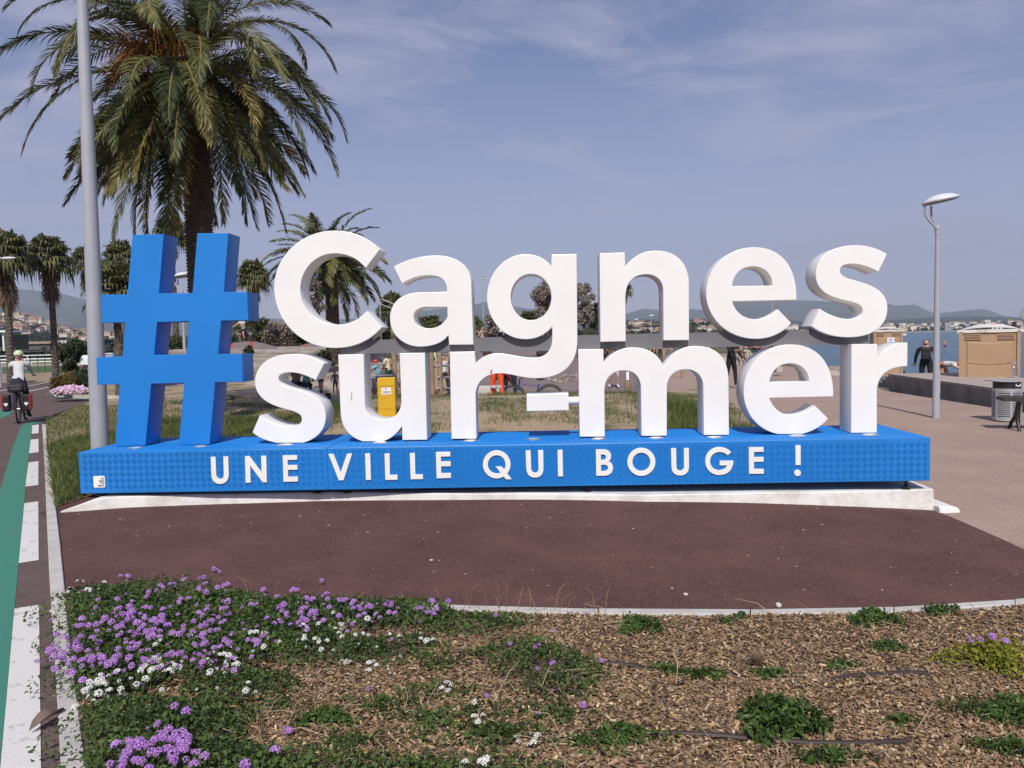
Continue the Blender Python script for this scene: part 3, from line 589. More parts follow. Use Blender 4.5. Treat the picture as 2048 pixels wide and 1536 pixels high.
def blades(N, samp, zf, h0, h1, w, lean=.5):
    X, Y = samp(N); N = len(X); Z = zf(X, Y); a = rng.uniform(0, 2*math.pi, N); h = rng.uniform(h0, h1, N)*(.6+.8*fbm(X*1.1+9, Y*1.1, 3)); ww = rng.uniform(.6, 1.4, N)*w
    tl = rng.uniform(.1, lean, N)*h; b2 = rng.uniform(0, 2*math.pi, N)
    p0 = np.column_stack([X, Y, Z-.01]); sd = np.column_stack([np.cos(a), np.sin(a), np.zeros(N)])*ww[:, None]/2; ln = np.column_stack([np.cos(b2)*tl, np.sin(b2)*tl, np.zeros(N)])
    mid = p0+ln*.35+np.column_stack([np.zeros(N), np.zeros(N), h*.6]); tip = p0+ln+np.column_stack([np.zeros(N), np.zeros(N), h])
    V = np.stack([p0-sd, p0+sd, mid+sd*.7, mid-sd*.7, tip], 1).reshape(-1, 3); k = np.arange(N)[:, None]*5
    return V, [k+np.array([0, 1, 2, 3]), k+np.array([3, 2, 4])]
def samp_bank(N):
    D = rng.uniform(8.2, 23, N*2)**1.0; u = rng.uniform(60, 1540, N*2); P = CAM[:2]+np.column_stack([hdir(q)for q in (0, 1)][0:0] or [D*0, D*0])
    P = np.column_stack([CAM[0]+D*(AW[0]+AR[0]*(u-1024)/F), CAM[1]+D*(AW[1]+AR[1]*(u-1024)/F)])
    k = inpoly(P[:, 0], P[:, 1], VP); d = fbm(P[:, 0]*.55+3, P[:, 1]*1.3+8, 4); dens = np.where(u < 330, .9, sstep(.49, .57, d-.045*sstep(540, 700, u)*(1-sstep(1280, 1360, u)))*.95+.03)
    k &= rng.random(len(D)) < dens; k &= ~((P[:, 0] > -4.6) & (P[:, 0] < 4.5) & (P[:, 1] < 1.45)); return P[k][:, 0], P[k][:, 1]
b = MB(); V, fs = blades(60000, samp_bank, bank_z, .035, .12, .010, .9); b.add(V, fs)
def samp_left(N):
    X = rng.uniform(-8, -3.6, N*3); Y = rng.uniform(-.5, 9, N*3); k = inpoly(X, Y, VP) & ~((X > -4.6) & (Y < 1.45)); return X[k], Y[k]
V, fs = blades(22000, samp_left, bank_z, .06, .22, .012, 1.2); b.add(V, fs)
def samp_clump(N):   # taller clumps beside the promenade, behind the m and the e
    u = np.concatenate([rng.normal(1490, 22, N//2), rng.normal(1370, 40, N//2)]); D = np.concatenate([rng.normal(11.8, 1.0, N//2), rng.normal(15.5, 1.6, N//2)])
    X = CAM[0]+D*(AW[0]+AR[0]*(u-1024)/F); Y = CAM[1]+D*(AW[1]+AR[1]*(u-1024)/F); k = inpoly(X, Y, VP) & (Y > 1.45); return X[k], Y[k]
V, fs = blades(7000, samp_clump, bank_z, .15, .36, .013, .8); b.add(V, fs)
grass_m = leafmat('grass_blades', (.042, .078, .016), (.18, .19, .06), 1.2, .3, .6)
tag(b.build('grass', grass_m), 'dry tufted grass growing on the bank behind the sign', 'grass', kind='stuff')

# little white daisies in the verge
Xd, Yd = samp_left(60); b = MB()
for x_, y_ in zip(Xd[:150], Yd[:150]):
    z_ = float(bank_z(np.float64(x_), np.float64(y_)))+rng.uniform(.06, .16); a = np.arange(10)*math.pi/5; r_ = np.where(np.arange(10) % 2 == 0, .022, .012)
    b.add(np.column_stack([x_+r_*np.cos(a), y_+r_*np.sin(a)*.8, z_-r_*np.sin(a)*.5]), [np.arange(10)])
tag(b.build('daisies', mat('daisy_white', (.72, .70, .62), rough=.7)), 'tiny white flowers dotted through the left verge', 'flowers', kind='stuff')
# ================================================================ planting bed in the foreground
bed_poly = [tuple(p[:2]) for p in kr[7:]]+[(-2.0, -7.9), (3.2, -7.9)]+[tuple(p[:2]) for p in fk_near[11:0:-1]]
bed_np = np.array(bed_poly)
# leafy mounds: photo point of the middle on the ground, half sizes in metres, height, kind
MOUNDS = [  # px, py, rx, ry, h
 (190, 1225, .42, .34, .13), (330, 1215, .42, .34, .17), (250, 1290, .5, .36, .17), (420, 1250, .45, .32, .17), (200, 1370, .34, .22, .12), (360, 1330, .45, .26, .14), (520, 1290, .42, .28, .13), (480, 1385, .3, .16, .07),
 (600, 1245, .36, .24, .13), (720, 1240, .36, .22, .11), (820, 1240, .28, .18, .10), (640, 1310, .36, .2, .08), (790, 1310, .3, .18, .06), (930, 1260, .3, .16, .07), (1010, 1250, .2, .1, .05),
 (240, 1480, .34, .3, .12), (350, 1490, .3, .22, .14), (330, 1590, .5, .3, .15), (420, 1450, .22, .16, .07), (560, 1560, .4, .16, .09), (760, 1560, .45, .12, .06),
 (1090, 1345, .28, .15, .11), (1050, 1310, .22, .11, .08), (1120, 1390, .2, .1, .06), (900, 1480, .3, .1, .035), (1000, 1430, .25, .08, .04), (870, 1390, .2, .09, .035), (950, 1560, .4, .12, .06)]
mxy = np.array([onG(a, b)[:2] for a, b, *_ in MOUNDS]); msz = np.array([m[2:] for m in MOUNDS])
def mound_h(X, Y):
    h = np.zeros(np.shape(X))
    for (cx, cy), (rx, ry, hh) in zip(mxy, msz):
        d = ((X-cx)/rx)**2+((Y-cy)/ry)**2; h = np.maximum(h, hh*np.sqrt(np.clip(1-d, 0, 1)))
    return h
def bed_z(X, Y): return zg(X, Y)+.006+.035*(fbm(X*2.2, Y*2.2, 3)-.5)+.25*mound_h(X, Y)
soil = mat('mulch_soil', (.09, .058, .036), rough=1, scale=9, var=.4, bump=.8, bscale=30)
sheet('planting_bed', bed_poly, lambda x, y: float(bed_z(np.float64(x), np.float64(y))), soil, .12)
# wood chip mulch: thousands of little flat splinters
def samp_bed(N, Dmin=2.2, Dmax=6.2):
    D = rng.uniform(Dmin**.5, Dmax**.5, N)**2; u = rng.uniform(60, 2180, N)
    X = CAM[0]+D*(AW[0]+AR[0]*(u-1024)/F); Y = CAM[1]+D*(AW[1]+AR[1]*(u-1024)/F); k = inpoly(X, Y, bed_np); return X[k], Y[k]
X, Y = samp_bed(118000); k = mound_h(X, Y) < .05; X, Y = X[k], Y[k]; N = len(X)
ln = rng.uniform(.008, .033, N)*rng.choice([.7, 1, 1.3], N); wd = rng.uniform(.0035, .012, N); th = rng.uniform(.0015, .004, N)
yaw = rng.uniform(0, 2*math.pi, N); pit = rng.normal(0, .33, N); rol = rng.normal(0, .4, N)
ex = np.column_stack([np.cos(yaw)*np.cos(pit), np.sin(yaw)*np.cos(pit), np.sin(pit)]); up = np.column_stack([-np.cos(yaw)*np.sin(pit), -np.sin(yaw)*np.sin(pit), np.cos(pit)])
ey = np.cross(up, ex); ey, up = ey*np.cos(rol)[:, None]+up*np.sin(rol)[:, None], up*np.cos(rol)[:, None]-ey*np.sin(rol)[:, None]
C = np.column_stack([X, Y, bed_z(X, Y)+rng.uniform(.001, .016, N)])
sk = rng.uniform(-.4, .4, N)[:, None]
V = np.stack([C+sx*ex*(ln/2)[:, None]*(1 if sy > 0 else rng.uniform(.6, 1.1, N)[:, None])+sy*ey*(wd/2)[:, None]+sy*sk*ex*(wd/2)[:, None]+sz*up*(th/2)[:, None] for sz in (-1, 1) for sy in (-1, 1) for sx in (-1, 1)], 1).reshape(-1, 3)
kk = np.arange(N)[:, None]*8
b = MB(); b.add(V, [np.concatenate([kk+np.array(f) for f in ([4, 5, 7, 6], [0, 1, 5, 4], [2, 6, 7, 3], [0, 4, 6, 2], [1, 3, 7, 5])])])
chip = bpy.data.materials.new('wood_chips'); chip.use_nodes = True; t = chip.node_tree; n = t.nodes; l = t.links.new; bs = n['Principled BSDF']; bs.inputs['Roughness'].default_value = .85
g = n.new('ShaderNodeNewGeometry'); rp_ = n.new('ShaderNodeValToRGB'); cr = rp_.color_ramp
stops = [(0, (.045, .026, .015)), (.2, (.12, .07, .038)), (.42, (.225, .138, .07)), (.64, (.32, .20, .10)), (.76, (.18, .14, .11)), (.9, (.42, .285, .155)), (1, (.58, .45, .29))]
cr.elements[0].position, cr.elements[0].color = stops[0][0], stops[0][1]+(1,); cr.elements[1].position, cr.elements[1].color = stops[-1][0], stops[-1][1]+(1,)
for p_, c_ in stops[1:-1]: e_ = cr.elements.new(p_); e_.color = c_+(1,)
l(g.outputs['Random Per Island'], rp_.inputs[0]); l(rp_.outputs[0], bs.inputs['Base Color'])
tag(b.build('wood_chip_mulch', chip), 'brown wood chip mulch covering the planting bed', 'mulch', kind='stuff')

# leaves: folded ovals, scattered by point
def leaf_cloud(P, Nrm, size, ratio=.55, fold=.25, jit=.8, tilt=None):
    N = len(P); d = rng.normal(size=(N, 3))*jit+Nrm; d /= np.linalg.norm(d, axis=1)[:, None]
    a = rng.normal(size=(N, 3)); a -= d*(a*d).sum(1)[:, None]; a /= np.linalg.norm(a, axis=1)[:, None]; s = np.cross(d, a)
    L_ = (rng.uniform(.6, 1.35, N)*size)[:, None]; w = L_*ratio
    mid = P+a*L_*.5
    V = np.stack([P, mid+s*w*.5+d*w*fold, P+a*L_*1.0-d*L_*.12, mid-s*w*.5+d*w*fold, mid*1.0], 1).reshape(-1, 3); k = np.arange(N)[:, None]*5
    return V, [np.concatenate([k+np.array([0, 4, 1]), k+np.array([4, 2, 1]), k+np.array([0, 3, 4]), k+np.array([4, 3, 2])])]
lant_leaf = leafmat('lantana_leaves', (.022, .040, .013), (.105, .165, .04), 4.0, .25, .55)
dry_m = leafmat('dry_stalks', (.20, .145, .085), (.46, .37, .24), 3, .1, .8)
def petal_mat(name, c1, c2): return leafmat(name, c1, c2, 8, .25, .6)
purple_m = petal_mat('purple_petals', (.36, .15, .50), (.60, .35, .72)); white_m = petal_mat('white_petals', (.66, .66, .62), (.82, .82, .80))
pinkm = petal_mat('pink_petals', (.60, .36, .52), (.80, .62, .74))
def head_mesh(name, r, nfl, m, fr):
    b = MB()
    for i in range(nfl):
        z = 1-i/(nfl-1)*1.05; a = i*2.39996; rr_ = math.sqrt(max(0, 1-z*z)); d = np.array([rr_*math.cos(a), rr_*math.sin(a), z*.8+.1]); d /= np.linalg.norm(d)
        c = d*r*rng.uniform(.85, 1.1); e = np.cross(d, (0, .3, 1.)); e /= np.linalg.norm(e)+1e-9; f = np.cross(d, e)
        th = np.arange(8)*math.pi/4+rng.uniform(0, 1); rad = fr*np.where(np.arange(8) % 2 == 0, 1.0, .62)*rng.uniform(.85, 1.15)
        V = np.concatenate([[c-d*fr*.25], c+(np.cos(th)*rad)[:, None]*e+(np.sin(th)*rad)[:, None]*f+d*fr*.15])
        b.add(V, np.array([[0, 1+k, 1+(k+1) % 8] for k in range(8)]))
    me = b.mesh(name); me.materials.append(m); return me
purp = [head_mesh('flower_head', .0165*s, nn, purple_m, .0066*s) for s, nn in ((1, 20), (1.15, 24), (.85, 16), (.7, 12))]
whit = [head_mesh('flower_head', .014*s, nn, white_m, .0068*s) for s, nn in ((1, 14), (1.15, 17), (.8, 10), (.65, 8))]
def foliage(idx, dens, m, size=.026, name='foliage', parent=None, hmul=1.0, sel=None):
    """leaves over the chosen mounds"""
    Ps = []; Ns = []
    for i in idx:
        (cx, cy), (rx, ry, hh) = mxy[i], msz[i]; N = int(dens*rx*ry*math.pi*(1+hh*4))
        r_ = np.sqrt(rng.random(N)); a = rng.uniform(0, 2*math.pi, N); X = cx+r_*rx*np.cos(a); Y = cy+r_*ry*np.sin(a)
        h = hh*hmul*np.sqrt(np.clip(1-r_**2, 0, 1)); z = zg(X, Y)+.02+h*rng.random(N)**.45+.02*(fbm(X*9, Y*9, 2)-.5)
        nr = np.column_stack([np.cos(a)*r_*.8, np.sin(a)*r_*.8, np.full(N, .9)]); k = inpoly(X, Y, bed_np) | (rng.random(N) < .12)
        Ps.append(np.column_stack([X, Y, z])[k]); Ns.append(nr[k])
    P = np.concatenate(Ps); Nn = np.concatenate(Ns); b = MB(); V, f = leaf_cloud(P, Nn, size); b.add(V, f); return b, P
def heads(root, meshes, pts, name='flower_head'):
    loc = np.array(root.location)
    for (px, py, sc) in pts:
        z = 0.0
        p = onG(px, py+25)
        for _ in range(5): p = onG(px, py, float(mound_h(p[0], p[1]))*1.0+.035); 
        o = link(random.choice(meshes), name, root); o.location = p-loc; o.scale = (sc*.9,)*3
        o.rotation_euler = (rng.normal(0, .3)+.25, rng.normal(0, .3), rng.uniform(0, 6.28))
def scatter(regs):
    """regs: (px, py, sx, sy, n, scale): gaussian drifts of flower heads in the picture of the bed"""
    o = []
    for px, py, sx, sy, n_, sc in regs:
        for _ in range(n_): o.append((rng.normal(px, sx), rng.normal(py, sy), sc*rng.uniform(.8, 1.25)))
    return o
def bush(name, label, idx, dens, regs, meshes, size=.026, leaf=lant_leaf, extra=()):
    c = mxy[idx].mean(0); root = empty(name, (c[0], c[1], float(zg(c[0], c[1]))), 0, label, 'flower bush')
    b, P = foliage(idx, dens, leaf, size); fo = b.build('foliage', leaf, root); fo.matrix_parent_inverse = Matrix.Translation(-Vector(root.location)); fo['kind'] = 'stuff'
    heads(root, meshes, scatter(regs)+list(extra)); return root
bush('purple_lantana', 'wide mound of purple flowering lantana at the left kerb of the bed', [0, 1, 2, 3, 5, 6], 5200,
     [(330, 1180, 60, 16, 26, 1), (250, 1230, 60, 22, 40, 1), (180, 1290, 40, 25, 34, 1), (130, 1330, 20, 25, 16, 1), (300, 1260, 60, 22, 44, 1), (330, 1300, 80, 25, 30, .95), (420, 1270, 40, 30, 26, 1), (230, 1330, 50, 20, 22, 1), (420, 1170, 20, 14, 9, 1), (505, 1300, 25, 25, 12, 1), (440, 1220, 40, 20, 18, .9)], purp, extra=[(428, 1138, 1.2), (434, 1140, 1.0)])
bush('white_lantana', 'low white flowering lantana along the front of the purple mound at the kerb', [4, 7, 13 if False else 4], 5200,
     [(190, 1385, 30, 14, 26, 1), (220, 1375, 30, 10, 12, 1), (330, 1345, 50, 14, 18, 1), (320, 1325, 30, 10, 10, 1), (440, 1330, 40, 14, 12, .9), (400, 1300, 60, 20, 10, .8), (480, 1370, 20, 14, 6, .8), (170, 1180, 25, 8, 12, .8), (115, 1220, 8, 12, 5, .8)], whit)
bush('purple_lantana', 'strip of purple and white lantana behind the bed along the red asphalt', [8, 9, 10], 5000,
     [(600, 1210, 35, 14, 26, 1), (590, 1240, 40, 12, 18, .9), (690, 1212, 20, 10, 10, .9), (760, 1222, 40, 12, 22, .95), (860, 1217, 18, 8, 10, .9), (720, 1255, 30, 10, 6, .9)], purp)
bush('white_lantana', 'loose patch of small white lantana flowers in the middle of the left bed', [11, 12], 3600,
     [(660, 1250, 35, 14, 14, .95), (740, 1290, 40, 25, 16, .8), (640, 1275, 30, 15, 12, .8), (530, 1290, 20, 18, 10, .9), (850, 1275, 12, 4, 5, 1), (775, 1330, 25, 10, 5, .8), (690, 1330, 10, 8, 6, 1)], whit)
bush('purple_lantana', 'purple lantana clump nearest the viewer in the bottom left corner', [15, 16, 17, 18], 4600,
     [(285, 1490, 22, 10, 16, 1.05), (350, 1490, 22, 14, 22, 1.05), (365, 1500, 20, 14, 14, 1.1), (250, 1530, 30, 10, 14, 1), (320, 1455, 20, 6, 4, .9), (140, 1330, 8, 10, 3, 1)], purp, extra=[(349, 1413, 1.3), (372, 1424, 1.3), (388, 1530, 1.2), (490, 1530, 1.2), (550, 1502, 1.1)])
bush('purple_lantana', 'thin lantana with a few scattered purple heads in the bed centre', [21, 22, 23], 3600, [], purp,
     extra=[(1020, 1288, .9), (1070, 1295, 1.1), (1078, 1290, .9), (1108, 1262, .8), (1106, 1328, .9), (1075, 1338, .8), (1107, 1385, 1.1), (1077, 1430, 1.2), (1166, 1412, .9), (1203, 1322, .9), (973, 1392, .8), (736, 1378, 1.1), (578, 1464, 1.1), (570, 1456, .9), (990, 1232, .9)])
bush('white_lantana', 'sparse white lantana sprigs low on the mulch near the bottom centre', [19, 20, 24, 25, 26, 27], 2600, [(945, 1440, 15, 12, 5, .9), (905, 1372, 14, 6, 6, .9), (1060, 1480, 12, 12, 6, .9), (950, 1402, 4, 4, 2, 1), (968, 1520, 10, 5, 4, 1)], whit, extra=[(930, 1525, 1)])
bush('green_lantana', 'flowerless green lantana trailing along the front kerb of the bed', [13, 14], 3800, [], purp, extra=[(992, 1229, .8)])
# separate weeds on the chips
weed_leaf = leafmat('weed_leaves', (.022, .045, .010), (.10, .17, .035), 6, .3, .5); lime_leaf = leafmat('lime_leaves', (.13, .15, .018), (.38, .36, .05), 5, .35, .5)
def weed(px, py, rx, ry, h, label, leaf=weed_leaf, dens=7000, size=.03, fl=()):
    c = onG(px, py); z0 = float(bed_z(np.float64(c[0]), np.float64(c[1]))); root = empty('weed', (c[0], c[1], z0), 0, label, 'weed')
    N = max(60, int(dens*rx*ry*math.pi*(1+4*h))); r_ = rng.random(N)**.6; a = rng.uniform(0, 6.283, N); lob = .75+.3*np.sin(a*3+px)+.15*np.sin(a*5+py)
    P = np.column_stack([r_*rx*lob*np.cos(a), r_*ry*lob*np.sin(a), h*np.sqrt(np.clip(1-r_**2, 0, 1))*rng.random(N)**.5+.008])
    b = MB(); V, f = leaf_cloud(P, np.column_stack([np.cos(a)*r_, np.sin(a)*r_, np.full(N, .8)]), size, .45); b.add(V, f); o = b.build('foliage', leaf, root); o['kind'] = 'stuff'
    b = MB()
    for k in range(5):
        aa = rng.uniform(0, 6.28); b.tube([(0, 0, -.01), (math.cos(aa)*rx*.4, math.sin(aa)*ry*.4, h*.5), (math.cos(aa)*rx*.8, math.sin(aa)*ry*.8, h*.6)], [.003, .002, .001], 4)
    b.build('stem', dry_m, root)
    for dx, dy, sc in fl:
        o = link(random.choice(purp), 'flower_head', root); o.location = (dx, dy, h*.95+.01); o.scale = (sc,)*3; o.rotation_euler = (.4, 0, rng.uniform(0, 6))
for k, (wx, wy, wr_) in enumerate(((760, 1420, .2), (860, 1450, .22), (1000, 1480, .24), (1120, 1440, .2), (1180, 1500, .2), (700, 1500, .2), (880, 1340, .16), (960, 1320, .14), (1180, 1360, .14), (560, 1420, .15))):
    weed(wx, wy, wr_, wr_*.5, .045, ('low green creeper on the chips, number %d from the left of the bed centre' % 0).replace(', number 0 from the left of the bed centre', '')+' '+('left of the white sprigs', 'below the white sprigs', 'at the bottom centre', 'below the centre lantana', 'right of the bottom centre', 'right of the near weed', 'behind the white sprigs', 'left of the centre lantana', 'right of the centre lantana', 'beside the lantana clump')[k], lant_leaf if k % 2 else weed_leaf, 3200, .026)
weed(1278, 1262, .15, .13, .06, 'round dark green weed near the front kerb at bed centre')
weed(1750, 1250, .19, .12, .07, 'dark green weed touching the front kerb right of centre')
weed(1560, 1465, .20, .15, .13, 'largest dark green nettle like weed over the brown hose', dens=9000, size=.04)
weed(1775, 1303, .11, .07, .04, 'small bright green weed between the kerb weed and the upper hose', lime_leaf if False else weed_leaf)
weed(1680, 1335, .10, .05, .03, 'low green sprig just above the upper brown hose')
weed(1452, 1250, .06, .04, .03, 'tiny bright green tuft below the front kerb')
weed(1400, 1355, .16, .06, .025, 'flat green sprigs left of the dried brown tuft')
weed(1540, 1350, .12, .05, .03, 'green sprigs under the dried brown tuft')
weed(1800, 1448, .09, .05, .03, 'flat light green sprig right of the large dark weed')
weed(1880, 1230, .14, .07, .05, 'grey green weed at the right end of the front kerb')
weed(1330, 1345, .12, .04, .025, 'green sprigs at the end of the middle hose')
weed(650, 1452, .17, .08, .06, 'leafy green weed on chips right of the near lantana clump')
weed(1240, 1480, .22, .09, .05, 'trailing green weed at the left end of the long front hose', dens=4500)
weed(1660, 1530, .2, .05, .05, 'green weed at the bottom edge below the long hose')
weed(1480, 1240, .05, .035, .03, 'bluish green rosette at the kerb left of centre right')
weed(2010, 1440, .26, .13, .09, 'green weed under the yellow green shrub at the right edge', dens=5000)
weed(2010, 1510, .16, .06, .05, 'small dark weed in the bottom right corner')
weed(1990, 1330, .30, .26, .12, 'yellow green shrub with purple flower heads at the right edge', lime_leaf, 5200, .026, [(-.10, .06, 1.0), (-.06, .03, 1.2), (.0, .02, 1.2), (.02, .06, 1.1), (.05, -.0, 1.), (-.12, 0, 1.), (.19, -.06, 1.2), (.16, -.15, 1.5), (.18, -.17, 1.5), (.14, -.13, 1.2), (.12, .12, .8)])
# dried brown tuft
c = onG(1512, 1335); b = MB()
for k in range(140):
    a = rng.uniform(0, 6.28); r_ = rng.uniform(.02, .09); h = rng.uniform(.03, .075); b.tube([(0, 0, 0), (math.cos(a)*r_*.5, math.sin(a)*r_*.3, h*.8), (math.cos(a)*r_, math.sin(a)*r_*.6, h)], [.0014, .0011, .0006], 3, cap=False)
o = b.build('dried_tuft', mat('dried_brown', (.16, .10, .065), rough=1, var=.3)); o.location = (c[0], c[1], c[2]+.01); tag(o, 'dried brown plant tuft on the mulch between green sprigs', 'dry plant')
# irrigation hoses
hose_m = mat('brown_hose', (.035, .022, .019), rough=.6, var=.15, scale=14)
def hose(pts, lab):
    P = []
    for x, y, dz in pts: p = onG(x, y); p[2] = float(bed_z(np.float64(p[0]), np.float64(p[1])))+dz; P.append(p)
    P = np.array(P); t_ = np.linspace(0, len(P)-1, 24); Q = np.column_stack([np.interp(t_, np.arange(len(P)), P[:, k]) for k in range(3)])
    for _ in range(3): Q[1:-1] = (Q[:-2]+2*Q[1:-1]+Q[2:])/4
    o = MB().tube(Q-Q[0], .0135, 10).build('irrigation_hose', hose_m, None, 40); o.location = Q[0]; tag(o, lab, 'hose')
hose([(1195, 1328, .0), (1230, 1333, .013), (1270, 1338, .013), (1312, 1349, -.006)], 'short brown irrigation hose sticking out beside the centre lantana')
hose([(1640, 1366, -.004), (1690, 1357, .014), (1760, 1354, .014), (1830, 1350, .012), (1885, 1353, -.008)], 'upper brown irrigation hose on the chips at the right')
hose([(1275, 1471, .0), (1320, 1475, .014), (1420, 1478, .014), (1500, 1487, .012), (1600, 1494, .012), (1700, 1497, .013), (1790, 1492, .012), (1880, 1484, -.006)], 'long brown irrigation hose running under the largest dark weed')
# dry stalks lying about
b = MB()
def stalk(p, a, L_, h, r_=.0012):
    q = [p, p+np.array([math.cos(a)*L_*.4, math.sin(a)*L_*.4, h*.8]), p+np.array([math.cos(a+.25)*L_, math.sin(a+.25)*L_, h])]
    b.tube(q, [r_, r_*.9, r_*.5], 4, cap=False)
X, Y = samp_bed(1900)
for x, y in zip(X, Y):
    u_, d_ = ud(x, y); pr_ = .95 if 480 < u_ < 1350 else .3
    if rng.random() < pr_: stalk(np.array([x, y, float(bed_z(x, y))+.012]), rng.uniform(0, 6.28), rng.uniform(.05, .24), rng.uniform(.0, .06)*rng.choice([.3, 1, 2]), rng.choice([.0009, .0013, .0022]))
for px, py in ((560, 1230), (700, 1225), (905, 1222), (1000, 1225), (1080, 1226), (960, 1222), (1120, 1240), (520, 1200), (1180, 1235)):
    for k in range(4): p = onG(px+rng.normal(0, 20), py); stalk(p+np.array([0, 0, .02]), rng.uniform(0, 6.28), rng.uniform(.03, .1), rng.uniform(.08, .16), .0011)
tag(b.build('dry_stalks', dry_m), 'pale dry stalks and twigs strewn over the bed', 'dry stalks', kind='stuff')
# curled dead leaf on the white dash by the kerb
c = onG(88, 1440); b = MB(); t_ = np.linspace(0, 1, 8); w_ = np.sin(np.pi*t_**.8)*.035+.003
ctr = np.column_stack([.05*np.sin(t_*3), t_*.2-.1, .012+.025*np.sin(t_*4)]); Vv = np.concatenate([ctr+np.column_stack([-w_, 0*w_, w_*.8]), ctr, ctr+np.column_stack([w_, 0*w_, w_*.9])])
b.add(Vv, np.array([[r*8+i, r*8+i+1, (r+1)*8+i+1, (r+1)*8+i] for r in range(2) for i in range(7)])); o = b.build('dead_leaf', mat('dead_leaf', (.15, .11, .085), rough=.8, var=.25, scale=20), None, 50); o.location = (c[0], c[1], .01); tag(o, 'large curled brown dead leaf beside the left kerb', 'leaf')
# ================================================================ trees
palm_green = leafmat('palm_leaf', (.036, .054, .020), (.145, .170, .060), 1.5, .3, .42, rnd=.45)
palm_gold = leafmat('palm_leaf_yellowing', (.11, .11, .025), (.29, .27, .08), 1.5, .25, .5, rnd=.3)
rachis_m = mat('palm_rachis', (.20, .17, .06), rough=.6, var=.2)
dead_leaf = leafmat('dead_palm_leaf', (.10, .065, .04), (.27, .19, .11), 2, .1, .8)
def trunk_mat(name, c1, c2, sc): return mat(name, c1, rough=1, scale=sc, col2=c2, bump=.9, bscale=sc*3)
ptrunk = trunk_mat('palm_trunk', (.055, .040, .030), (.13, .10, .075), 9)
def palm_frond(L, el0, bend, nl, ll, w, yaw_w=0.0, vup=.35):
    """pinnate frond in the XZ plane starting along +X; returns leaflet mesh arrays and rachis points"""
    k = 26; s = np.linspace(0, 1, k); el = el0-bend*s**1.25; dx = np.cos(el)*L/(k-1); dz = np.sin(el)*L/(k-1)
    P = np.column_stack([np.concatenate([[0], np.cumsum(dx[:-1])]), yaw_w*s**2*L*.2, np.concatenate([[0], np.cumsum(dz[:-1])])])
    t = np.linspace(.13, .995, nl); Q = np.column_stack([np.interp(t, s, P[:, i]) for i in range(3)]); e = np.interp(t, s, el)
    T = np.column_stack([np.cos(e), 0*e, np.sin(e)]); U = np.column_stack([-np.sin(e), 0*e, np.cos(e)]); Sd = np.array([0, 1., 0])
    prof = np.clip(np.sin(np.pi*(.12+.84*t)), .05, 1)**.55; Vs = []; Fq = []; Ft = []; n0 = 0
    for sg in (-1, 1):
        A = np.radians(np.interp(t, [.13, .6, 1], [62, 48, 18])+rng.normal(0, 5, nl))[:, None]
        d = Sd*sg*np.sin(A)+T*np.cos(A)+U*(vup*rng.uniform(.2, 1.4, nl))[:, None]; d /= np.linalg.norm(d, axis=1)[:, None]
        l_ = (ll*prof*rng.uniform(.85, 1.12, nl))[:, None]; ww = w*rng.uniform(.8, 1.2, nl)[:, None]
        g = np.array([0, 0, -1.0]); mid = Q+d*l_*.5+g*l_*.05; tip = Q+d*l_*.95+g*l_*rng.uniform(.12, .4, nl)[:, None]
        wd = np.cross(d, U); wd /= np.linalg.norm(wd, axis=1)[:, None]+1e-9; wd = wd+U*rng.normal(0, .5, nl)[:, None]; wd /= np.linalg.norm(wd, axis=1)[:, None]
        V = np.stack([Q-wd*ww*.35, Q+wd*ww*.35, mid+wd*ww*.5, mid-wd*ww*.5, tip], 1).reshape(-1, 3); kk = np.arange(nl)[:, None]*5+n0
        Vs.append(V); Fq.append(kk+np.array([0, 1, 2, 3])); Ft.append(kk+np.array([3, 2, 4])); n0 += len(V)
    return np.concatenate(Vs), np.concatenate(Fq), np.concatenate(Ft), P
def scaly_trunk(base, top, r0, r1, rows, n=26, wob=0.0, rb=1.25):
    zz = np.linspace(0, 1, rows*3); V = []; th = np.arange(n)*2*math.pi/n
    for i, s in enumerate(zz):
        c = base*(1-s)+top*s+np.array([math.sin(s*2.5)*wob, math.cos(s*3)*wob*.5-wob*.5, 0]); r = (r0*(1-s)+r1*s)*(1+(rb-1)*math.exp(-s*9))
        row, ph = divmod(i, 3); stag = (row % 2)*math.pi/n*2
        bumpv = (1, 1.07, .95)[ph]*(1+.035*np.cos(th*n/4+stag*2+row*1.7)*(ph == 1)+rng.uniform(-.02, .02, n))
        V.append(c+np.column_stack([np.cos(th)*r*bumpv, np.sin(th)*r*bumpv, rng.uniform(-.008, .008, n)]))
    k = len(zz); q = np.array([[i*n+j, i*n+(j+1) % n, (i+1)*n+(j+1) % n, (i+1)*n+j] for i in range(k-1) for j in range(n)])
    return np.concatenate(V), [q, np.arange(n)+(k-1)*n]
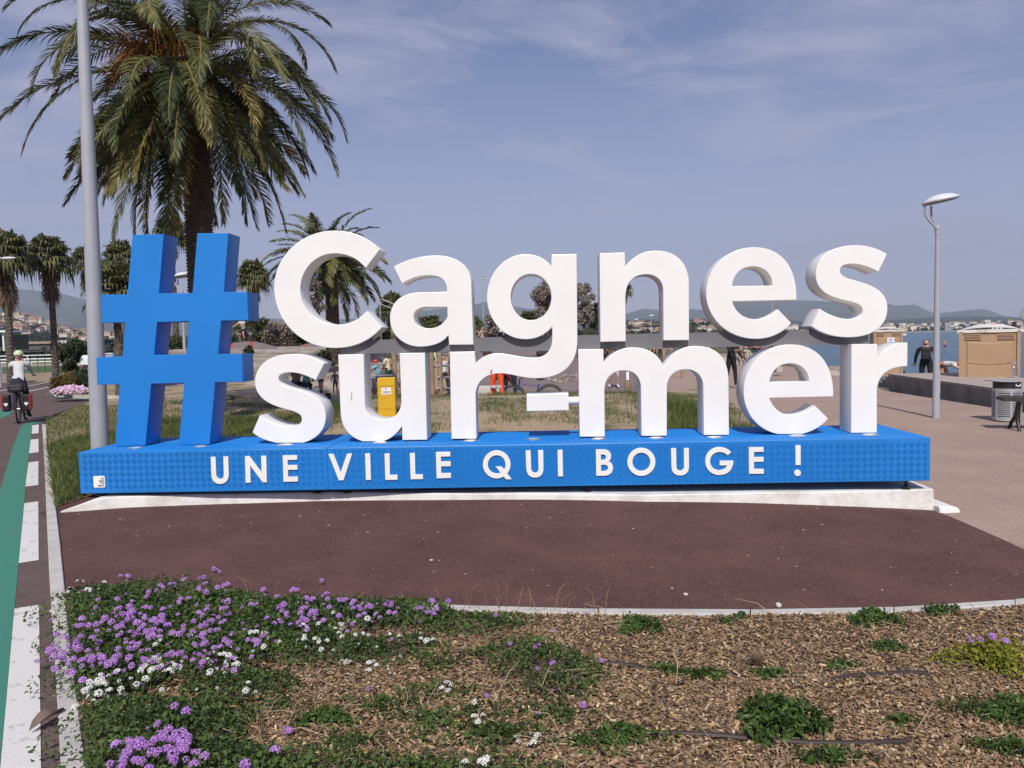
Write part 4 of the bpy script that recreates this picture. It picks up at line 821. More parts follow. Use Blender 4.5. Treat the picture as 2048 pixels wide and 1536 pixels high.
def phoenix(label, px, D, zb, zc, L, r0, r1, specs, nl, ll, w, rows, stalks=True, wob=.05):
    b2 = polar(px, D); base = np.array([b2[0], b2[1], zb]); top = np.array([b2[0], b2[1], zc])
    root = empty('date_palm', tuple(base), 0, label, 'palm tree')
    V, f = scaly_trunk(np.zeros(3), top-base+np.array([0, 0, .3]), r0, r1, rows, wob=wob); MB().add(V, f).build('trunk', ptrunk, root)
    h = zc-zb
    b = MB(); b.ellipsoid((0, 0, h+.15), (r1*1.5, r1*1.5, .75), 14, 8)
    for k in range(70): # cut leaf stubs round the neck
        a = rng.uniform(0, 6.28); z = h+rng.uniform(-.55, .5); d = np.array([math.cos(a), math.sin(a), .7]); p = np.array([math.cos(a)*r1*1.1, math.sin(a)*r1*1.1, z]); b.tube([p, p+d*.16*rng.uniform(.6, 1.5)], [.045, .02], 5)
    b.build('crown_neck', ptrunk, root)
    for (az, el, bend, lm, mtl) in specs:
        V, q, t, P = palm_frond(L*lm, el, bend, nl, ll, w, rng.normal(0, .5), rng.uniform(.1, .5)); b = MB()
        off = np.array([r1*.7, 0, 0]); V = V+off; P = P+off
        tw = rotm('X', rng.normal(0, .25)); V = V@tw.T; P = P@tw.T
        b.add(V, [q, t]); b.tube(P, np.linspace(.028, .006, len(P))*(L/4.2), 5, 1, False)
        o = b.build('frond', [mtl, rachis_m], root); o.location = (0, 0, h+rng.uniform(-.25, .45)); o.rotation_euler = (0, 0, az)
    if stalks:
        om = leafmat('date_stalks', (.16, .06, .012), (.38, .17, .04), 3, .1, .7)
        for k in range(11):
            a = rng.uniform(0, 6.28) if k > 6 else rng.uniform(-2.9, -.9); b = MB(); e0 = rng.uniform(-.1, .7)
            st = np.array([math.cos(a)*.3, math.sin(a)*.3, .25]); en = st+np.array([math.cos(a), math.sin(a), math.tan(e0)*.6])*.75; b.tube([st, (st+en)/2+np.array([0, 0, .1]), en], [.03, .025, .02], 5)
            for j in range(34):
                d = np.array([math.cos(a)*.5, math.sin(a)*.5, -.5])+rng.normal(0, .45, 3); b.tube([en, en+d*.28, en+d*.55+np.array([0, 0, -.16])], [.008, .007, .005], 3, cap=False)
            o = b.build('date_stalk', om, root); o.location = (0, 0, h+.1)
    return root
sp = []
for i in range(94):
    f = (i+.5)/94; el = R(84)-R(152)*f**.98; az = i*2.39996+rng.normal(0, .15)
    bend = np.interp(math.degrees(el), [-70, -45, -20, 0, 30, 60, 85], [8, 22, 48, 72, 108, 128, 118])*rng.uniform(.85, 1.15)
    gold = (el < R(0) and rng.random() < .42) or rng.random() < .10
    sp.append((az, el+rng.normal(0, .08), R(bend), rng.uniform(.86, 1.06)*(1 if el > R(-10) else .9), palm_gold if gold else palm_green))
for az, el in ((-95, -62), (-80, -70), (-110, -66), (-60, -58), (-125, -56), (-92, -48), (178, -38), (192, -50), (165, -46), (200, -34), (205, -58), (2, -40), (-12, -52), (14, -46), (-22, -36), (-30, -60), (-45, -50), (215, -44)):
    sp.append((R(az+rng.normal(0, 4)), R(el), R(20+rng.uniform(0, 18)), rng.uniform(.88, 1.02), palm_gold if rng.random() < .4 else palm_green))
phoenix('tallest date palm with a huge drooping crown behind the blue hashtag', 409, 17, .1, 7.45, 3.75, .285, .265, sp, 108, .46, .025, 105)
sp = []
for i in range(74):
    f = (i+.5)/74; el = R(80)-R(125)*f; sp.append((i*2.39996, el, R(np.interp(math.degrees(el), [-50, 0, 30, 80], [30, 60, 75, 70])), rng.uniform(.85, 1.1), palm_gold if rng.random() < .12 else palm_green))
phoenix('shorter date palm seen through and above the white capital C', 668, 33, .6, 5.0, 2.6, .29, .25, sp, 62, .46, .040, 60, False)

def fan_leaf(b, base, az, el, Lp, r, nseg=16, droop=.4, mi=0):
    ca, sa = math.cos(az), math.sin(az); o_ = np.array([ca, sa, 0]); d = o_*math.cos(el)+np.array([0, 0, math.sin(el)]); s_ = np.array([-sa, ca, 0]); u_ = np.cross(d, s_)
    c = base+d*Lp-np.array([0, 0, droop*.15*Lp]); b.tube([base, (base+c)/2+np.array([0, 0, .05]), c], [.02, .016, .012], 3, mi, False)
    th = np.linspace(-1.95, 1.95, nseg)+rng.normal(0, .03, nseg); D_ = np.cos(th)[:, None]*d+np.sin(th)[:, None]*s_; W_ = -np.sin(th)[:, None]*d+np.cos(th)[:, None]*s_
    l_ = r*rng.uniform(.8, 1.08, nseg)[:, None]; g = np.array([0, 0, -1.]); w = r*.15
    m = c+D_*l_*.55-u_*0.03; tip = c+D_*l_*.93+g*l_*droop*rng.uniform(.5, 1.3, nseg)[:, None]
    m2 = c+D_*l_*.8+g*l_*droop*.25; V = np.stack([np.repeat(c[None], nseg, 0), m+W_*w*.55, m2+W_*w*.35, tip, m2-W_*w*.35, m-W_*w*.55], 1).reshape(-1, 3); k = np.arange(nseg)[:, None]*6
    b.add(V, [np.concatenate([k+np.array([1, 2, 4, 5])]), np.concatenate([k+np.array([0, 1, 5]), k+np.array([2, 3, 4])])], mi)
fan_green = leafmat('fan_palm_leaf', (.038, .050, .018), (.17, .165, .065), 1, .28, .5); wtrunk = trunk_mat('fan_palm_trunk', (.045, .036, .028), (.15, .125, .10), 4)
def fan_palm(label, px, cy, D, zb, rpx, trunk_w=.42, skirt=1.0, nleaf=38, group='fan palms lining the road'):
    rpx *= rng.uniform(.86, 1.0); trunk_w *= .84
    c = atD(px, cy, D); r = rpx*D/F; b2 = polar(px, D); root = empty('fan_palm', (c[0], c[1], zb), 0, label, 'palm tree', group); h = c[2]-zb
    V, f = scaly_trunk(np.zeros(3), np.array([0, 0, h]), trunk_w/2, trunk_w/2*.8, max(8, int(h*5)), 12, .06, 1.3); MB().add(V, f).build('trunk', wtrunk, root)
    b = MB()
    for i in range(nleaf):
        el = R(72)-R(100)*(i/nleaf); fan_leaf(b, np.array([0, 0, h+rng.uniform(-.1, .25)]), i*2.39996, el, r*.5, r*.62, 17, rng.uniform(.1, .35)+.75*(i/nleaf))
    b.build('crown', fan_green, root)
    if skirt:
        b = MB()
        for i in range(int(34*skirt)): fan_leaf(b, np.array([0, 0, h-.1-rng.uniform(0, r*.9*skirt)]), i*2.4, R(-62)-R(20)*rng.random(), r*.28, r*.42, 8, .9)
        b.build('dead_leaf_skirt', dead_leaf, root)
fan_palm('leftmost fan palm cut by the left picture edge', 8, 512, 44, -.4, 60, .5, 1.3)
fan_palm('fan palm with thatched brown skirt left of the tall grey pole', 98, 518, 47, -.4, 50, .46, 1.3)
fan_palm('fan palm crown half hidden by the tall grey pole', 172, 528, 55, -.4, 36, .44, .9)
fan_palm('fan palm peeping out between the pole and the hashtag', 243, 520, 52, -.3, 42, .44, .8)
fan_palm('fan palm crown just left of the tall date palm trunk', 341, 466, 48, -.3, 40, .44, .7)
fan_palm('small fan palm right of the hashtag', 506, 556, 58, .8, 40, .44, .8)
fan_palm('short bushy fan palm low between the pole and the hashtag', 230, 588, 26, .0, 66, .34, 0, 40)
fan_palm('fan palm low behind the right tip of the capital C', 785, 618, 55, 1.0, 36, .4, .7, 36, 'palms beyond the playground')
fan_palm('small palm seen through the hole of the letter a', 862, 655, 62, 1.0, 30, .35, .3, 36, 'palms beyond the playground')
fan_palm('dark palm beside the playground right of the letter a', 946, 655, 62, 1.2, 26, .35, .3, 34, 'palms beyond the playground')
fan_palm('small palm seen through the hole of the letter g', 1058, 645, 58, 1.2, 28, .35, .3, 34, 'palms beyond the playground')
fan_palm('palm crown peeking past the left leg of the letter n', 1247, 580, 80, -.2, 22, .4, .8, 34, 'palms beyond the playground')
fan_palm('brownish palm crown above the low shrubs right of the hashtag', 484, 648, 48, 1.0, 30, .35, .9, 30, 'palms beyond the playground')

bark = mat('bark', (.07, .052, .04), rough=1, scale=8, var=.35, bump=.6, bscale=20)
def bushy(name, label, px, py0, py1, wpx, D, leaf, N, size, trunk=0.0, clumps=9, group=None, cat='shrub', jit=1.2, flat=1.0):
    """shrub or small tree: leaves spread through many clumps, limbs running to the clumps. py0 top, py1 base row in the photo"""
    base = atD(px, py1, D); top = atD(px, py0, D); h = top[2]-base[2]; w = wpx*D/F/2
    root = empty(name, tuple(base), 0, label, cat, group); ch = h*(1-trunk); Ps = []; Ns = []; b2 = MB()
    if trunk: b2.tube([(0, 0, -.1), (w*.06, 0, h*trunk*.6), (0, w*.05, h*trunk+ch*.3)], [.05*h*.6, .04*h*.6, .02*h*.6], 7)
    for k in range(clumps):
        f = rng.random(); z = h*trunk+ch*(.12+.8*f); rad = w*math.sqrt(max(.05, 1-(2*(z-h*trunk)/ch-.9)**2*.8))*.72
        a = k*2.4+rng.normal(0, .3); c = np.array([math.cos(a)*rad*rng.uniform(.3, 1), math.sin(a)*rad*rng.uniform(.3, 1)*flat, z]); r_ = w*rng.uniform(.25, .48)*(1 if clumps < 20 else .6)
        d = rng.normal(size=(N//clumps, 3)); d /= np.linalg.norm(d, axis=1)[:, None]; rr_ = r_*rng.random(N//clumps)**.4
        P = c+d*rr_[:, None]*np.array([1, 1, min(.95, ch/w*.45+.35)]); P[:, 2] = np.maximum(P[:, 2], .02); Ps.append(P); Ns.append(d)
        b2.tube([(0, 0, h*trunk*.7), (c*.5)+np.array([0, 0, h*trunk*.35]), c], [.022*h*.5, .014*h*.5, .006*h*.4], 4, cap=False)
    P = np.concatenate(Ps); b = MB(); V, f = leaf_cloud(P, np.concatenate(Ns)+np.array([0, 0, .4]), size, .5, .2, jit); b.add(V, f); o = b.build('crown', leaf, root); o['kind'] = 'stuff'
    b2.build('trunk' if trunk else 'stems', bark, root); return root
tam = leafmat('tamarisk_foliage', (.13, .105, .085), (.36, .30, .26), .9, .15, .8); dgreen = leafmat('evergreen_leaf', (.014, .022, .010), (.060, .075, .028), .8, .12, .6)
mgreen = leafmat('shrub_leaf', (.028, .040, .014), (.11, .12, .045), .8, .2, .6); bronze = leafmat('bronze_shrub_leaf', (.05, .045, .012), (.20, .14, .04), 2.0, .2, .6)
bushy('tamarisk', 'greyish tamarisk tree inside the left of the capital C', 628, 560, 660, 62, 29, tam, 4800, .10, .15, 26, cat='tree')
bushy('tamarisk', 'grey brown tamarisk seen through the letter g', 1096, 560, 668, 78, 42, tam, 6000, .13, .18, 30, cat='tree')
bushy('tamarisk', 'feathery grey tamarisk between the letters g and n', 1168, 566, 668, 56, 41, tam, 6000, .12, .15, 30, cat='tree')
bushy('cypress', 'slim dark conifer right of the feathery tamarisk', 1190, 590, 668, 22, 46, dgreen, 1600, .16, .1, 9, cat='tree')
bushy('shrub', 'grey leafed shrub beside the girl in jeans', 985, 625, 700, 46, 55, tam, 2600, .2, 0, 10)
bushy('shrub', 'silver green shrub left below the capital C', 556, 636, 690, 60, 50, tam, 2600, .2, 0, 10)
bushy('shrub', 'dark green shrub under the lower left of the capital C', 610, 650, 692, 70, 47, dgreen, 2600, .2, 0, 10)
bushy('cypress', 'narrow dark cypress left of the capital C', 563, 645, 690, 12, 60, dgreen, 900, .2, 0, 7, cat='tree')
bushy('shrub', 'mixed green shrub on the mound right of the hashtag', 520, 640, 690, 50, 52, mgreen, 2200, .22, 0, 9)
bushy('shrub', 'dark shrub behind the climbing frame under the C tip', 745, 632, 700, 90, 50, dgreen, 3400, .22, 0, 12)
bushy('shrub', 'dark green hedge behind the letter a', 815, 640, 694, 90, 66, mgreen, 2600, .26, 0, 12)
bushy('shrub', 'dense dark hedge by the road left of the grey pole', 142, 686, 724, 66, 60, dgreen, 3200, .25, 0, 12)
bushy('shrub', 'bronze tipped rounded shrub on the traffic island', 124, 737, 790, 64, 27, bronze, 4200, .075, 0, 12)
bushy('shrub', 'dusky green rosemary shrub behind the pink flowers', 166, 738, 783, 60, 29, dgreen, 2800, .09, 0, 10)
bushy('shrub', 'grey green low shrub by the roadside left of the pole', 140, 720, 742, 40, 52, mgreen, 1500, .2, 0, 8)
bushy('shrub', 'green shrub seen between the bars of the hashtag', 345, 680, 722, 80, 45, mgreen, 2200, .2, 0, 9)
bushy('shrub', 'dry ornamental grass clump behind the letters u and r', 1195, 694, 712, 60, 40, leafmat('straw_leaf', (.13, .10, .04), (.32, .26, .13), 1, .2, .7), 1500, .2, 0, 7)
bushy('shrub', 'green shrub patch on the pale rock slope above the letter s', 650, 700, 722, 34, 32, mgreen, 900, .1, 0, 6)
bushy('shrub', 'small shrub at the foot of the pale rock slope right of the hashtag', 500, 690, 716, 24, 38, dgreen, 900, .14, 0, 6)
# pink cushion of daisies on the island
c = atD(142, 790, 25.5); root = empty('pink_daisies', tuple(c), 0, 'cushion of pale pink flowers beside the bronze shrub', 'flower bed'); N = 1100
a = rng.uniform(0, 6.28, N); r_ = np.sqrt(rng.random(N)); P = np.column_stack([r_*.68*np.cos(a), r_*.45*np.sin(a), .26*np.sqrt(1-r_**2*.9)+rng.normal(0, .02, N)])
b = MB(); V, f = leaf_cloud(P, np.column_stack([np.cos(a)*r_*.4, np.sin(a)*r_*.4-.4, np.full(N, 1.)]), .085, .9, .05, .4); b.add(V, f); o = b.build('flowers', pinkm, root); o['kind'] = 'stuff'
b = MB(); V, f = leaf_cloud(P*np.array([1.05, 1.05, .7]), np.column_stack([np.cos(a), np.sin(a), np.full(N, .5)]), .08, .4); b.add(V, f); o = b.build('foliage', mgreen, root); o['kind'] = 'stuff'
# ================================================================ slopes and tracks behind the bank
def T2(u, D):
    rock = np.interp(D, [20, 23, 26, 30, 36, 40, 46, 60], [-.05, -.05, .0, .55, 1.15, 1.5, 1.55, 1.55])
    mid = np.interp(D, [20, 22, 26, 35, 50, 62, 90], [-.34, -.33, -.15, .32, .92, 1.22, 1.25])
    k = sstep(700, 930, u); z = rock*(1-k)+mid*k; k2 = sstep(1225, 1330, u); return z*(1-k2)-.19*k2
def slope(name, us, Ds, m, amp=0.0):
    U, Dd = np.meshgrid(us, Ds); X = CAM[0]+Dd*(AW[0]+AR[0]*(U-1024)/F); Y = CAM[1]+Dd*(AW[1]+AR[1]*(U-1024)/F)
    Z = T2(U, Dd)+amp*(fbm(X*.9, Y*.9, 4)-.5)*sstep(0, 3, Dd-Ds[0])*np.minimum(1, sstep(us[0], us[0]+25, U)*1.0)*(1-sstep(us[-1]-25, us[-1], U))
    n = len(us); k = len(Ds); q = np.array([[i*n+j, i*n+j+1, (i+1)*n+j+1, (i+1)*n+j] for i in range(k-1) for j in range(n-1)])
    return struct(MB().add(np.column_stack([X.ravel(), Y.ravel(), Z.ravel()]), q).build(name, m, None, 60))
rock_m = mat('pale_rock', (.17, .13, .095), rough=1, scale=.9, bump=.9, bscale=5, col2=(.34, .30, .26), thr=(.38, .6), detail=10)
slope('rock_slope', np.arange(300, 801, 10), np.arange(21.5, 47, .8), rock_m, .32)
slope('dirt_slope', np.linspace(800, 930, 8), np.arange(21.5, 47, 1.5), dirt, .12)
slope('pump_track', np.linspace(930, 1330, 24), np.arange(21.3, 70, 1.6), track_asphalt, 0)
# asphalt bumps on top of the rock slope with red stripes
stripe_red = mat('red_stripe_paint', (.42, .05, .03), rough=.8, var=.1); 
def track_bump(px0, px1, ytop, D, stripes, lab):
    n = 22; us = np.linspace(px0, px1, n); b = MB(); V = []
    prof = np.sin(np.linspace(0, math.pi, n))**.8
    for k, (dd, hf) in enumerate(((-3.5, 0), (-1.5, .75), (0, 1), (3, .9))):
        for i, u_ in enumerate(us):
            p = polar(u_, D+dd); zt = atD(u_, ytop, D)[2]; V.append((p[0], p[1], 1.42+(zt-1.42)*prof[i]*hf))
    f = np.array([[r*n+i, r*n+i+1, (r+1)*n+i+1, (r+1)*n+i] for r in range(3) for i in range(n-1)]); mi = np.zeros(len(f), int)
    o = b.add(V, f).build('track_bump', [track_asphalt, stripe_red], None, 60); o['kind'] = 'structure'
    for pg in o.data.polygons:
        if (pg.index % (n-1)) in stripes: pg.material_index = 1
track_bump(430, 568, 683, 43, (5, 11), ''); track_bump(588, 700, 684, 44, (4,), '')
# cut stone block on the bank
stone_b = mat('cut_stone', (.46, .39, .33), rough=.95, scale=4, var=.15, bump=.4, bscale=20)
def block(lab, x0, x1, y0, y1, D, dep, m=stone_b, rz=.3, name='stone_block', cat='stone block', bev=.03):
    p = atD((x0+x1)/2, y1, D); w = (x1-x0)*D/F; h = (y1-y0)*D/F; b = MB().box((0, 0, h/2-.05), (w, dep, h+.1)); o = b.build(name, m); o.location = p; o.rotation_euler = (0, 0, rz)
    md = o.modifiers.new('bevel', 'BEVEL'); md.width = bev; md.segments = 2; return tag(o, lab, cat)
block('pale cut stone block on the grass left of the lower letter s', 476, 514, 782, 799, 23, .8)
conc = mat('grey_concrete', (.33, .30, .275), rough=.95, scale=1.2, bump=.3, bscale=15, col2=(.45, .41, .37))
block('pale grey concrete kerb block by the orange trousers', 940, 1012, 772, 800, 22.6, .6, mat('white_granite', (.48, .46, .44), rough=.9, var=.15, scale=10), .0, 'concrete_block', 'block')
# roadside island with pink flowers
isl = [onG(108, 789, 0), onG(130, 795, 0), onG(200, 798, 0), onG(330, 800, 0), onG(330, 775, 0), onG(200, 768), onG(110, 772)]
isl = np.array(isl); o = sheet('traffic_island', [tuple(p[:2]) for p in isl], lambda x, y: .09, soil_grass, None)
ring = np.concatenate([isl, isl[:1]]); cen = isl.mean(0); outer = cen+(ring-cen)*1.045; outer[:, 2] = 0; ring = ring.copy(); ring[:, 2] = 0
A_, B_ = pair_resample(outer, ring, 1.0); kerb('island_kerb', A_, B_, .12)
b = MB(); o1 = cen+(outer-cen)*1.005; o2 = cen+(outer-cen)*1.07; n = len(o1); V = np.concatenate([o1, o2]); V[:, 2] = .004
o = struct(b.add(V, np.array([[i, i+1, n+i+1, n+i] for i in range(n-1)])).build('island_green_line', green_paint))
# thin white lines on the cycle path behind the rider
for A, B in (((-10, 783.5), (100, 764)), ((48, 784), (105, 773))):
    a0, b0 = onZ(*A, .004), onZ(*B, .004); d = (b0-a0)/np.linalg.norm(b0-a0); nn = np.array([-d[1], d[0], 0])*.06
    MBo = MB().add([a0-nn, b0-nn, b0+nn, a0+nn], [[0, 1, 2, 3]]).build('path_line', white_road); struct(MBo)
b = MB(); V = [onZ(x, y, .004) for x, y in ((-30, 836), (4, 836), (20, 829), (24, 822), (16, 817), (-30, 812))]; o = b.add(V, [[0, 1, 2, 3, 4, 5]]).build('green_patch', green_paint); struct(o)
if o.data.polygons[0].normal.z < 0: o.data.flip_normals()
# ================================================================ far land
hill_m = mat('far_hill', (.050, .062, .036), rough=1, scale=.004, col2=(.125, .115, .085), detail=10, thr=(.4, .65))
wood_m = leafmat('far_wood', (.012, .020, .010), (.055, .062, .028), .02, .05, .9)
def ridge(name, pts, D, Dn, ybase=None, m=hill_m, amp=.06, zb=-.7):
    us = np.linspace(pts[0][0], pts[-1][0], max(60, int((pts[-1][0]-pts[0][0])/9))); yt = np.interp(us, [p[0] for p in pts], [p[1] for p in pts]); rows = 9; V = []
    for r in range(rows+3):
        f = r/rows; Dd = Dn+(D-Dn)*min(f, 1.25)
        for u_, y_ in zip(us, yt):
            zt = atD(u_, y_, D)[2]; p = polar(u_, Dd); ff = f if f <= 1 else max(0, 1-(f-1)*2.5)
            nzv = (fbm(np.float64(p[0]*6/D*3), np.float64(p[1]*6/D*3), 4)-.5)*2; V.append((p[0], p[1], zb+(zt-zb)*(ff**1.15)*(1+(amp*6*nzv*(1-ff) if ff < 1 else amp*.25*nzv))))
    n = len(us); q = np.array([[i*n+j, i*n+j+1, (i+1)*n+j+1, (i+1)*n+j] for i in range(rows+2) for j in range(n-1)])
    return struct(MB().add(V, q).build(name, m, None, 50))
ridge('mountain', [(-900, 600), (-500, 560), (-250, 590), (-100, 577), (0, 581), (45, 579), (95, 583), (140, 590), (180, 600), (230, 618), (300, 632), (420, 640), (520, 636), (640, 640), (760, 636)], 7600, 3600)
ridge('far_ridge', [(700, 640), (800, 628), (880, 618), (948, 611), (975, 604), (1010, 610), (1060, 618), (1120, 624), (1200, 628), (1253, 628), (1290, 617), (1330, 622), (1385, 618), (1420, 622), (1470, 606), (1540, 603), (1620, 601), (1700, 606), (1776, 608), (1795, 612), (1830, 609), (1848, 619), (1868, 627), (1895, 625), (1935, 620), (1966, 618), (1986, 624), (2005, 632), (2060, 637), (2300, 640)], 8600, 4600)
ridge('wooded_ridge', [(1150, 645), (1220, 641), (1300, 638), (1400, 637), (1500, 640), (1640, 643), (1760, 641), (1840, 637), (1900, 634), (1960, 633), (2048, 636), (2300, 640)], 4200, 2500, m=mat('wooded_hill', (.030, .040, .022), rough=1, scale=.02, var=.4))
# old town hill on the left
TH = [(-400, 660), (-150, 640), (-40, 634), (20, 628), (40, 627), (70, 636), (105, 647), (150, 656), (200, 664), (280, 672), (400, 676), (520, 672), (640, 668)]
ridge('town_hill', TH, 1500, 760, amp=.02, m=mat('hill_scrub', (.030, .040, .018), rough=1, scale=.03, col2=(.085, .085, .045)))
def town_pt(u, f):
    """point on the town hill: f=0 foot, f=1 crest"""
    y = np.interp(u, [p[0] for p in TH], [p[1] for p in TH]); zt = atD(u, y, 1500)[2]; Dd = 760+740*f; p = polar(u, Dd); return np.array([p[0], p[1], -.7+(zt+.7)*f**1.15]), Dd
wallc = [mat('house_wall_%s' % k, c, rough=.9, var=.08, scale=.3) for k, c in (('cream', (.56, .47, .36)), ('pink', (.54, .42, .33)), ('white', (.66, .63, .58)), ('ochre', (.50, .37, .22)), ('grey', (.40, .38, .35)))]
roofm = mat('roof_tiles', (.27, .165, .115), rough=.9, var=.25, scale=.8); flatroof = mat('flat_roof', (.42, .38, .34), rough=.9, var=.1, scale=.4); winm = mat('dark_window', (.04, .045, .05), rough=.3, var=.1)
HM = {}
def house_meshes(kind, wi):
    """unit house meshes (wall, roof, window strip) shared by all copies"""
    k = (kind, wi)
    if k in HM: return HM[k]
    b = MB().box((0, 0, .5), (1, 1, 1)); w_ = b.mesh('wall'); w_.materials.append(wallc[wi])
    b = MB()
    if kind == 'gable': b.add([(-.56, -.56, 1), (.56, -.56, 1), (.56, .56, 1), (-.56, .56, 1), (-.3, 0, 1.32), (.3, 0, 1.32)], [np.array([[0, 1, 5, 4], [2, 3, 4, 5], [3, 2, 1, 0]]), np.array([[1, 2, 5], [3, 0, 4]])])
    else: b.box((0, 0, 1.03), (1.04, 1.04, .06))
    r_ = b.mesh('roof'); r_.materials.append(roofm if kind == 'gable' else flatroof)
    b = MB()
    rows = 2 if kind == 'gable' else 4
    for r in range(rows):
        pass
    b.box((0, 0, 0), (.12, .02, .2))
    wd = b.mesh('window'); wd.materials.append(winm); HM[k] = (w_, r_, wd); return HM[k]
def house(p, w, d, h, rz, kind, wi, label, group, win=True, name='house'):
    w_, r_, wd = house_meshes(kind, wi); root = empty(name, tuple(p), rz, label, 'house' if name == 'house' else 'building', group)
    for me in (w_, r_):
        o = link(me, me.name, root); o.scale = (w, d, h)
    if win:
        for zf in ((.3, .72) if kind == 'gable' else (.2, .45, .7)):
            for xf in (-.3, 0, .3): o = link(wd, 'window', root); o.location = (xf*w, -d/2, zf*h); o.scale = (w, d, h)
    return root
r2 = np.random.default_rng(3)
ntown = 0
for i in range(150):
    u = r2.uniform(-30, 215) if i < 120 else r2.uniform(215, 640); f = r2.uniform(.28, 1.0)**.8
    if u > 120: f *= r2.uniform(.6, 1)
    p, Dd = town_pt(u, f); s = r2.uniform(.7, 1.25); w = r2.uniform(6, 12)*s; h = r2.uniform(5.5, 10)*s
    house(p-np.array([0, 0, 1]), w, r2.uniform(7, 11), h, r2.uniform(-.5, .5)+.1, 'gable' if r2.random() < .75 else 'flat', r2.integers(0, 4), 'small sunlit house of the old hill town at the far left', 'houses of the old hill town', win=False)
p, Dd = town_pt(28, 1.0); tw = empty('castle_tower', tuple(p), 0, 'square castle tower on top of the old hill town', 'tower'); MB().box((0, 0, 6), (13, 13, 14)).build('wall', wallc[3], tw); b = MB(); b.box((0, 0, 13.6), (14, 14, .8)); [b.box((x, y, 14.8), (1.4, 1.4, 1.8)) for x in (-5.8, -2, 2, 5.8) for y in (-6.2, 6.2)]; b.build('battlement', wallc[3], tw)
def far_house(lab, x0, x1, yb, D, hpx, kind, wi, rz=0, name='house', grp=None):
    p = atD((x0+x1)/2, yb, D); w = (x1-x0)*D/F; h = hpx*D/F; return house(p, w, w*.7, h, rz, kind, wi, lab, grp, True, name)
far_house('house with a red tiled roof among trees left of the second fan palm', 47, 64, 668, 420, 5, 'gable', 0, .1)
far_house('white villa with red roof and windows left of the grey pole', 161, 178, 683, 330, 9, 'gable', 2, .15)
far_house('long white flat roofed house left of the grey pole', 120, 143, 687, 380, 6, 'flat', 2, .1)
far_house('white stepped villa halfway down the town hill', 122, 140, 674, 520, 7, 'gable', 2, -.2)
far_house('cream block between pole and hashtag below the town', 206, 222, 672, 420, 8, 'gable', 0, .2)
far_house('pink house seen through the hashtag', 232, 246, 668, 420, 6, 'gable', 1, -.1)
# trees on the town hill and the plain: read as one mass
def tufts(name, pts, lab, m=wood_m, nl=110, ratio=.7):
    Ps = []; Ns = []; sz = []
    for (c, r_, h_) in pts:
        d = rng.normal(size=(nl, 3)); d /= np.linalg.norm(d, axis=1)[:, None]; d[:, 2] = np.abs(d[:, 2]); Ps.append(np.array(c)+d*np.array([r_, r_, h_])*rng.uniform(.65, 1.05, nl)[:, None]); Ns.append(d); sz.append(np.full(nl, r_))
    P = np.concatenate(Ps); s_ = np.concatenate(sz); b = MB(); N = len(P); V, f = leaf_cloud(P, np.concatenate(Ns), 1.0, ratio, .2, .5)
    V = V.reshape(N, 5, 3); V = P[:, None]+(V-P[:, None])*(s_*.42)[:, None, None]; b.add(V.reshape(-1, 3), f); return tag(b.build(name, m), lab, 'trees', kind='stuff')
pts = []
for i in range(620):
    u = r2.uniform(-60, 660); f = r2.uniform(.02, .7)**1.2; p, Dd = town_pt(u, f); r_ = r2.uniform(4, 9); pts.append((p, r_, r_*r2.uniform(.8, 1.3)))
for i in range(330):
    u = r2.uniform(-60, 660); Dd = r2.uniform(230, 720); p = polar(u, Dd); r_ = r2.uniform(3, 6.5)
    pts.append(((p[0], p[1], -.7), r_, r_*r2.uniform(.7, 1.2)*min(1, Dd/400+.25)))
tufts('distant_wood', pts, 'dark trees covering the plain and the foot of the hill town')
# bay shore on the right: buildings and trees
pts = []; 
def shore_b(u, D, w, h, kind, wi, lab='small pale building on the far shore of the bay', grp='buildings along the far shore of the bay', z=None, win=True):
    p = polar(u, D); return house(np.array([p[0], p[1], -.7 if z is None else z]), w, w*.7, h, r2.uniform(-.3, .3), kind, wi, lab, grp, win, 'building')
for i in range(120):
    u = r2.uniform(1455, 2090); D = r2.uniform(1760, 2300); z = -.7+max(0, (D-1850)*.03); shore_b(u, D, r2.uniform(7, 22), r2.uniform(5, 12)*(1+(D > 2000)*.2), 'flat' if r2.random() < .55 else 'gable', r2.choice([0, 1, 2, 2, 4]), z=z, win=False)
for i in range(70):
    u = r2.uniform(1225, 1460); D = r2.uniform(700, 1250); z = -.7+max(0, (D-740)*.036); shore_b(u, D, r2.uniform(7, 15), r2.uniform(4.5, 8), 'flat' if r2.random() < .4 else 'gable', r2.choice([0, 1, 2, 2, 0]), 'small house on the wooded shore seen between the letters n and e', 'houses on the wooded shore', z=z, win=False)
for i in range(360):
    u = r2.uniform(1440, 2100); D = r2.uniform(1760, 2350); p = polar(u, D); r_ = r2.uniform(5, 11); pts.append(((p[0], p[1], -.7+max(0, (D-1850)*.03)), r_, r_*.8))
for i in range(330):
    u = r2.uniform(1180, 1460); D = r2.uniform(640, 1300); p = polar(u, D); r_ = r2.uniform(4, 9); pts.append(((p[0], p[1], -.7+max(0, (D-740)*.036)), r_, r_*.9))
for i in range(160):
    u = r2.uniform(660, 1230); D = r2.uniform(200, 900); p = polar(u, D); r_ = r2.uniform(3, 7); pts.append(((p[0], p[1], -.7), r_, r_*1.0))
tufts('shore_wood', pts, 'dark trees between the buildings along the far shore')
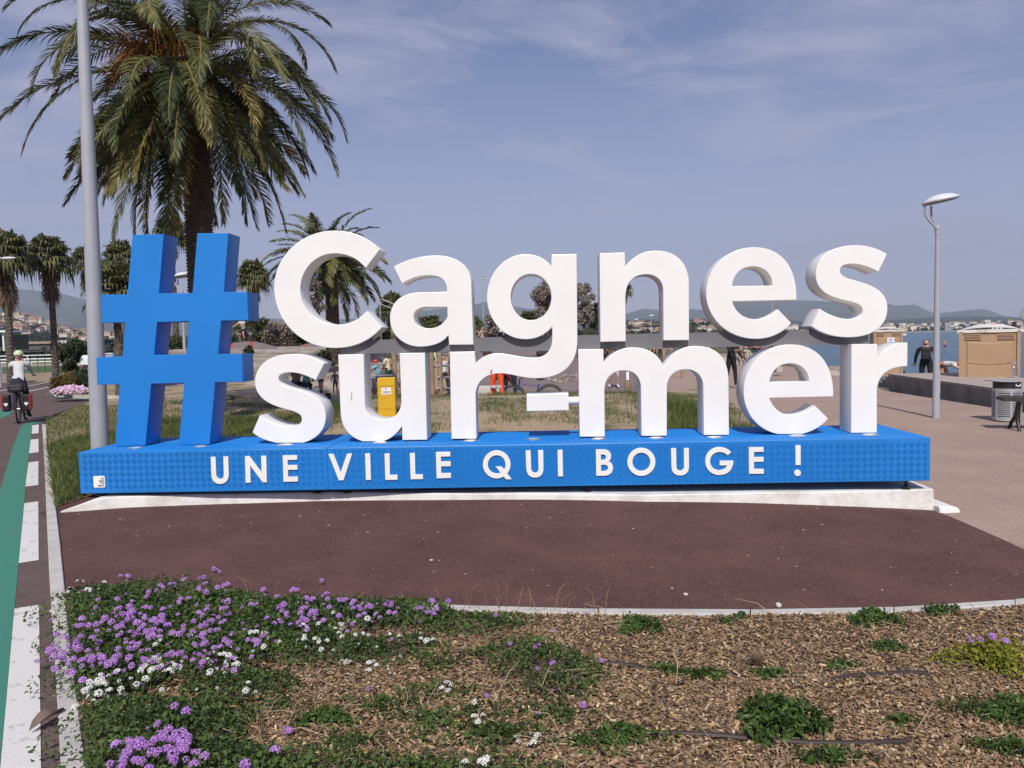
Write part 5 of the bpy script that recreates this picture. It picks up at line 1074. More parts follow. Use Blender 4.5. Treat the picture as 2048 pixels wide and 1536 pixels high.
# rising ground carrying those houses
b = MB(); 
for (u0, u1, D0, D1, sl) in ((1440, 2150, 1850, 2450, .03), (1180, 1470, 740, 1350, .036)):
    us = np.linspace(u0, u1, 20); V = []; 
    for Dd in (D0, (D0+D1)/2, D1):
        for u_ in us: p = polar(u_, Dd); V.append((p[0], p[1], -.75+(Dd-D0)*sl))
    b.add(V, np.array([[r*20+i, r*20+i+1, (r+1)*20+i+1, (r+1)*20+i] for r in range(2) for i in range(19)]))
struct(b.build('coastal_rise', MATS['hill_scrub']))
shore_b(1893, 1780, 13, 16, 'flat', 4, 'tall pale hotel block on the far shore behind the lamp post', None)
shore_b(1790, 1790, 36, 12, 'flat', 0, 'long beige building on the far shore left of the lamp post', None)
shore_b(1725, 1800, 24, 10, 'flat', 2, 'wide pale building on the far shore behind the top letter s', None)
shore_b(1985, 1800, 30, 6, 'flat', 2, 'low long white building on the far shore above the right toilet', None)
# beach line of the far shore
b = MB(); sh2 = np.array([(700, 1300), (1500, 1500), (4200, 1700)]); V = np.concatenate([np.column_stack([sh2, np.full(3, -.55)]), np.column_stack([sh2+np.array([-6, 30]), np.full(3, -.5)])]); b.add(V, np.array([[i, i+1, 4+i, 3+i] for i in range(2)])); struct(b.build('far_beach', mat('far_sand', (.55, .50, .42), rough=1)))
# sailing boats far out
hullm = mat('white_hull', (.8, .8, .8), rough=.4)
for (px, py, s) in ((1809, 671, 5), (2014, 663.5, 10), (2034, 663.5, 9), (2046, 664, 8)):
    D = min(1500, 3.19*F/(max(2.5, py-(677-.022*(px-1088))))); p = atD(px, py, D); 
    root = empty('boat', (p[0], p[1], -1.5), .4, 'white boat %s' % {1809: 'alone on the water left of the man in black', 2014: 'on the water behind the right toilet, left of three', 2034: 'on the water behind the right toilet, middle of three', 2046: 'on the water at the right picture edge'}[px], 'boat'); L_ = s*.8
    b = MB(); b.prism([(-L_/2, -L_*.14), (L_*.3, -L_*.16), (L_/2, 0), (L_*.3, L_*.16), (-L_/2, L_*.14)], -.1, L_*.12); b.build('hull', hullm, root); MB().box((-L_*.05, 0, L_*.18), (L_*.35, L_*.2, L_*.14)).build('cabin', hullm, root)
# ================================================================ street furniture
grey_paint = mat('grey_pole_paint', (.34, .35, .39), rough=.45, var=.06, scale=3, spec=.5); lamp_white = mat('lamp_head_paint', (.62, .63, .66), rough=.4, var=.04); dark_grey = mat('lamp_underside', (.14, .14, .15), rough=.5)
black_iron = mat('black_cast_iron', (.012, .012, .013), rough=.45, var=.2, scale=10); wood_dark = mat('dark_stained_slat', (.035, .028, .026), rough=.55, var=.3, scale=12)
inox = mat('stainless_tube', (.6, .61, .63), rough=.22, metal=.9, var=.05)
def put(root, o): o.parent = root; return o
# tall mast on the left
P0 = onZ(203, 962, 0.0); P1 = onY(164.4, 0, P0[1]); dv = (P1-P0)/(P1[2]-P0[2]); root = empty('street_light_mast', tuple(P0), 0, 'tall tapering light grey mast standing behind the left end of the plinth', 'street light')
zs = np.array([0, .4, 1.5, 3, 4.5, 6, 7.5]); MB().tube([dv*z for z in zs], np.interp(zs, [0, .9, 6.1, 7.5], [.108, .105, .0645, .055]), 24).build('shaft', grey_paint, root, 40)
MB().lathe([(.0, .0), (.2, .0), (.2, .03), (.12, .04), (.12, .12), (.0, .12)], 20).build('base_flange', grey_paint, root, 40)
MB().tube([dv*7.3, dv*7.6+np.array([.5, 0, .1]), dv*7.6+np.array([1.1, 0, .12])], [.05, .045, .04], 10).build('arm', grey_paint, root); MB().ellipsoid(tuple(dv*7.6+np.array([1.3, 0, .1])), (.4, .17, .07), 16, 8).build('lamp_head', lamp_white, root, 60)
# promenade lamps with a tilted saucer head on two curved arms
def promenade_lamp():
    root = empty('promenade_lamp'); H = 3.83
    MB().tube([(0, 0, z) for z in (0, .25, 1.2, 2.5, H)], [.076, .074, .064, .054, .043], 18).build('post', grey_paint, root, 40)
    MB().lathe([(0, H-.02), (.05, H-.02), (.052, H+.08), (.06, H+.085), (.06, H+.12), (.05, H+.17), (0, H+.18)], 18).build('collar', grey_paint, root, 40)
    MB().box((.02, -.062, .75), (.055, .014, .5)).build('access_door', grey_paint, root)
    for xs, bow in (((-.02, -.17, -.27), .05), ((0.0, -.09, -.13), .03)):
        t_ = np.linspace(0, 1, 10); x = np.interp(t_, [0, .5, 1], xs)-bow*np.sin(t_*math.pi); z = H+.12+.46*t_**1.0; MB().tube(np.column_stack([x, 0*t_, z]), np.linspace(.028, .022, 10), 8).build('arm', grey_paint, root, 60)
    m_ = rotm('Y', R(-10)); prof = [(0, .13), (.1, .125), (.2, .105), (.27, .07), (.29, .055), (.34, .04), (.355, .01), (.34, -.02)]
    MB().lathe(prof, 28, (.055, 0, H+.68), 0, m_).build('lamp_head', lamp_white, root, 35); MB().lathe([(.342, -.019), (.3, -.03), (0, -.028)], 28, (.055, 0, H+.68), 0, m_).build('lamp_underside', dark_grey, root, 35)
    return root
pl = promenade_lamp(); p = onG(1872, 836); pl.location = p; tag(pl, 'grey promenade lamp with a saucer shaped head right of the sign', 'lamp post', 'saucer headed promenade lamps')
for px, yh, D, lab in ((1272, 638, 125, 'left of two tiny promenade lamps seen through the letter n'), (1302, 630, 100, 'right of two tiny promenade lamps seen through the letter n'), (362, 546, 28.5, 'promenade lamp glimpsed between the two bars of the hashtag')):
    q = atD(px, yh, D); o = copy_tree(pl); o.location = (q[0], q[1], q[2]-4.62); tag(o, lab, 'lamp post')
def road_lamp(px, py, D, zb, arm, lab, r_=.07):
    q = atD(px, py, D); root = empty('road_lamp', (q[0], q[1], zb), 0, lab, 'lamp post'); h = q[2]-zb
    MB().tube([(0, 0, 0), (0, 0, h*.6), (0, 0, h)], [r_, r_*.8, r_*.6], 8).build('post', grey_paint, root); MB().tube([(0, 0, h-.05), (arm*.6, 0, h+.1), (arm, 0, h+.08)], [.04, .035, .03], 6).build('arm', grey_paint, root)
    MB().ellipsoid((arm+.3*np.sign(arm), 0, h+.09), (.42, .16, .08), 12, 7).build('lamp_head', lamp_white, root, 60)
road_lamp(-14, 521, 40, -.4, .5, 'road lamp reaching in from the left picture edge beside a palm')
road_lamp(965, 559, 110, -.6, .4, 'thin distant road lamp between the letters a and g', .1)
road_lamp(1545, 600, 95, -.5, -.3, 'thin grey mast seen below the bar of the upper letter e', .09)
# raised concrete platform with steps, by the beach
wallm = mat('stained_concrete', (.17, .145, .12), rough=.95, scale=1.6, col2=(.31, .27, .225), bump=.4, bscale=18, thr=(.35, .62)); capm = mat('platform_cap', (.34, .285, .25), rough=.9, scale=1.5, var=.12, bump=.2, bscale=40)
zt = .225; A = onZ(1778, 771, -.17); B = onZ(2010, 812, -.17); dirw = (B-A)/np.linalg.norm(B-A); B = A+dirw*14; C1 = onZ(1925, 745.5, zt); C0 = onZ(1788, 746.8, zt); D1 = onZ(2060, 757.5, zt); dd = (D1-C1)/np.linalg.norm(D1-C1); D2 = C1+dd*16
pf = empty('raised_platform', (A[0], A[1], -.17), 0, 'low concrete platform with stained front wall at the edge of the beach', 'platform'); off = -np.array([A[0], A[1], -.17])
poly = [A, B, D2, C1, C0]; poly = poly[::-1] if np.cross((poly[1]-poly[0])[:2], (poly[2]-poly[1])[:2]) < 0 else poly
cen = np.mean(poly, 0); b = MB().prism([(q+off)[:2] for q in poly], -.5, zt+.17-.07); b.build('wall', wallm, pf); big = [q+(q-cen)/np.linalg.norm(q-cen)*.05 for q in poly]; b = MB().prism([(q+off)[:2] for q in big], zt+.17-.07, zt+.17); b.build('cap_slab', capm, pf)
back = np.cross(dirw, (0, 0, 1)); back = back if back[0] > 0 else -back
for k in range(3):
    c = A-dirw*(.17+.34*k)+back*.8+off; MB().box((c[0], c[1], .0+(.3-.12*k)/2-.05), (1.6, .34, .3-.12*k+.1), math.atan2(back[1], back[0])).build('step', wallm, pf)
# yellow socket box on the wall
yell = mat('yellow_paint', (.62, .36, .012), rough=.5, var=.06, scale=4); q = onY(1902, 777.5, A[1]+ (onZ(1902, 790, -.17)[1]-A[1])); q = onZ(1902, 791, -.17); nrm = -back
sb = empty('socket_box', tuple(q+np.array([0, 0, .12])+nrm*.02), math.atan2(nrm[1], nrm[0])+math.pi/2, 'small yellow framed box on the stained platform wall', 'socket box'); b = MB()
for x, z, w, h in ((0, 0, .13, .03), (0, .17, .13, .03), (-.05, .085, .03, .2), (.05, .085, .03, .2)): b.box((x, -.03, z), (w, .06, h))
b.build('frame', yell, sb); MB().box((0, -.012, .085), (.08, .02, .16)).build('cover', mat('pale_grey_plastic', (.45, .43, .38), rough=.6), sb)
# two bicycle hoops
for px, lab in ((1980, 'left stainless bicycle hoop in front of the wide portable toilet'), (2030, 'right stainless bicycle hoop at the corner of the wide portable toilet')):
    q = onZ(px, 752 if px < 2000 else 756, zt); t_ = np.linspace(0, 1, 20); a = t_*2*math.pi-math.pi/2
    root = empty('bicycle_hoop', tuple(q), 0, lab, 'bicycle hoop'); MB().tube(np.column_stack([.085*np.cos(a), 0*a, .17+.165*np.sin(a)]), .012, 8).build('hoop', inox, root, 60); MB().lathe([(.03, 0), (.03, .4), (.036, .41), (.02, .47), (0, .47)], 10).build('post', inox, root, 40)
# portable toilets
tan = mat('tan_plastic', (.37, .24, .145), rough=.5, var=.06, scale=3); tan_d = tan; roof_w = mat('white_plastic_roof', (.66, .62, .58), rough=.55, scale=1.6, col2=(.30, .20, .14), thr=(.52, .72))
def toilet(px, yr, D, w, lab, rz=0.0, door=False):
    q = atD(px, yr, D); h = 2.3; root = empty('portable_toilet', (q[0], q[1], q[2]-h-.12), rz, lab, 'portable toilet'); d = w*.9
    b = MB().box((0, 0, h/2), (w, d, h)); b.build('body', tan, root); f = -d/2
    for sx in (-1, 1):
        MB().box((sx*(w/2-.045), f-.02, h*.5), (.09, .06, h-.02)).build('corner_post', tan, root)
    b = MB(); n = 9; x = np.linspace(-w*.36, w*.36, n)
    for (z0, z1, sag) in ((h-.95, h-.33, .06), (h-1.42, h-1.0, .05), (h-2.15, h-1.5, .03)):
        zz = -sag*(1-(x/(w*.36))**2); V = np.concatenate([np.column_stack([x, np.full(n, f-.03), z1+zz]), np.column_stack([x, np.full(n, f-.03), z0+zz]), np.column_stack([x*1.04, np.full(n, f+.002), z1+zz+.03]), np.column_stack([x*1.04, np.full(n, f+.002), z0+zz-.03])])
        q_ = [[i, n+i, n+i+1, i+1] for i in range(n-1)]+[[2*n+i, i, i+1, 2*n+i+1] for i in range(n-1)]+[[n+i, 3*n+i, 3*n+i+1, n+i+1] for i in range(n-1)]; o = MB().add(V, np.array(q_)).build('panel', tan, root, 30)
    for sx in (-1, 1):
        for k in range(4): MB().box((sx*w*.27, f-.02, h-.11-.045*k), (w*.26, .035, .022)).build('vent_slat', tan, root)
        MB().box((sx*w*.27, f-.008, h-.18), (w*.28, .012, .2)).build('vent_recess', tan_d, root)
    b = MB(); us = np.linspace(-1, 1, 9); V = []
    for y_ in (-d/2-.05, -d*.25, 0, d*.25, d/2+.05):
        for u_ in us: e = (1-abs(u_)**2.2)*(1-(abs(y_)/(d/2+.05))**3*.55); V.append((u_*(w/2+.05), y_, h+.02+.2*e))
    q_ = [[r*9+i, r*9+i+1, (r+1)*9+i+1, (r+1)*9+i] for r in range(4) for i in range(8)]; b.add(V, np.array(q_)); b.box((0, 0, h), (w+.1, d+.1, .09)); b.build('roof', roof_w, root, 50)
    MB().lathe([(.05, h), (.05, h+.2), (.065, h+.2), (.065, h+.26), (0, h+.26)], 10, (w*.42, d*.2, 0)).build('vent_pipe', black_metal, root)
    return root
toilet(1978, 654, 24, 1.58, 'wide tan portable toilet with a white domed roof at the right', R(-28))
tb = toilet(1772, 657, 40, 1.35, 'smaller tan portable toilet with a white notice behind the last letters', -.25, True)
MB().box((.12, -.66, 1.78), (.34, .02, .34)).build('notice', mat('white_notice', (.72, .74, .78), rough=.5), tb); b = MB(); [b.box((.12, -.672, 1.86-.07*k), (.22-.04*(k % 2), .004, .025)) for k in range(4)]; b.build('notice_print', mat('blue_print', (.08, .14, .35), rough=.6), tb)
b = MB(); b.torus((.78, -.5, .12), .1, .035, (1, 0, 0), 16, 8); b.build('wheel', black_metal, tb); MB().box((.6, -.5, .2), (.4, .05, .04)).build('tow_bar', black_metal, tb)
# litter bin with pressed slots
p = onG(2013, 842); lb = empty('litter_bin', tuple(p), 0, 'slotted grey steel litter bin with black top beside the bench', 'litter bin'); rb = .25; steel_g = mat('galvanised_steel', (.42, .42, .44), rough=.45, metal=.35, var=.08, scale=10)
MB().lathe([(rb*.93, .06), (rb*.93, .64)], 28).build('liner', black_metal, lb, 40)
b = MB(); b.lathe([(rb, .02), (rb+.006, .02), (rb+.006, .1), (rb, .1)], 28); b.lathe([(rb, .6), (rb+.006, .6), (rb+.006, .66), (rb, .66)], 28); b.build('band', steel_g, lb, 40)
for k in range(13):
    z = .115+k*.038; MB().lathe([(rb-.004, z), (rb+.006, z+.004), (rb+.006, z+.02), (rb-.004, z+.024)], 28).build('slat', steel_g, lb, 40)
for a in np.arange(6)*math.pi/3+.3: MB().box((math.cos(a)*(rb+.003), math.sin(a)*(rb+.003), .34), (.014, .04, .6), a).build('strap', steel_g, lb)
MB().lathe([(rb*.98, .66), (rb*.98, .79), (0, .79)], 28).build('hood', black_iron, lb, 40); MB().lathe([(0, .81), (rb*1.14, .81), (rb*1.14, .795), (0, .79)], 28).build('lid', steel_g, lb, 30)
emb = MB(); emb.box((.07, -rb*.985, .715), (.09, .012, .02)); emb.box((.03, -rb*.985, .735), (.012, .012, .05)); emb.box((.11, -rb*.965, .735), (.012, .03, .05)); emb.build('emblem', white_paint, lb)
# bench with cast iron legs, mostly outside the frame
p = onG(2037, 862); bn = empty('bench', tuple(p), R(-14), 'dark slatted bench with black cast iron legs cut by the right edge', 'bench')
for k, (y, z) in enumerate(((-.02, .47), (.1, .475), (.22, .475), (.34, .47))): MB().box((.72, y, z+.10), (1.95, .1 if k < 4 else .03, .06 if k < 4 else .095)).build('slat', wood_dark, bn)
for x in (.0, 1.45):
    b = MB(); b.tube([(x, -.05, 0), (x, .02, .12), (x, .1, .28), (x, -.02, .55)], [.03, .032, .05, .045], 8); b.tube([(x, .5, 0), (x, .38, .12), (x, .2, .24), (x, .1, .3)], [.03, .032, .034, .03], 8); b.tube([(x, -.06, .54), (x, .4, .54)], [.03, .03], 8); b.build('leg', black_iron, bn, 60)
# round sign seen edge on the right border
q = atD(2053, 628, 20); rs = empty('round_sign', (q[0], q[1], -.17), 0, 'round glassy sign just entering at the right picture edge', 'sign'); MB().lathe([(0, -.01), (.16, -.01), (.17, 0), (.16, .01), (0, .01)], 28, (0, 0, q[2]+.17), 0, rotm('X', R(90))).build('disc', mat('mirror_disc', (.35, .40, .45), rough=.1, metal=.6, var=.05), rs, 40); MB().tube([(.05, .03, 0), (.05, .03, q[2]+.3)], .03, 8).build('post', grey_paint, rs)
# yellow cabinet on the bank
D = 14.5; q = atD(773, 755, D); z0 = float(bank_z(q[0], q[1])); w = 34.5*D/F; yc = empty('yellow_cabinet', (q[0], q[1], z0-.05), .12, 'yellow service cabinet with a white sticker seen through the letter u', 'cabinet'); h = q[2]-z0+.05
MB().box((0, 0, h/2), (w, .24, h)).build('body', yell, yc).modifiers.new('bevel', 'BEVEL').width = .012
MB().box((0, -.124, h-.08), (w*.97, .012, .14)).build('top_cover', yell, yc); MB().box((0, -.123, h*.46), (w*.86, .008, .3)).build('door', yell, yc)
MB().box((.0, -.13, h-.245), (w*.55, .006, .13)).build('sticker', white_paint, yc); b = MB(); b.prism([(-.03, .02), (.0, .035), (.03, .012), (.0, .02)], 0, .002); me = b.mesh('logo'); me.transform(Matrix.Translation((-.01, -.1345, h-.225)) @ Matrix.Rotation(R(90), 4, 'X')); me.materials.append(ink); link(me, 'logo', yc); b = MB(); [b.box((.0, -.1345, h-.25-.015*k), (w*.4, .002, .005)) for k in range(3)]; b.build('print', ink, yc)
# climbing frame of round timber posts
tim = mat('timber_post', (.27, .185, .115), rough=.85, scale=5, var=.25, bump=.3, bscale=30); D = 25; cf = empty('climbing_frame', tuple(atD(830, 805, D)), 0, 'playground climbing frame of round timber posts and grey rungs', 'climbing frame'); off = -np.array(cf.location)
def cpost(px, y0, y1, w, dD=0): a = atD(px, y0, D+dD)+off; b_ = atD(px, y1, D+dD)+off; b_[0], b_[1] = a[0], a[1]; MB().tube([b_, (a*.5+b_*.5), a, a+np.array([0, 0, .02])], [w*D/F/2, w*D/F/2*.97, w*D/F/2*.93, w*D/F/2*.6], 12).build('post', tim, cf, 50); return a
cpost(748, 757, 806, 9); cpost(786, 652, 806, 11); cpost(799.5, 700, 806, 6, 1.5); cpost(863, 700, 806, 10, .8); cpost(878.5, 690, 806, 11); cpost(898, 690, 806, 6, 1); cpost(767, 740, 806, 8, 1.2)
for y in (709, 731, 754, 776): a = atD(877, y, D-.08)+off; c = atD(900, y+1, D+.9)+off; MB().tube([a, c], .035, 8).build('rung', grey_paint, cf)
for y in (752, 790): a = atD(748, y, D)+off; c = atD(786, y-2, D)+off; MB().tube([a, c], .03, 8).build('rung', grey_paint, cf)
ip = empty('info_panel', tuple(atD(865, 806, 26.2)), 0, 'green and white playground notice on a timber post', 'notice board'); q = atD(865, 713, 26.2)-np.array(ip.location); MB().box((q[0], q[1]-.1, q[2]), (.27, .02, .28)).build('panel', mat('green_white_print', (.30, .42, .16), rough=.5, scale=14, col2=(.66, .70, .60), thr=(.45, .55)), ip); MB().tube([(q[0], q[1], 0), (q[0], q[1], q[2]+.1)], .04, 8).build('post', tim, ip)
# stainless handrail high behind the capital C
hr = empty('handrail', tuple(atD(708, 690, 38)), 0, 'stainless handrail sloping down behind the tip of the capital C', 'handrail'); off = -np.array(hr.location); D = 38
r1 = [atD(x, y, D)+off for x, y in ((707, 583), (711, 580), (716, 580), (815, 619))]; r2 = [atD(x, y, D)+off for x, y in ((708, 588), (815, 629))]
rail_m = mat('dull_steel_rail', (.30, .31, .33), rough=.45, metal=.3); MB().tube(r1, .03, 8).build('rail', rail_m, hr, 60); MB().tube(r2, .024, 8).build('rail', rail_m, hr, 60)
for x, y in ((708.5, 583), (760, 600), (812, 620)): a = atD(x, y, D)+off; MB().tube([(a[0], a[1], -.3), a], .03, 8).build('post', inox, hr)
# wooden bollards
for px, y0, y1, D, lab in ((1255, 742, 776, 27, 'short timber bollard with a white label behind the letter m'), (1365, 726, 765, 34, 'yellowish timber bollard on the promenade behind the letter m'), (1328, 690, 745, 42, 'dark timber post under the beam above the letter m')):
    a = atD(px, y1, D); hh = (y1-y0)*D/F; root = empty('bollard', tuple(a), 0, lab, 'bollard'); MB().tube([(0, 0, -.2), (0, 0, hh*.98), (0, 0, hh)], [.085, .08, .06], 12).build('post', tim, root, 50)
    if px == 1255: MB().box((0, -.085, hh*.72), (.1, .012, .28)).build('label_plate', white_paint, root)
# low white standing letters at the back of the track
me = text_mesh('CAGNES - SUR - MER', .42, .05, .012); me.transform(Matrix.Rotation(R(90), 4, 'X')); me.materials.append(white_paint); q = atD(1022, 693.5, 58); o = link(me, 'standing_letters', None, tuple(q)); tag(o, 'row of low white standing letters at the back of the track', 'lettering')
# boundary stones along the bank edge near the bike, pale
for k in range(26):
    u_ = rng.uniform(1095, 1160); D = rng.uniform(29, 31.5); q = polar(u_, D); s = rng.uniform(.06, .16); me = bpy.data.meshes.new('edging_stone'); bm = bmesh.new(); bmesh.ops.create_icosphere(bm, subdivisions=1, radius=s)
    for v in bm.verts: v.co *= rng.uniform(.75, 1.2); v.co.z *= .7
    bm.to_mesh(me); bm.free(); me.materials.append(rock_m); o = link(me, 'edging_stone', None, (q[0], q[1], float(T2(u_, D))+s*.3)); tag(o, 'pale rough stone edging the track behind the letter g tail', 'stone', 'pale stones edging the track')
# rocks by the water
for k in range(22):
    u_ = rng.uniform(1648, 1700); D = rng.uniform(33.5, 38); q = polar(u_, D); s = rng.uniform(.3, .6); me = bpy.data.meshes.new('rock'); bm = bmesh.new(); bmesh.ops.create_icosphere(bm, subdivisions=2, radius=s)
    for v in bm.verts: v.co *= 1+.5*(float(vnoise(v.co.x*2.5/s+k, v.co.y*2.5/s+v.co.z*2/s))-.5); v.co.z *= .6
    bm.to_mesh(me); bm.free(); me.materials.append(rock_m); o = link(me, 'rock', None, (q[0], q[1], -.25)); o.rotation_euler = (0, 0, rng.uniform(0, 6)); tag(o, 'pale boulder at the water edge left of the last letter r', 'rock', 'pale boulders at the water edge')
# concrete block bench seen through the lower e
block('grey concrete seat block seen through the eye of the lower letter e', 1550, 1562, 734, 740, 34, .5, conc, 0, 'seat_block', 'seat', .02)
# racecourse on the far left
wht = mat('white_rail_paint', (.72, .72, .70), rough=.5)
def rail_fence(name, lab, x0, x1, y, D0, D1, h, step, rails, m, r_=.05, cat='fence'):
    a = polar(x0, D0); c = polar(x1, D1); L_ = np.linalg.norm(c-a); n = int(L_/step)+1; root = empty(name, (a[0], a[1], -.6), math.atan2(c[1]-a[1], c[0]-a[0]), lab, cat)
    pm = MB().tube([(0, 0, 0), (0, 0, h)], r_, 6).mesh('post'); pm.materials.append(m)
    for i in range(n): o = link(pm, 'post', root); o.location = (i*step, 0, 0)
    for z in rails: MB().tube([(0, 0, z), (L_, 0, z)], r_*1.3, 6).build('rail', m, root)
rail_fence('white_rail', 'near white racecourse rail behind the cyclist', -60, 330, 0, 70, 78, 1.25, 2.4, (1.2,), wht, .06)
rail_fence('white_rail', 'second white racecourse rail behind the near one', -60, 330, 0, 96, 104, 1.25, 3.0, (1.2,), wht, .07)
rail_fence('white_rail', 'farthest white racecourse rail at the foot of the trees', -60, 330, 0, 150, 160, 1.4, 5.0, (1.3,), wht, .09)
rail_fence('bar_fence', 'tall dark bar fence along the racecourse road', 20, 330, 0, 62, 66, 2.3, .5, (.3, 2.2), black_metal, .022)
a = polar(-60, 56); c = polar(330, 60); L_ = np.linalg.norm(c-a); o = MB().box((L_/2, 0, .3), (L_, .3, .65)).build('low_wall', mat('beige_wall', (.30, .24, .19), rough=.95, var=.12, scale=1.5)); o.location = (a[0], a[1], -.6); o.rotation_euler = (0, 0, math.atan2(c[1]-a[1], c[0]-a[0])); tag(o, 'low beige wall beside the road behind the cyclist', 'wall')
sheet('race_turf', [tuple(polar(-120, 64)), tuple(polar(420, 70)), tuple(polar(420, 210)), tuple(polar(-120, 200))], lambda x, y: -.60, mat('turf', (.055, .095, .022), rough=1, scale=.15, var=.3))
sheet('race_track_sand', [tuple(polar(-120, 110)), tuple(polar(420, 118)), tuple(polar(420, 140)), tuple(polar(-120, 132))], lambda x, y: -.59, mat('track_sand', (.30, .24, .17), rough=1, scale=.1, var=.15))
sheet('road', [tuple(polar(-300, 30)), tuple(polar(120, 31)), tuple(polar(330, 34)), tuple(polar(330, 52)), tuple(polar(-300, 48))], lambda x, y: -.37, path_asphalt)
st = empty('grandstand', tuple(atD(-30, 702, 190)), 0, 'grandstand with a pale flat roof at the left picture edge', 'grandstand'); MB().box((0, 0, 4.6), (17, 8, .5)).build('roof', wht, st); MB().box((0, 2, 1.9), (16, 5, 3.6)).build('tiers', mat('stand_dark', (.08, .08, .075), rough=.9), st)
for x in (-7, -2.3, 2.3, 7): MB().box((x, -3, 2.2), (.4, .4, 4.6)).build('column', wht, st)
sb_ = empty('stable_row', tuple(atD(62, 700, 240)), .05, 'long low stable building with a brown roof behind the cyclist', 'building'); MB().box((0, 0, .9), (14, 4, 1.9)).build('wall', mat('stable_wall', (.10, .10, .09), rough=.9), sb_); MB().add([(-7.4, -2.6, 1.8), (7.4, -2.6, 1.8), (7.4, 2.6, 1.8), (-7.4, 2.6, 1.8), (-7.4, 0, 2.6), (7.4, 0, 2.6)], [np.array([[0, 1, 5, 4], [2, 3, 4, 5], [3, 2, 1, 0]]), np.array([[1, 2, 5], [3, 0, 4]])]).build('roof', mat('brown_roof', (.24, .17, .12), rough=.9), sb_)
# parked white van half hidden by the mast
vz = -.36; q = polar(236, 47); van = empty('van', (q[0], q[1], vz), R(72), 'small white van with a blue emblem half hidden by the grey mast', 'van'); vw = mat('van_paint', (.74, .75, .77), rough=.25, var=.02, coat=.4)
b = MB(); pr_ = [(-1.9, .3), (1.7, .3), (1.75, .8), (1.15, 1.0), (.75, 1.62), (.4, 1.7), (-1.7, 1.7), (-1.9, 1.5)]; n = len(pr_); V = [(x, s*.82 if z < 1.1 else s*.74, z) for s in (-1, 1) for x, z in pr_]; b.add(V, [np.array([[i, (i+1) % n, n+(i+1) % n, n+i] for i in range(n)]), np.arange(n)[::-1], np.arange(n)+n]); b.build('body', vw, van)
glass = mat('car_glass', (.02, .025, .03), rough=.05, var=0, spec=.8)
MB().add([(-1.905, -.6, 1.0), (-1.905, .6, 1.0), (-1.89, .55, 1.45), (-1.89, -.55, 1.45)], [[0, 1, 2, 3]]).build('rear_window', glass, van); MB().box((1.0, 0, 1.3), (.1, 1.3, .35)).build('windscreen', glass, van)
for x in (-1.2, 1.1):
    for s in (-1, 1): MB().torus((x, s*.74, .31), .22, .1, (0, 1, 0), 18, 8).build('wheel', black_metal, van, 60)
for s in (-1, 1): MB().box((-1.9, s*.68, .95), (.04, .12, .4)).build('tail_light', mat('tail_light_red', (.35, .02, .02), rough=.3), van)
me = MB().lathe([(0, 0), (.12, 0), (.12, .01), (0, .01)], 8).mesh('emblem'); me.transform(Matrix.Translation((-1.0, .75, 1.32)) @ Matrix.Rotation(R(-90), 4, 'X')); me.materials.append(MATS['blue_print']); link(me, 'emblem', van); MB().add([(-1.905+.002*0, -.11, .78), (-1.93, .11, .78), (-1.93, .11, .92), (-1.93, -.11, .92)], [[0, 3, 2, 1]]).build('plate', white_paint, van)
q = atD(238, 709, 40); bs_ = empty('blue_sign', (q[0], q[1], -.4), 0, 'blue road sign with white letters just above the lower hashtag bar', 'sign'); h = q[2]+.4
MB().box((0, 0, h-.12), (.66, .03, .42)).build('panel', mat('sign_plate_blue', (.02, .16, .36), rough=.4, var=.03), bs_); MB().tube([(0, .03, 0), (0, .03, h)], .03, 8).build('post', grey_paint, bs_)
me = text_mesh('HO', .24, .004, .006); me.transform(Matrix.Translation((.02, -.02, h-.06)) @ Matrix.Rotation(R(90), 4, 'X')); me.materials.append(white_paint); link(me, 'lettering', bs_)
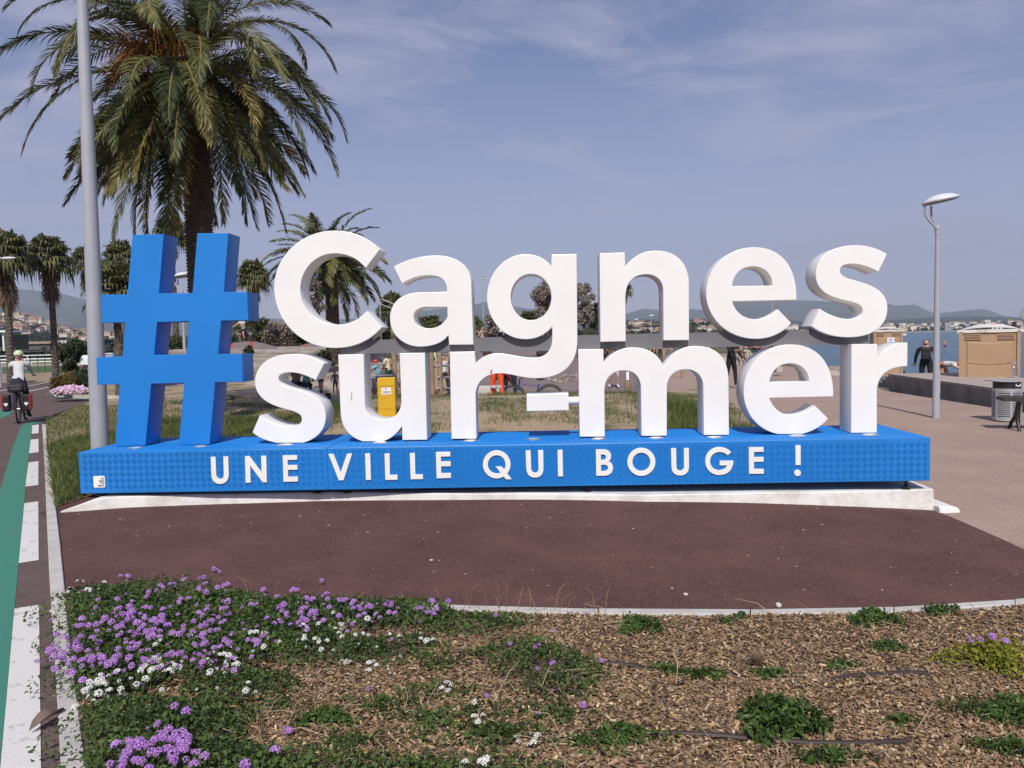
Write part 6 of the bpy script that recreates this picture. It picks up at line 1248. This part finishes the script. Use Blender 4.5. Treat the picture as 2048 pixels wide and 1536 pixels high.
# ================================================================ people and bicycles
CM = {}
def cm(c, rough=.85):
    k = tuple(round(x, 3) for x in c)
    if k not in CM: CM[k] = mat('cloth_%d' % len(CM), c, rough=rough, var=.14, scale=14)
    return CM[k]
SKIN = (.42, .24, .165); DSKIN = (.12, .065, .045)
def person(label, loc, rz=0, H=1.72, lean=0, hip=((4, 3), (-4, 3)), knee=(4, 4), sh=((8, 8), (-4, 8)), el=(15, 15), head=0, shirt=(.4, .4, .4), sleeve='short', pants=(.05, .06, .1), legs='long', shoes=(.05, .05, .05), skin=SKIN, hair=(.03, .02, .015), long_hair=False, sitting=False, group=None, cap=None, grounded=True):
    """one continuous skinned body; faces coloured by the bone they belong to. Faces local +Y."""
    f = lambda a, o, s: np.array([math.sin(R(o))*s, math.sin(R(a))*math.cos(R(o)), -math.cos(R(a))*math.cos(R(o))])
    t = np.array([0, math.sin(R(lean)), math.cos(R(lean))]); J = {'pel': np.zeros(3)}
    J['wai'] = t*.10*H; J['che'] = t*.21*H; J['sho'] = t*.285*H; hd = np.array([0, math.sin(R(lean*.6+head)), math.cos(R(lean*.6+head))]); J['nek'] = J['sho']+hd*.035*H; J['hea'] = J['nek']+hd*.065*H; J['top'] = J['nek']+hd*.118*H
    E = [('pel', 'wai'), ('wai', 'che'), ('che', 'sho'), ('sho', 'nek'), ('nek', 'hea'), ('hea', 'top')]; rad = {'pel': .078, 'wai': .07, 'che': .082, 'sho': .06, 'nek': .032, 'hea': .052, 'top': .040}
    for i, s in enumerate((-1, 1)):
        q = 'LR'[i]; J['hip'+q] = np.array([s*.052*H, 0, -.02*H]); J['kne'+q] = J['hip'+q]+f(*hip[i], s)*.245*H; J['ank'+q] = J['kne'+q]+f(hip[i][0]-knee[i], hip[i][1]*.4, s)*.235*H
        a_ = hip[i][0]-knee[i]; J['toe'+q] = J['ank'+q]+np.array([s*.01*H, .095*H*math.cos(R(a_*.5)), -.028*H+.05*H*math.sin(R(a_*.5))])
        J['shd'+q] = J['sho']+np.array([s*.105*H, 0, 0])-t*.012*H; J['elb'+q] = J['shd'+q]+f(*sh[i], s)*.168*H; J['wri'+q] = J['elb'+q]+f(sh[i][0]+el[i], sh[i][1]*.5, s)*.145*H; J['han'+q] = J['wri'+q]+f(sh[i][0]+el[i]+5, sh[i][1]*.4, s)*.05*H
        E += [('pel', 'hip'+q), ('hip'+q, 'kne'+q), ('kne'+q, 'ank'+q), ('ank'+q, 'toe'+q), ('sho', 'shd'+q), ('shd'+q, 'elb'+q), ('elb'+q, 'wri'+q), ('wri'+q, 'han'+q)]
        rad.update({'hip'+q: .058, 'kne'+q: .037, 'ank'+q: .025, 'toe'+q: .021, 'shd'+q: .042, 'elb'+q: .028, 'wri'+q: .019, 'han'+q: .020})
    low = min(J['toeL'][2], J['toeR'][2], J['ankL'][2], J['ankR'][2])-.022*H
    if sitting: low = min(low, J['pel'][2]-.075*H)
    if grounded:
        for k in J: J[k] = J[k]-np.array([0, 0, low])
    names = list(J); me = bpy.data.meshes.new('body'); me.from_pydata([tuple(J[k]) for k in names], [(names.index(a), names.index(b)) for a, b in E], [])
    ob = bpy.data.objects.new('tmp', me); COL.objects.link(ob); ob.modifiers.new('skin', 'SKIN'); sd = ob.modifiers.new('sub', 'SUBSURF'); sd.levels = 1; sd.render_levels = 1
    for i, k in enumerate(names): r_ = rad[k]*H; me.skin_vertices[0].data[i].radius = (r_, r_)
    me.skin_vertices[0].data[names.index('pel')].use_root = True
    dg = bpy.context.evaluated_depsgraph_get(); body = bpy.data.meshes.new_from_object(ob.evaluated_get(dg)); bpy.data.objects.remove(ob)
    mats = [cm(skin, .6), cm(shirt), cm(pants), cm(shoes), cm((.02, .015, .015))]; nV = len(body.vertices)
    A = np.array([J[a] for a, b in E]); B = np.array([J[b] for a, b in E]); AB = B-A
    C = np.empty(len(body.polygons)*3); body.polygons.foreach_get('center', C); C = C.reshape(-1, 3)
    tt = np.clip(((C[:, None]-A)*AB).sum(-1)/(AB**2).sum(-1), 0, 1); dist = np.linalg.norm(C[:, None]-(A+tt[..., None]*AB), axis=-1); idx = dist.argmin(1); mi = np.zeros(len(C), int)
    for k, i in enumerate(idx):
        a, b = E[i]; u = tt[k, i]
        if b == 'wai': mi[k] = 2 if u < .3 else 1
        elif b in ('che', 'sho') or b[:3] == 'shd': mi[k] = 1
        elif a[:3] == 'shd': mi[k] = 1 if (sleeve == 'long' or u < .6) else 0
        elif a[:3] == 'elb': mi[k] = 1 if sleeve == 'long' else 0
        elif b[:3] == 'hip': mi[k] = 2
        elif a[:3] == 'hip': mi[k] = 2 if (legs == 'long' or u < .8) else 0
        elif a[:3] == 'kne': mi[k] = 2 if (legs == 'long' and u < .93) else (3 if u > .8 else 0)
        elif a[:3] == 'ank': mi[k] = 3
    b = MB(); V = np.empty(nV*3); body.vertices.foreach_get('co', V); V = V.reshape(-1, 3)
    hx = np.array([1, 0, 0.]); hy = np.cross(hd, hx)*-1; hc = J['hea']; mask = np.array([False]*nV)
    b.V.append(V); 
    for pg, m_ in zip(body.polygons, mi): b.F.append(np.array([list(pg.vertices)])); b.MI.append(np.array([m_]))
    b.n = nV; rot = np.column_stack([hx, hy, hd])
    b.ellipsoid(hc+hd*.012*H, (.047*H, .057*H, .068*H), 12, 9, 0, rot); b.ellipsoid(hc+hy*.058*H, (.009*H, .013*H, .014*H), 6, 5, 0, rot)
    for s in (-1, 1): b.ellipsoid(hc+hx*s*.048*H, (.006*H, .012*H, .017*H), 6, 5, 0, rot); b.ellipsoid(hc+hx*s*.019*H+hy*.052*H+hd*.014*H, (.006*H, .005*H, .004*H), 6, 4, 4, rot)
    b.ellipsoid(hc+hy*.053*H-hd*.028*H, (.013*H, .005*H, .003*H), 6, 4, 4, rot)
    for i, q in enumerate('LR'): # fingers and thumb
        w0, h0 = J['wri'+q], J['han'+q]; d = (h0-w0)/np.linalg.norm(h0-w0); sx = np.cross(d, (0, 1, .2)); sx /= np.linalg.norm(sx); nn = np.cross(sx, d)
        for k, (o_, L_) in enumerate(((-.015, .034), (-.005, .04), (.005, .038), (.014, .03))): p0 = h0+sx*o_*H; b.tube([p0, p0+d*L_*.5*H, p0+(d*.85+nn*.5)*L_*H], [.0055*H, .005*H, .0035*H], 5, 0)
        p0 = (w0+h0)/2+sx*.014*H*(1 if i else -1); b.tube([p0, p0+(d*.5+sx*.6*(1 if i else -1))*.03*H, p0+(d+sx*.5*(1 if i else -1))*.038*H], [.0065*H, .006*H, .004*H], 5, 0)
    root = empty('person', tuple(loc), rz, label, 'person', group); o = b.build('body', mats, root, 60)
    hb = MB()
    if cap is not None: hb.ellipsoid(hc+hd*.035*H-hy*.004*H, (.062*H, .085*H, .055*H), 14, 8, 0, rot, -.35); hb.build('helmet', cm(cap, .4), root, 60)
    if cap is None or long_hair:
        hb = MB(); hb.ellipsoid(hc+hd*.022*H-hy*.012*H, (.053*H, .060*H, .066*H), 12, 8, 0, rot, -.45)
        if long_hair: hb.tube([hc+hd*.03*H-hy*.05*H, hc-hy*.07*H-hd*.05*H, hc-hy*.06*H-hd*.15*H], [.035*H, .045*H, .02*H], 8)
        hb.build('hair', cm(hair, .7), root, 60)
    return root, J
rub = mat('tyre_rubber', (.018, .018, .018), rough=.8, var=.1); chrome = mat('spoke_steel', (.5, .5, .5), rough=.3, metal=.8)
def bicycle(label, loc, rz, col, wr=.34, tilt=0.0, group=None, fender=False):
    root = empty('bicycle', tuple(loc), rz, label, 'bicycle', group); root.rotation_euler = (0, tilt, rz) if tilt else (0, 0, rz); fm = mat('bike_paint_%s' % '_'.join('%.2f' % c for c in col), col, rough=.3, var=.03)
    for y in (-.5, .55):
        w = MB().torus((0, y, wr), wr-.02, .022, (1, 0, 0), 26, 7).build('wheel', rub, root, 60); MB().torus((0, y, wr), wr-.045, .01, (1, 0, 0), 26, 5).build('rim', chrome, w, 60); b = MB()
        for a in np.arange(12)*math.pi/6: b.tube([(0, y, wr), (0, y+math.cos(a)*(wr-.045), wr+math.sin(a)*(wr-.045))], .0025, 3, cap=False)
        b.tube([(-.04, y, wr), (.04, y, wr)], .02, 8); b.build('spokes', chrome, w)
        if fender: MB().torus((0, y, wr), wr+.025, .012, (1, 0, 0), 14, 5, 0, R(20), R(150)).build('mudguard', black_metal, root, 60)
    bb, st, hd_, h0 = np.array([0, -.06, .29]), np.array([0, -.2, .78]), np.array([0, .37, .80]), np.array([0, .40, .66]); ra = np.array([0, -.5, wr]); fa = np.array([0, .55, wr])
    b = MB()
    for p, q, r_ in ((bb, st, .017), (st-(0, -.02, .06), hd_, .017), (bb, h0, .02), (h0, hd_+(0, -.02, .06), .021)): b.tube([p, q], r_, 8)
    for s in (-.05, .05): b.tube([bb, ra+(s, 0, 0)], .01, 6); b.tube([st-(0, 0, .05), ra+(s, 0, 0)], .009, 6)
    b.build('frame', fm, root, 60); b = MB()
    for s in (-.045, .045): b.tube([h0+(s, 0, 0), fa+(s, 0, 0)], .013, 6)
    b.build('fork', fm, root); b = MB(); top = np.array([0, .34, .93]); b.tube([hd_, top], .015, 8); b.tube([top+(-.29, -.08, .02), top+(-.15, 0, .01), top, top+(.15, 0, .01), top+(.29, -.08, .02)], .012, 7); b.build('handlebar', black_metal, root, 60)
    b = MB(); b.tube([st, st+(0, -.03, .1)], .013, 7); b.build('seat_post', chrome, root); MB().ellipsoid((0, -.24, .91), (.075, .135, .03), 12, 7).build('saddle', black_metal, root, 60)
    b = MB(); b.lathe([(.0, -.004), (.09, -.004), (.09, .004), (0, .004)], 18, tuple(bb), 0, rotm('Y', R(90))); b.tube([bb+(.05, 0, 0), bb+(.06, .12, -.12)], .01, 5); b.tube([bb+(-.05, 0, 0), bb+(-.06, -.12, .12)], .01, 5); b.box(tuple(bb+(.11, .12, -.12)), (.09, .07, .02)); b.box(tuple(bb+(-.11, -.12, .12)), (.09, .07, .02)); b.build('crankset', black_metal, root)
    return root
def bag(name, label, loc, rz, sz, m, cat='bag'):
    root = empty(name, tuple(loc), rz, label, cat); o = MB().box((0, 0, sz[2]/2), sz).build('pack', m, root); md = o.modifiers.new('b', 'BEVEL'); md.width = min(sz)*.3; md.segments = 3; o2 = MB().box((0, -sz[1]/2-.02, sz[2]*.32), (sz[0]*.7, .06, sz[2]*.45)).build('pocket', m, root); md = o2.modifiers.new('b', 'BEVEL'); md.width = .02; md.segments = 2; return root
# touring cyclist on the left
rzc = R(26.7); lc = onZ(38, 847, 0.0); fw = np.array([-math.sin(rzc), math.cos(rzc), 0]); lc = lc+fw*.5
bicycle('loaded touring bicycle ridden away on the left cycle path', lc, rzc, (.02, .02, .02), fender=True)
person('cyclist in a pale grey top and white helmet riding away on the left', lc-fw*.22+np.array([0, 0, .965]), rzc, 1.70, 30, ((62, 6), (30, 6)), (75, 38), ((58, 5), (58, 5)), (6, 6), -18, (.50, .52, .53), 'long', (.018, .018, .045), 'long', (.03, .03, .03), cap=(.55, .62, .40), grounded=False)
pan = mat('pannier_black', (.012, .012, .014), rough=.5); panr = mat('pannier_red', (.36, .015, .02), rough=.5); refl = mat('white_reflector', (.75, .75, .75), rough=.3)
sd_ = np.array([math.cos(rzc), math.sin(rzc), 0])
for s, nm in ((-1, 'left'), (1, 'right')):
    q = lc-fw*.58+sd_*s*.2+np.array([0, 0, .30]); root = empty('pannier', tuple(q), rzc, '%s black and red pannier bag hanging on the touring bicycle' % nm, 'pannier')
    o = MB().box((0, 0, .19), (.15, .30, .38)).build('bag', pan, root); md = o.modifiers.new('b', 'BEVEL'); md.width = .035; md.segments = 3; o = MB().box((s*.068, -.0, .2), (.05, .31, .36)).build('side_panel', panr, root); md = o.modifiers.new('b', 'BEVEL'); md.width = .02
    MB().prism([(-.04, .03), (.04, .03), (.04, -.0), (0, -.05), (-.04, 0)][::-1], 0, .01).build('reflector', refl, root).matrix_local = Matrix.Translation((0, -.155, .17)) @ Matrix.Rotation(R(90), 4, 'X')
bag('rack_bag', 'black roll bag strapped on the rack of the touring bicycle', lc-fw*.55+np.array([0, 0, .73]), rzc, (.34, .3, .2), pan)
# promenade and beach
def at(px, py, D): return atD(px, py, D)
def gz(px, D, z): p = polar(px, D); return np.array([p[0], p[1], z])
person('man in black jacket standing at the beach with his back turned', gz(1852, 31, -.62), R(-28), 1.95, 4, sh=((6, 14), (-4, 10)), pants=(.01, .01, .012), shirt=(.010, .010, .012), sleeve='long', hair=(.05, .035, .03))[0].scale = (1.28, 1.22, .97)
q = gz(1852, 31, -.62); bk = np.array([-math.sin(R(-28)), math.cos(R(-28)), 0]); bag('backpack', 'black backpack on the back of the man in black', q-bk*.2+np.array([0, 0, 1.1]), R(-28), (.34, .2, .5), pan, 'backpack')
person('man in white shirt and tan shorts bending down on the beach', gz(1884, 29, -.5), R(-142), 1.72, 96, ((16, 6), (8, 6)), (18, 10), ((70, 4), (60, 6)), (-20, -12), 10, (.52, .48, .46), 'short', (.42, .24, .12), 'short', hair=(.012, .01, .01))
bag('dark_bag', 'black bag on the ground under the hands of the bending man', gz(1909, 29.3, -.52), .2, (.5, .4, .5), pan)
person('tiny bather standing far out in the water', gz(1889, 120, -1.7), .4, 1.8, 0, shirt=(.4, .25, .18), pants=(.1, .05, .08), legs='short')
person('person dressed all in black standing on the promenade behind the letter m', onG(1463, 777), R(-150), 1.86, 2, ((6, 4), (-8, 4)), sh=((15, 10), (35, 8)), el=(20, 60), shirt=(.008, .008, .009), sleeve='long', pants=(.008, .008, .009), shoes=(.55, .52, .5))
stk = onG(1450, 790); o = MB().tube([(0, 0, .9), (0, 0, 2.0)], .018, 8).build('pale_pole', mat('pale_wood', (.6, .55, .42), rough=.6), None); o.location = (stk[0]-.3, stk[1]+.8, -.17); tag(o, 'thin pale pole held by the person in black', 'pole')
MBs = MB().box((0, 0, .23), (4.2, .5, .46)); o = MBs.build('seat_wall', conc); q = gz(1496, 48, -.17); o.location = q; tag(o, 'low concrete seat wall with people sitting on it by the sea', 'seat wall')
for px, sc, pc, lab, lh in ((1473, (.6, .58, .56), (.10, .08, .07), 'seated person in white, leftmost on the seat wall', False), (1486, (.58, .48, .46), (.45, .4, .33), 'seated man in pale pink shirt on the seat wall', False), (1497, (.012, .012, .013), (.015, .06, .055), 'seated woman with dark hair and dark green skirt on the seat wall', True), (1508, (.015, .015, .02), (.02, .02, .03), 'seated child in dark clothes on the seat wall', False), (1519, (.62, .25, .18), (.05, .05, .06), 'seated person in salmon pink at the end of the seat wall', False)):
    p = gz(px, 47.6, -.17); person(lab, p+np.array([0, 0, .9]), R(-120+rng.uniform(-20, 20)), 1.72, 14, ((82, 8), (78, 8)), (80, 74), ((28, 8), (24, 8)), (40, 50), 12, sc, 'short', pc, long_hair=lh, grounded=False)
# behind the letters n, g, a
person('girl with long hair in beige top and pale blue jeans', at(965, 706, 50), R(70), 1.66, 2, ((5, 5), (-6, 5)), sh=((20, 8), (60, 6)), el=(60, 80), shirt=(.40, .29, .23), sleeve='long', pants=(.26, .36, .50), long_hair=True, hair=(.06, .03, .02))
person('person in dark red top standing close beside the letter a', at(945, 706, 52), R(100), 1.75, 0, shirt=(.16, .035, .035), pants=(.015, .016, .03), hair=(.02, .015, .012))
person('man in white shirt and navy shorts straddling a bicycle', at(1003, 694, 56), R(160), 1.85, 2, ((4, 7), (-4, 7)), shirt=(.66, .66, .72), pants=(.012, .018, .05), legs='short', shoes=(.6, .6, .6))
person('person in white trousers among the bicycles', at(1066, 695, 56.5), R(180), 1.7, 3, shirt=(.5, .45, .5), pants=(.62, .62, .70))
person('person in black among the bicycles near the g tail', at(1084, 695, 57), R(150), 1.75, 3, shirt=(.012, .012, .012), pants=(.012, .012, .014), sleeve='long')
bicycle('dark bicycle of the man in navy shorts', at(1016, 698, 55.5), R(80), (.03, .05, .06)); bicycle('silver grey bicycle left of the white trousers', at(1058, 697, 55.5), R(95), (.3, .32, .34)); bicycle('black bicycle right of the white trousers', at(1090, 697, 56), R(85), (.02, .02, .02))
bag('dark_bag', 'dark brown bag on the track in front of the girl in jeans', at(975, 712, 42), .3, (.5, .4, .45), mat('brown_bag', (.06, .03, .02), rough=.8)); bag('black_white_bag', 'black and white sports bag lying at the bend of the letter g', at(1086, 713, 42), .2, (.7, .4, .3), pan)
person('worker in orange high visibility trousers bending forward', gz(994, 22, -.16), R(-8), 1.75, 96, ((6, 7), (-4, 7)), (6, 4), ((60, 6), (50, 6)), (10, 10), 10, (.75, .09, .02), 'long', (.78, .075, .018), 'long')
q = gz(994, 22, -.16); b = MB(); 
for s in (-1, 1): b.torus((s*.09, .0, .52), .082, .022, (0, 0, 1), 14, 6)
o = b.build('reflective_bands', mat('reflective_grey', (.42, .43, .44), rough=.4)); o.scale = (1, 1, 2.2); o.parent = [x for x in bpy.data.objects if x.get('label') == 'worker in orange high visibility trousers bending forward'][0]; o.location = (0, .0, -.62)
person('person in dark trousers bending over beside the orange worker', gz(1020, 22.6, -.2), R(12), 1.78, 94, ((8, 6), (-6, 6)), (8, 4), ((60, 6), (50, 6)), (10, 10), 10, (.012, .014, .03), 'long', (.012, .014, .028))
bicycle('dark blue mountain bike standing behind the earth bank', gz(1064, 22, -.36), R(84), (.02, .035, .16), .37, fender=True)
person('roller skater with white and pink knee pads behind the letter m', at(1229, 776, 27), R(200), 1.4, 12, ((12, 6), (-8, 6)), (24, 16), shirt=(.5, .3, .35), pants=(.55, .35, .42), legs='short', shoes=(.6, .6, .66))
# playground children
person('child with a red helmet at the climbing frame', gz(760, 27, -.15), R(80), 1.25, 18, ((40, 5), (10, 5)), (50, 20), ((60, 8), (55, 8)), (20, 20), 0, (.18, .42, .50), 'short', (.02, .04, .30), cap=(.55, .02, .03)); bicycle('small dark bicycle of the child with the red helmet', gz(757, 27.4, -.15), R(88), (.12, .13, .14), .26)
person('dark haired person in pale yellow shirt beside the red helmeted child', gz(778, 28, -.15), R(60), 1.45, 5, shirt=(.55, .48, .33), pants=(.01, .04, .05), skin=DSKIN)
person('seated person in a teal shirt seen through the lower letter s', gz(613, 24, -.05), R(20), 1.5, 8, ((84, 8), (80, 8)), (95, 90), ((30, 8), (30, 8)), (30, 30), 10, (.085, .26, .22), 'short', (.03, .03, .05), sitting=True, hair=(.008, .007, .006))
person('seated dark haired child left of the teal shirt', gz(592, 24.3, -.05), R(-10), 1.55, 6, ((84, 8), (80, 8)), (95, 90), ((30, 8), (30, 8)), (30, 30), 0, (.16, .11, .10), 'short', (.03, .03, .05), sitting=True, hair=(.010, .008, .007), long_hair=True)
person('child in black shorts standing behind the lower letter s', at(643, 789, 24), R(150), 1.25, 4, ((10, 5), (-6, 5)), shirt=(.012, .012, .012), pants=(.012, .012, .012), legs='short', shoes=(.02, .02, .02))
person('toddler in grey standing between the letters s and u', at(671, 788, 25), R(40), .74, 0, shirt=(.12, .11, .11), pants=(.05, .06, .08), shoes=(.4, .35, .3), hair=(.012, .01, .01))
block('dark stump seat beside the toddler', 652, 662, 786, 808, 24.6, .2, mat('dark_stump', (.03, .026, .022), rough=.9), .1, 'stump', 'stump', .02)
person('child in white top climbing on the timber frame', gz(850, 26, -.12), R(-30), 1.3, 15, ((40, 6), (5, 6)), (50, 10), ((80, 10), (60, 10)), (20, 20), 0, (.40, .37, .36), 'long', (.10, .09, .09)); person('child in dark trousers climbing the rungs', gz(889, 26.6, -.12), R(20), 1.3, 10, ((30, 6), (-4, 6)), (40, 4), ((100, 10), (90, 10)), (20, 20), 0, (.5, .47, .46), 'short', (.015, .018, .035), shoes=(.5, .5, .5))
person('rider in a white top on the pump track right of the hashtag', at(489, 686, 44)+np.array([0, 0, .78]), R(170), 1.55, 25, ((60, 8), (35, 8)), (70, 45), ((55, 14), (55, 14)), (10, 10), -10, (.5, .46, .44), 'short', (.02, .02, .022), 'short', cap=(.03, .03, .03), grounded=False); bicycle('small stunt bicycle ridden on the pump track', at(489, 689, 44), R(172), (.03, .03, .03), .27)
for px, D, sc, pc, lab in ((1308, 52, (.35, .35, .36), (.02, .02, .02), 'person in grey, left of the group under the beam above the m'), (1322, 54, (.62, .56, .30), (.04, .04, .05), 'person in pale yellow, in the group under the beam above the m'), (1340, 53, (.55, .22, .26), (.2, .22, .26), 'person in pink, right of the group under the beam above the m'), (1425, 60, (.6, .6, .62), (.02, .03, .08), 'person in white walking on the promenade between m and e')):
    person(lab, gz(px, D, -.17), R(rng.uniform(100, 220)), 1.7, 4, shirt=sc, pants=pc)
bag('dark_bag', 'small dark bag on the grass beside the right leg of the hashtag', at(456, 822, 22), .2, (.35, .3, .45), pan)
# ================================================================ hazy air
hz = MB().box((0, 4500, 400), (26000, 10400, 1000)); o = hz.build('haze', None); o.data.materials.clear()
hm = bpy.data.materials.new('haze_air'); hm.use_nodes = True; t = hm.node_tree; t.nodes.remove(t.nodes['Principled BSDF']); pv = t.nodes.new('ShaderNodeVolumePrincipled'); pv.inputs['Color'].default_value = (.66, .78, 1.0, 1); pv.inputs['Density'].default_value = .0001; pv.inputs['Anisotropy'].default_value = .1
t.links.new(pv.outputs[0], t.nodes['Material Output'].inputs['Volume']); o.data.materials.append(hm); o['kind'] = 'stuff'; o['label'] = 'pale blue haze in the air over the bay'; o['category'] = 'haze'
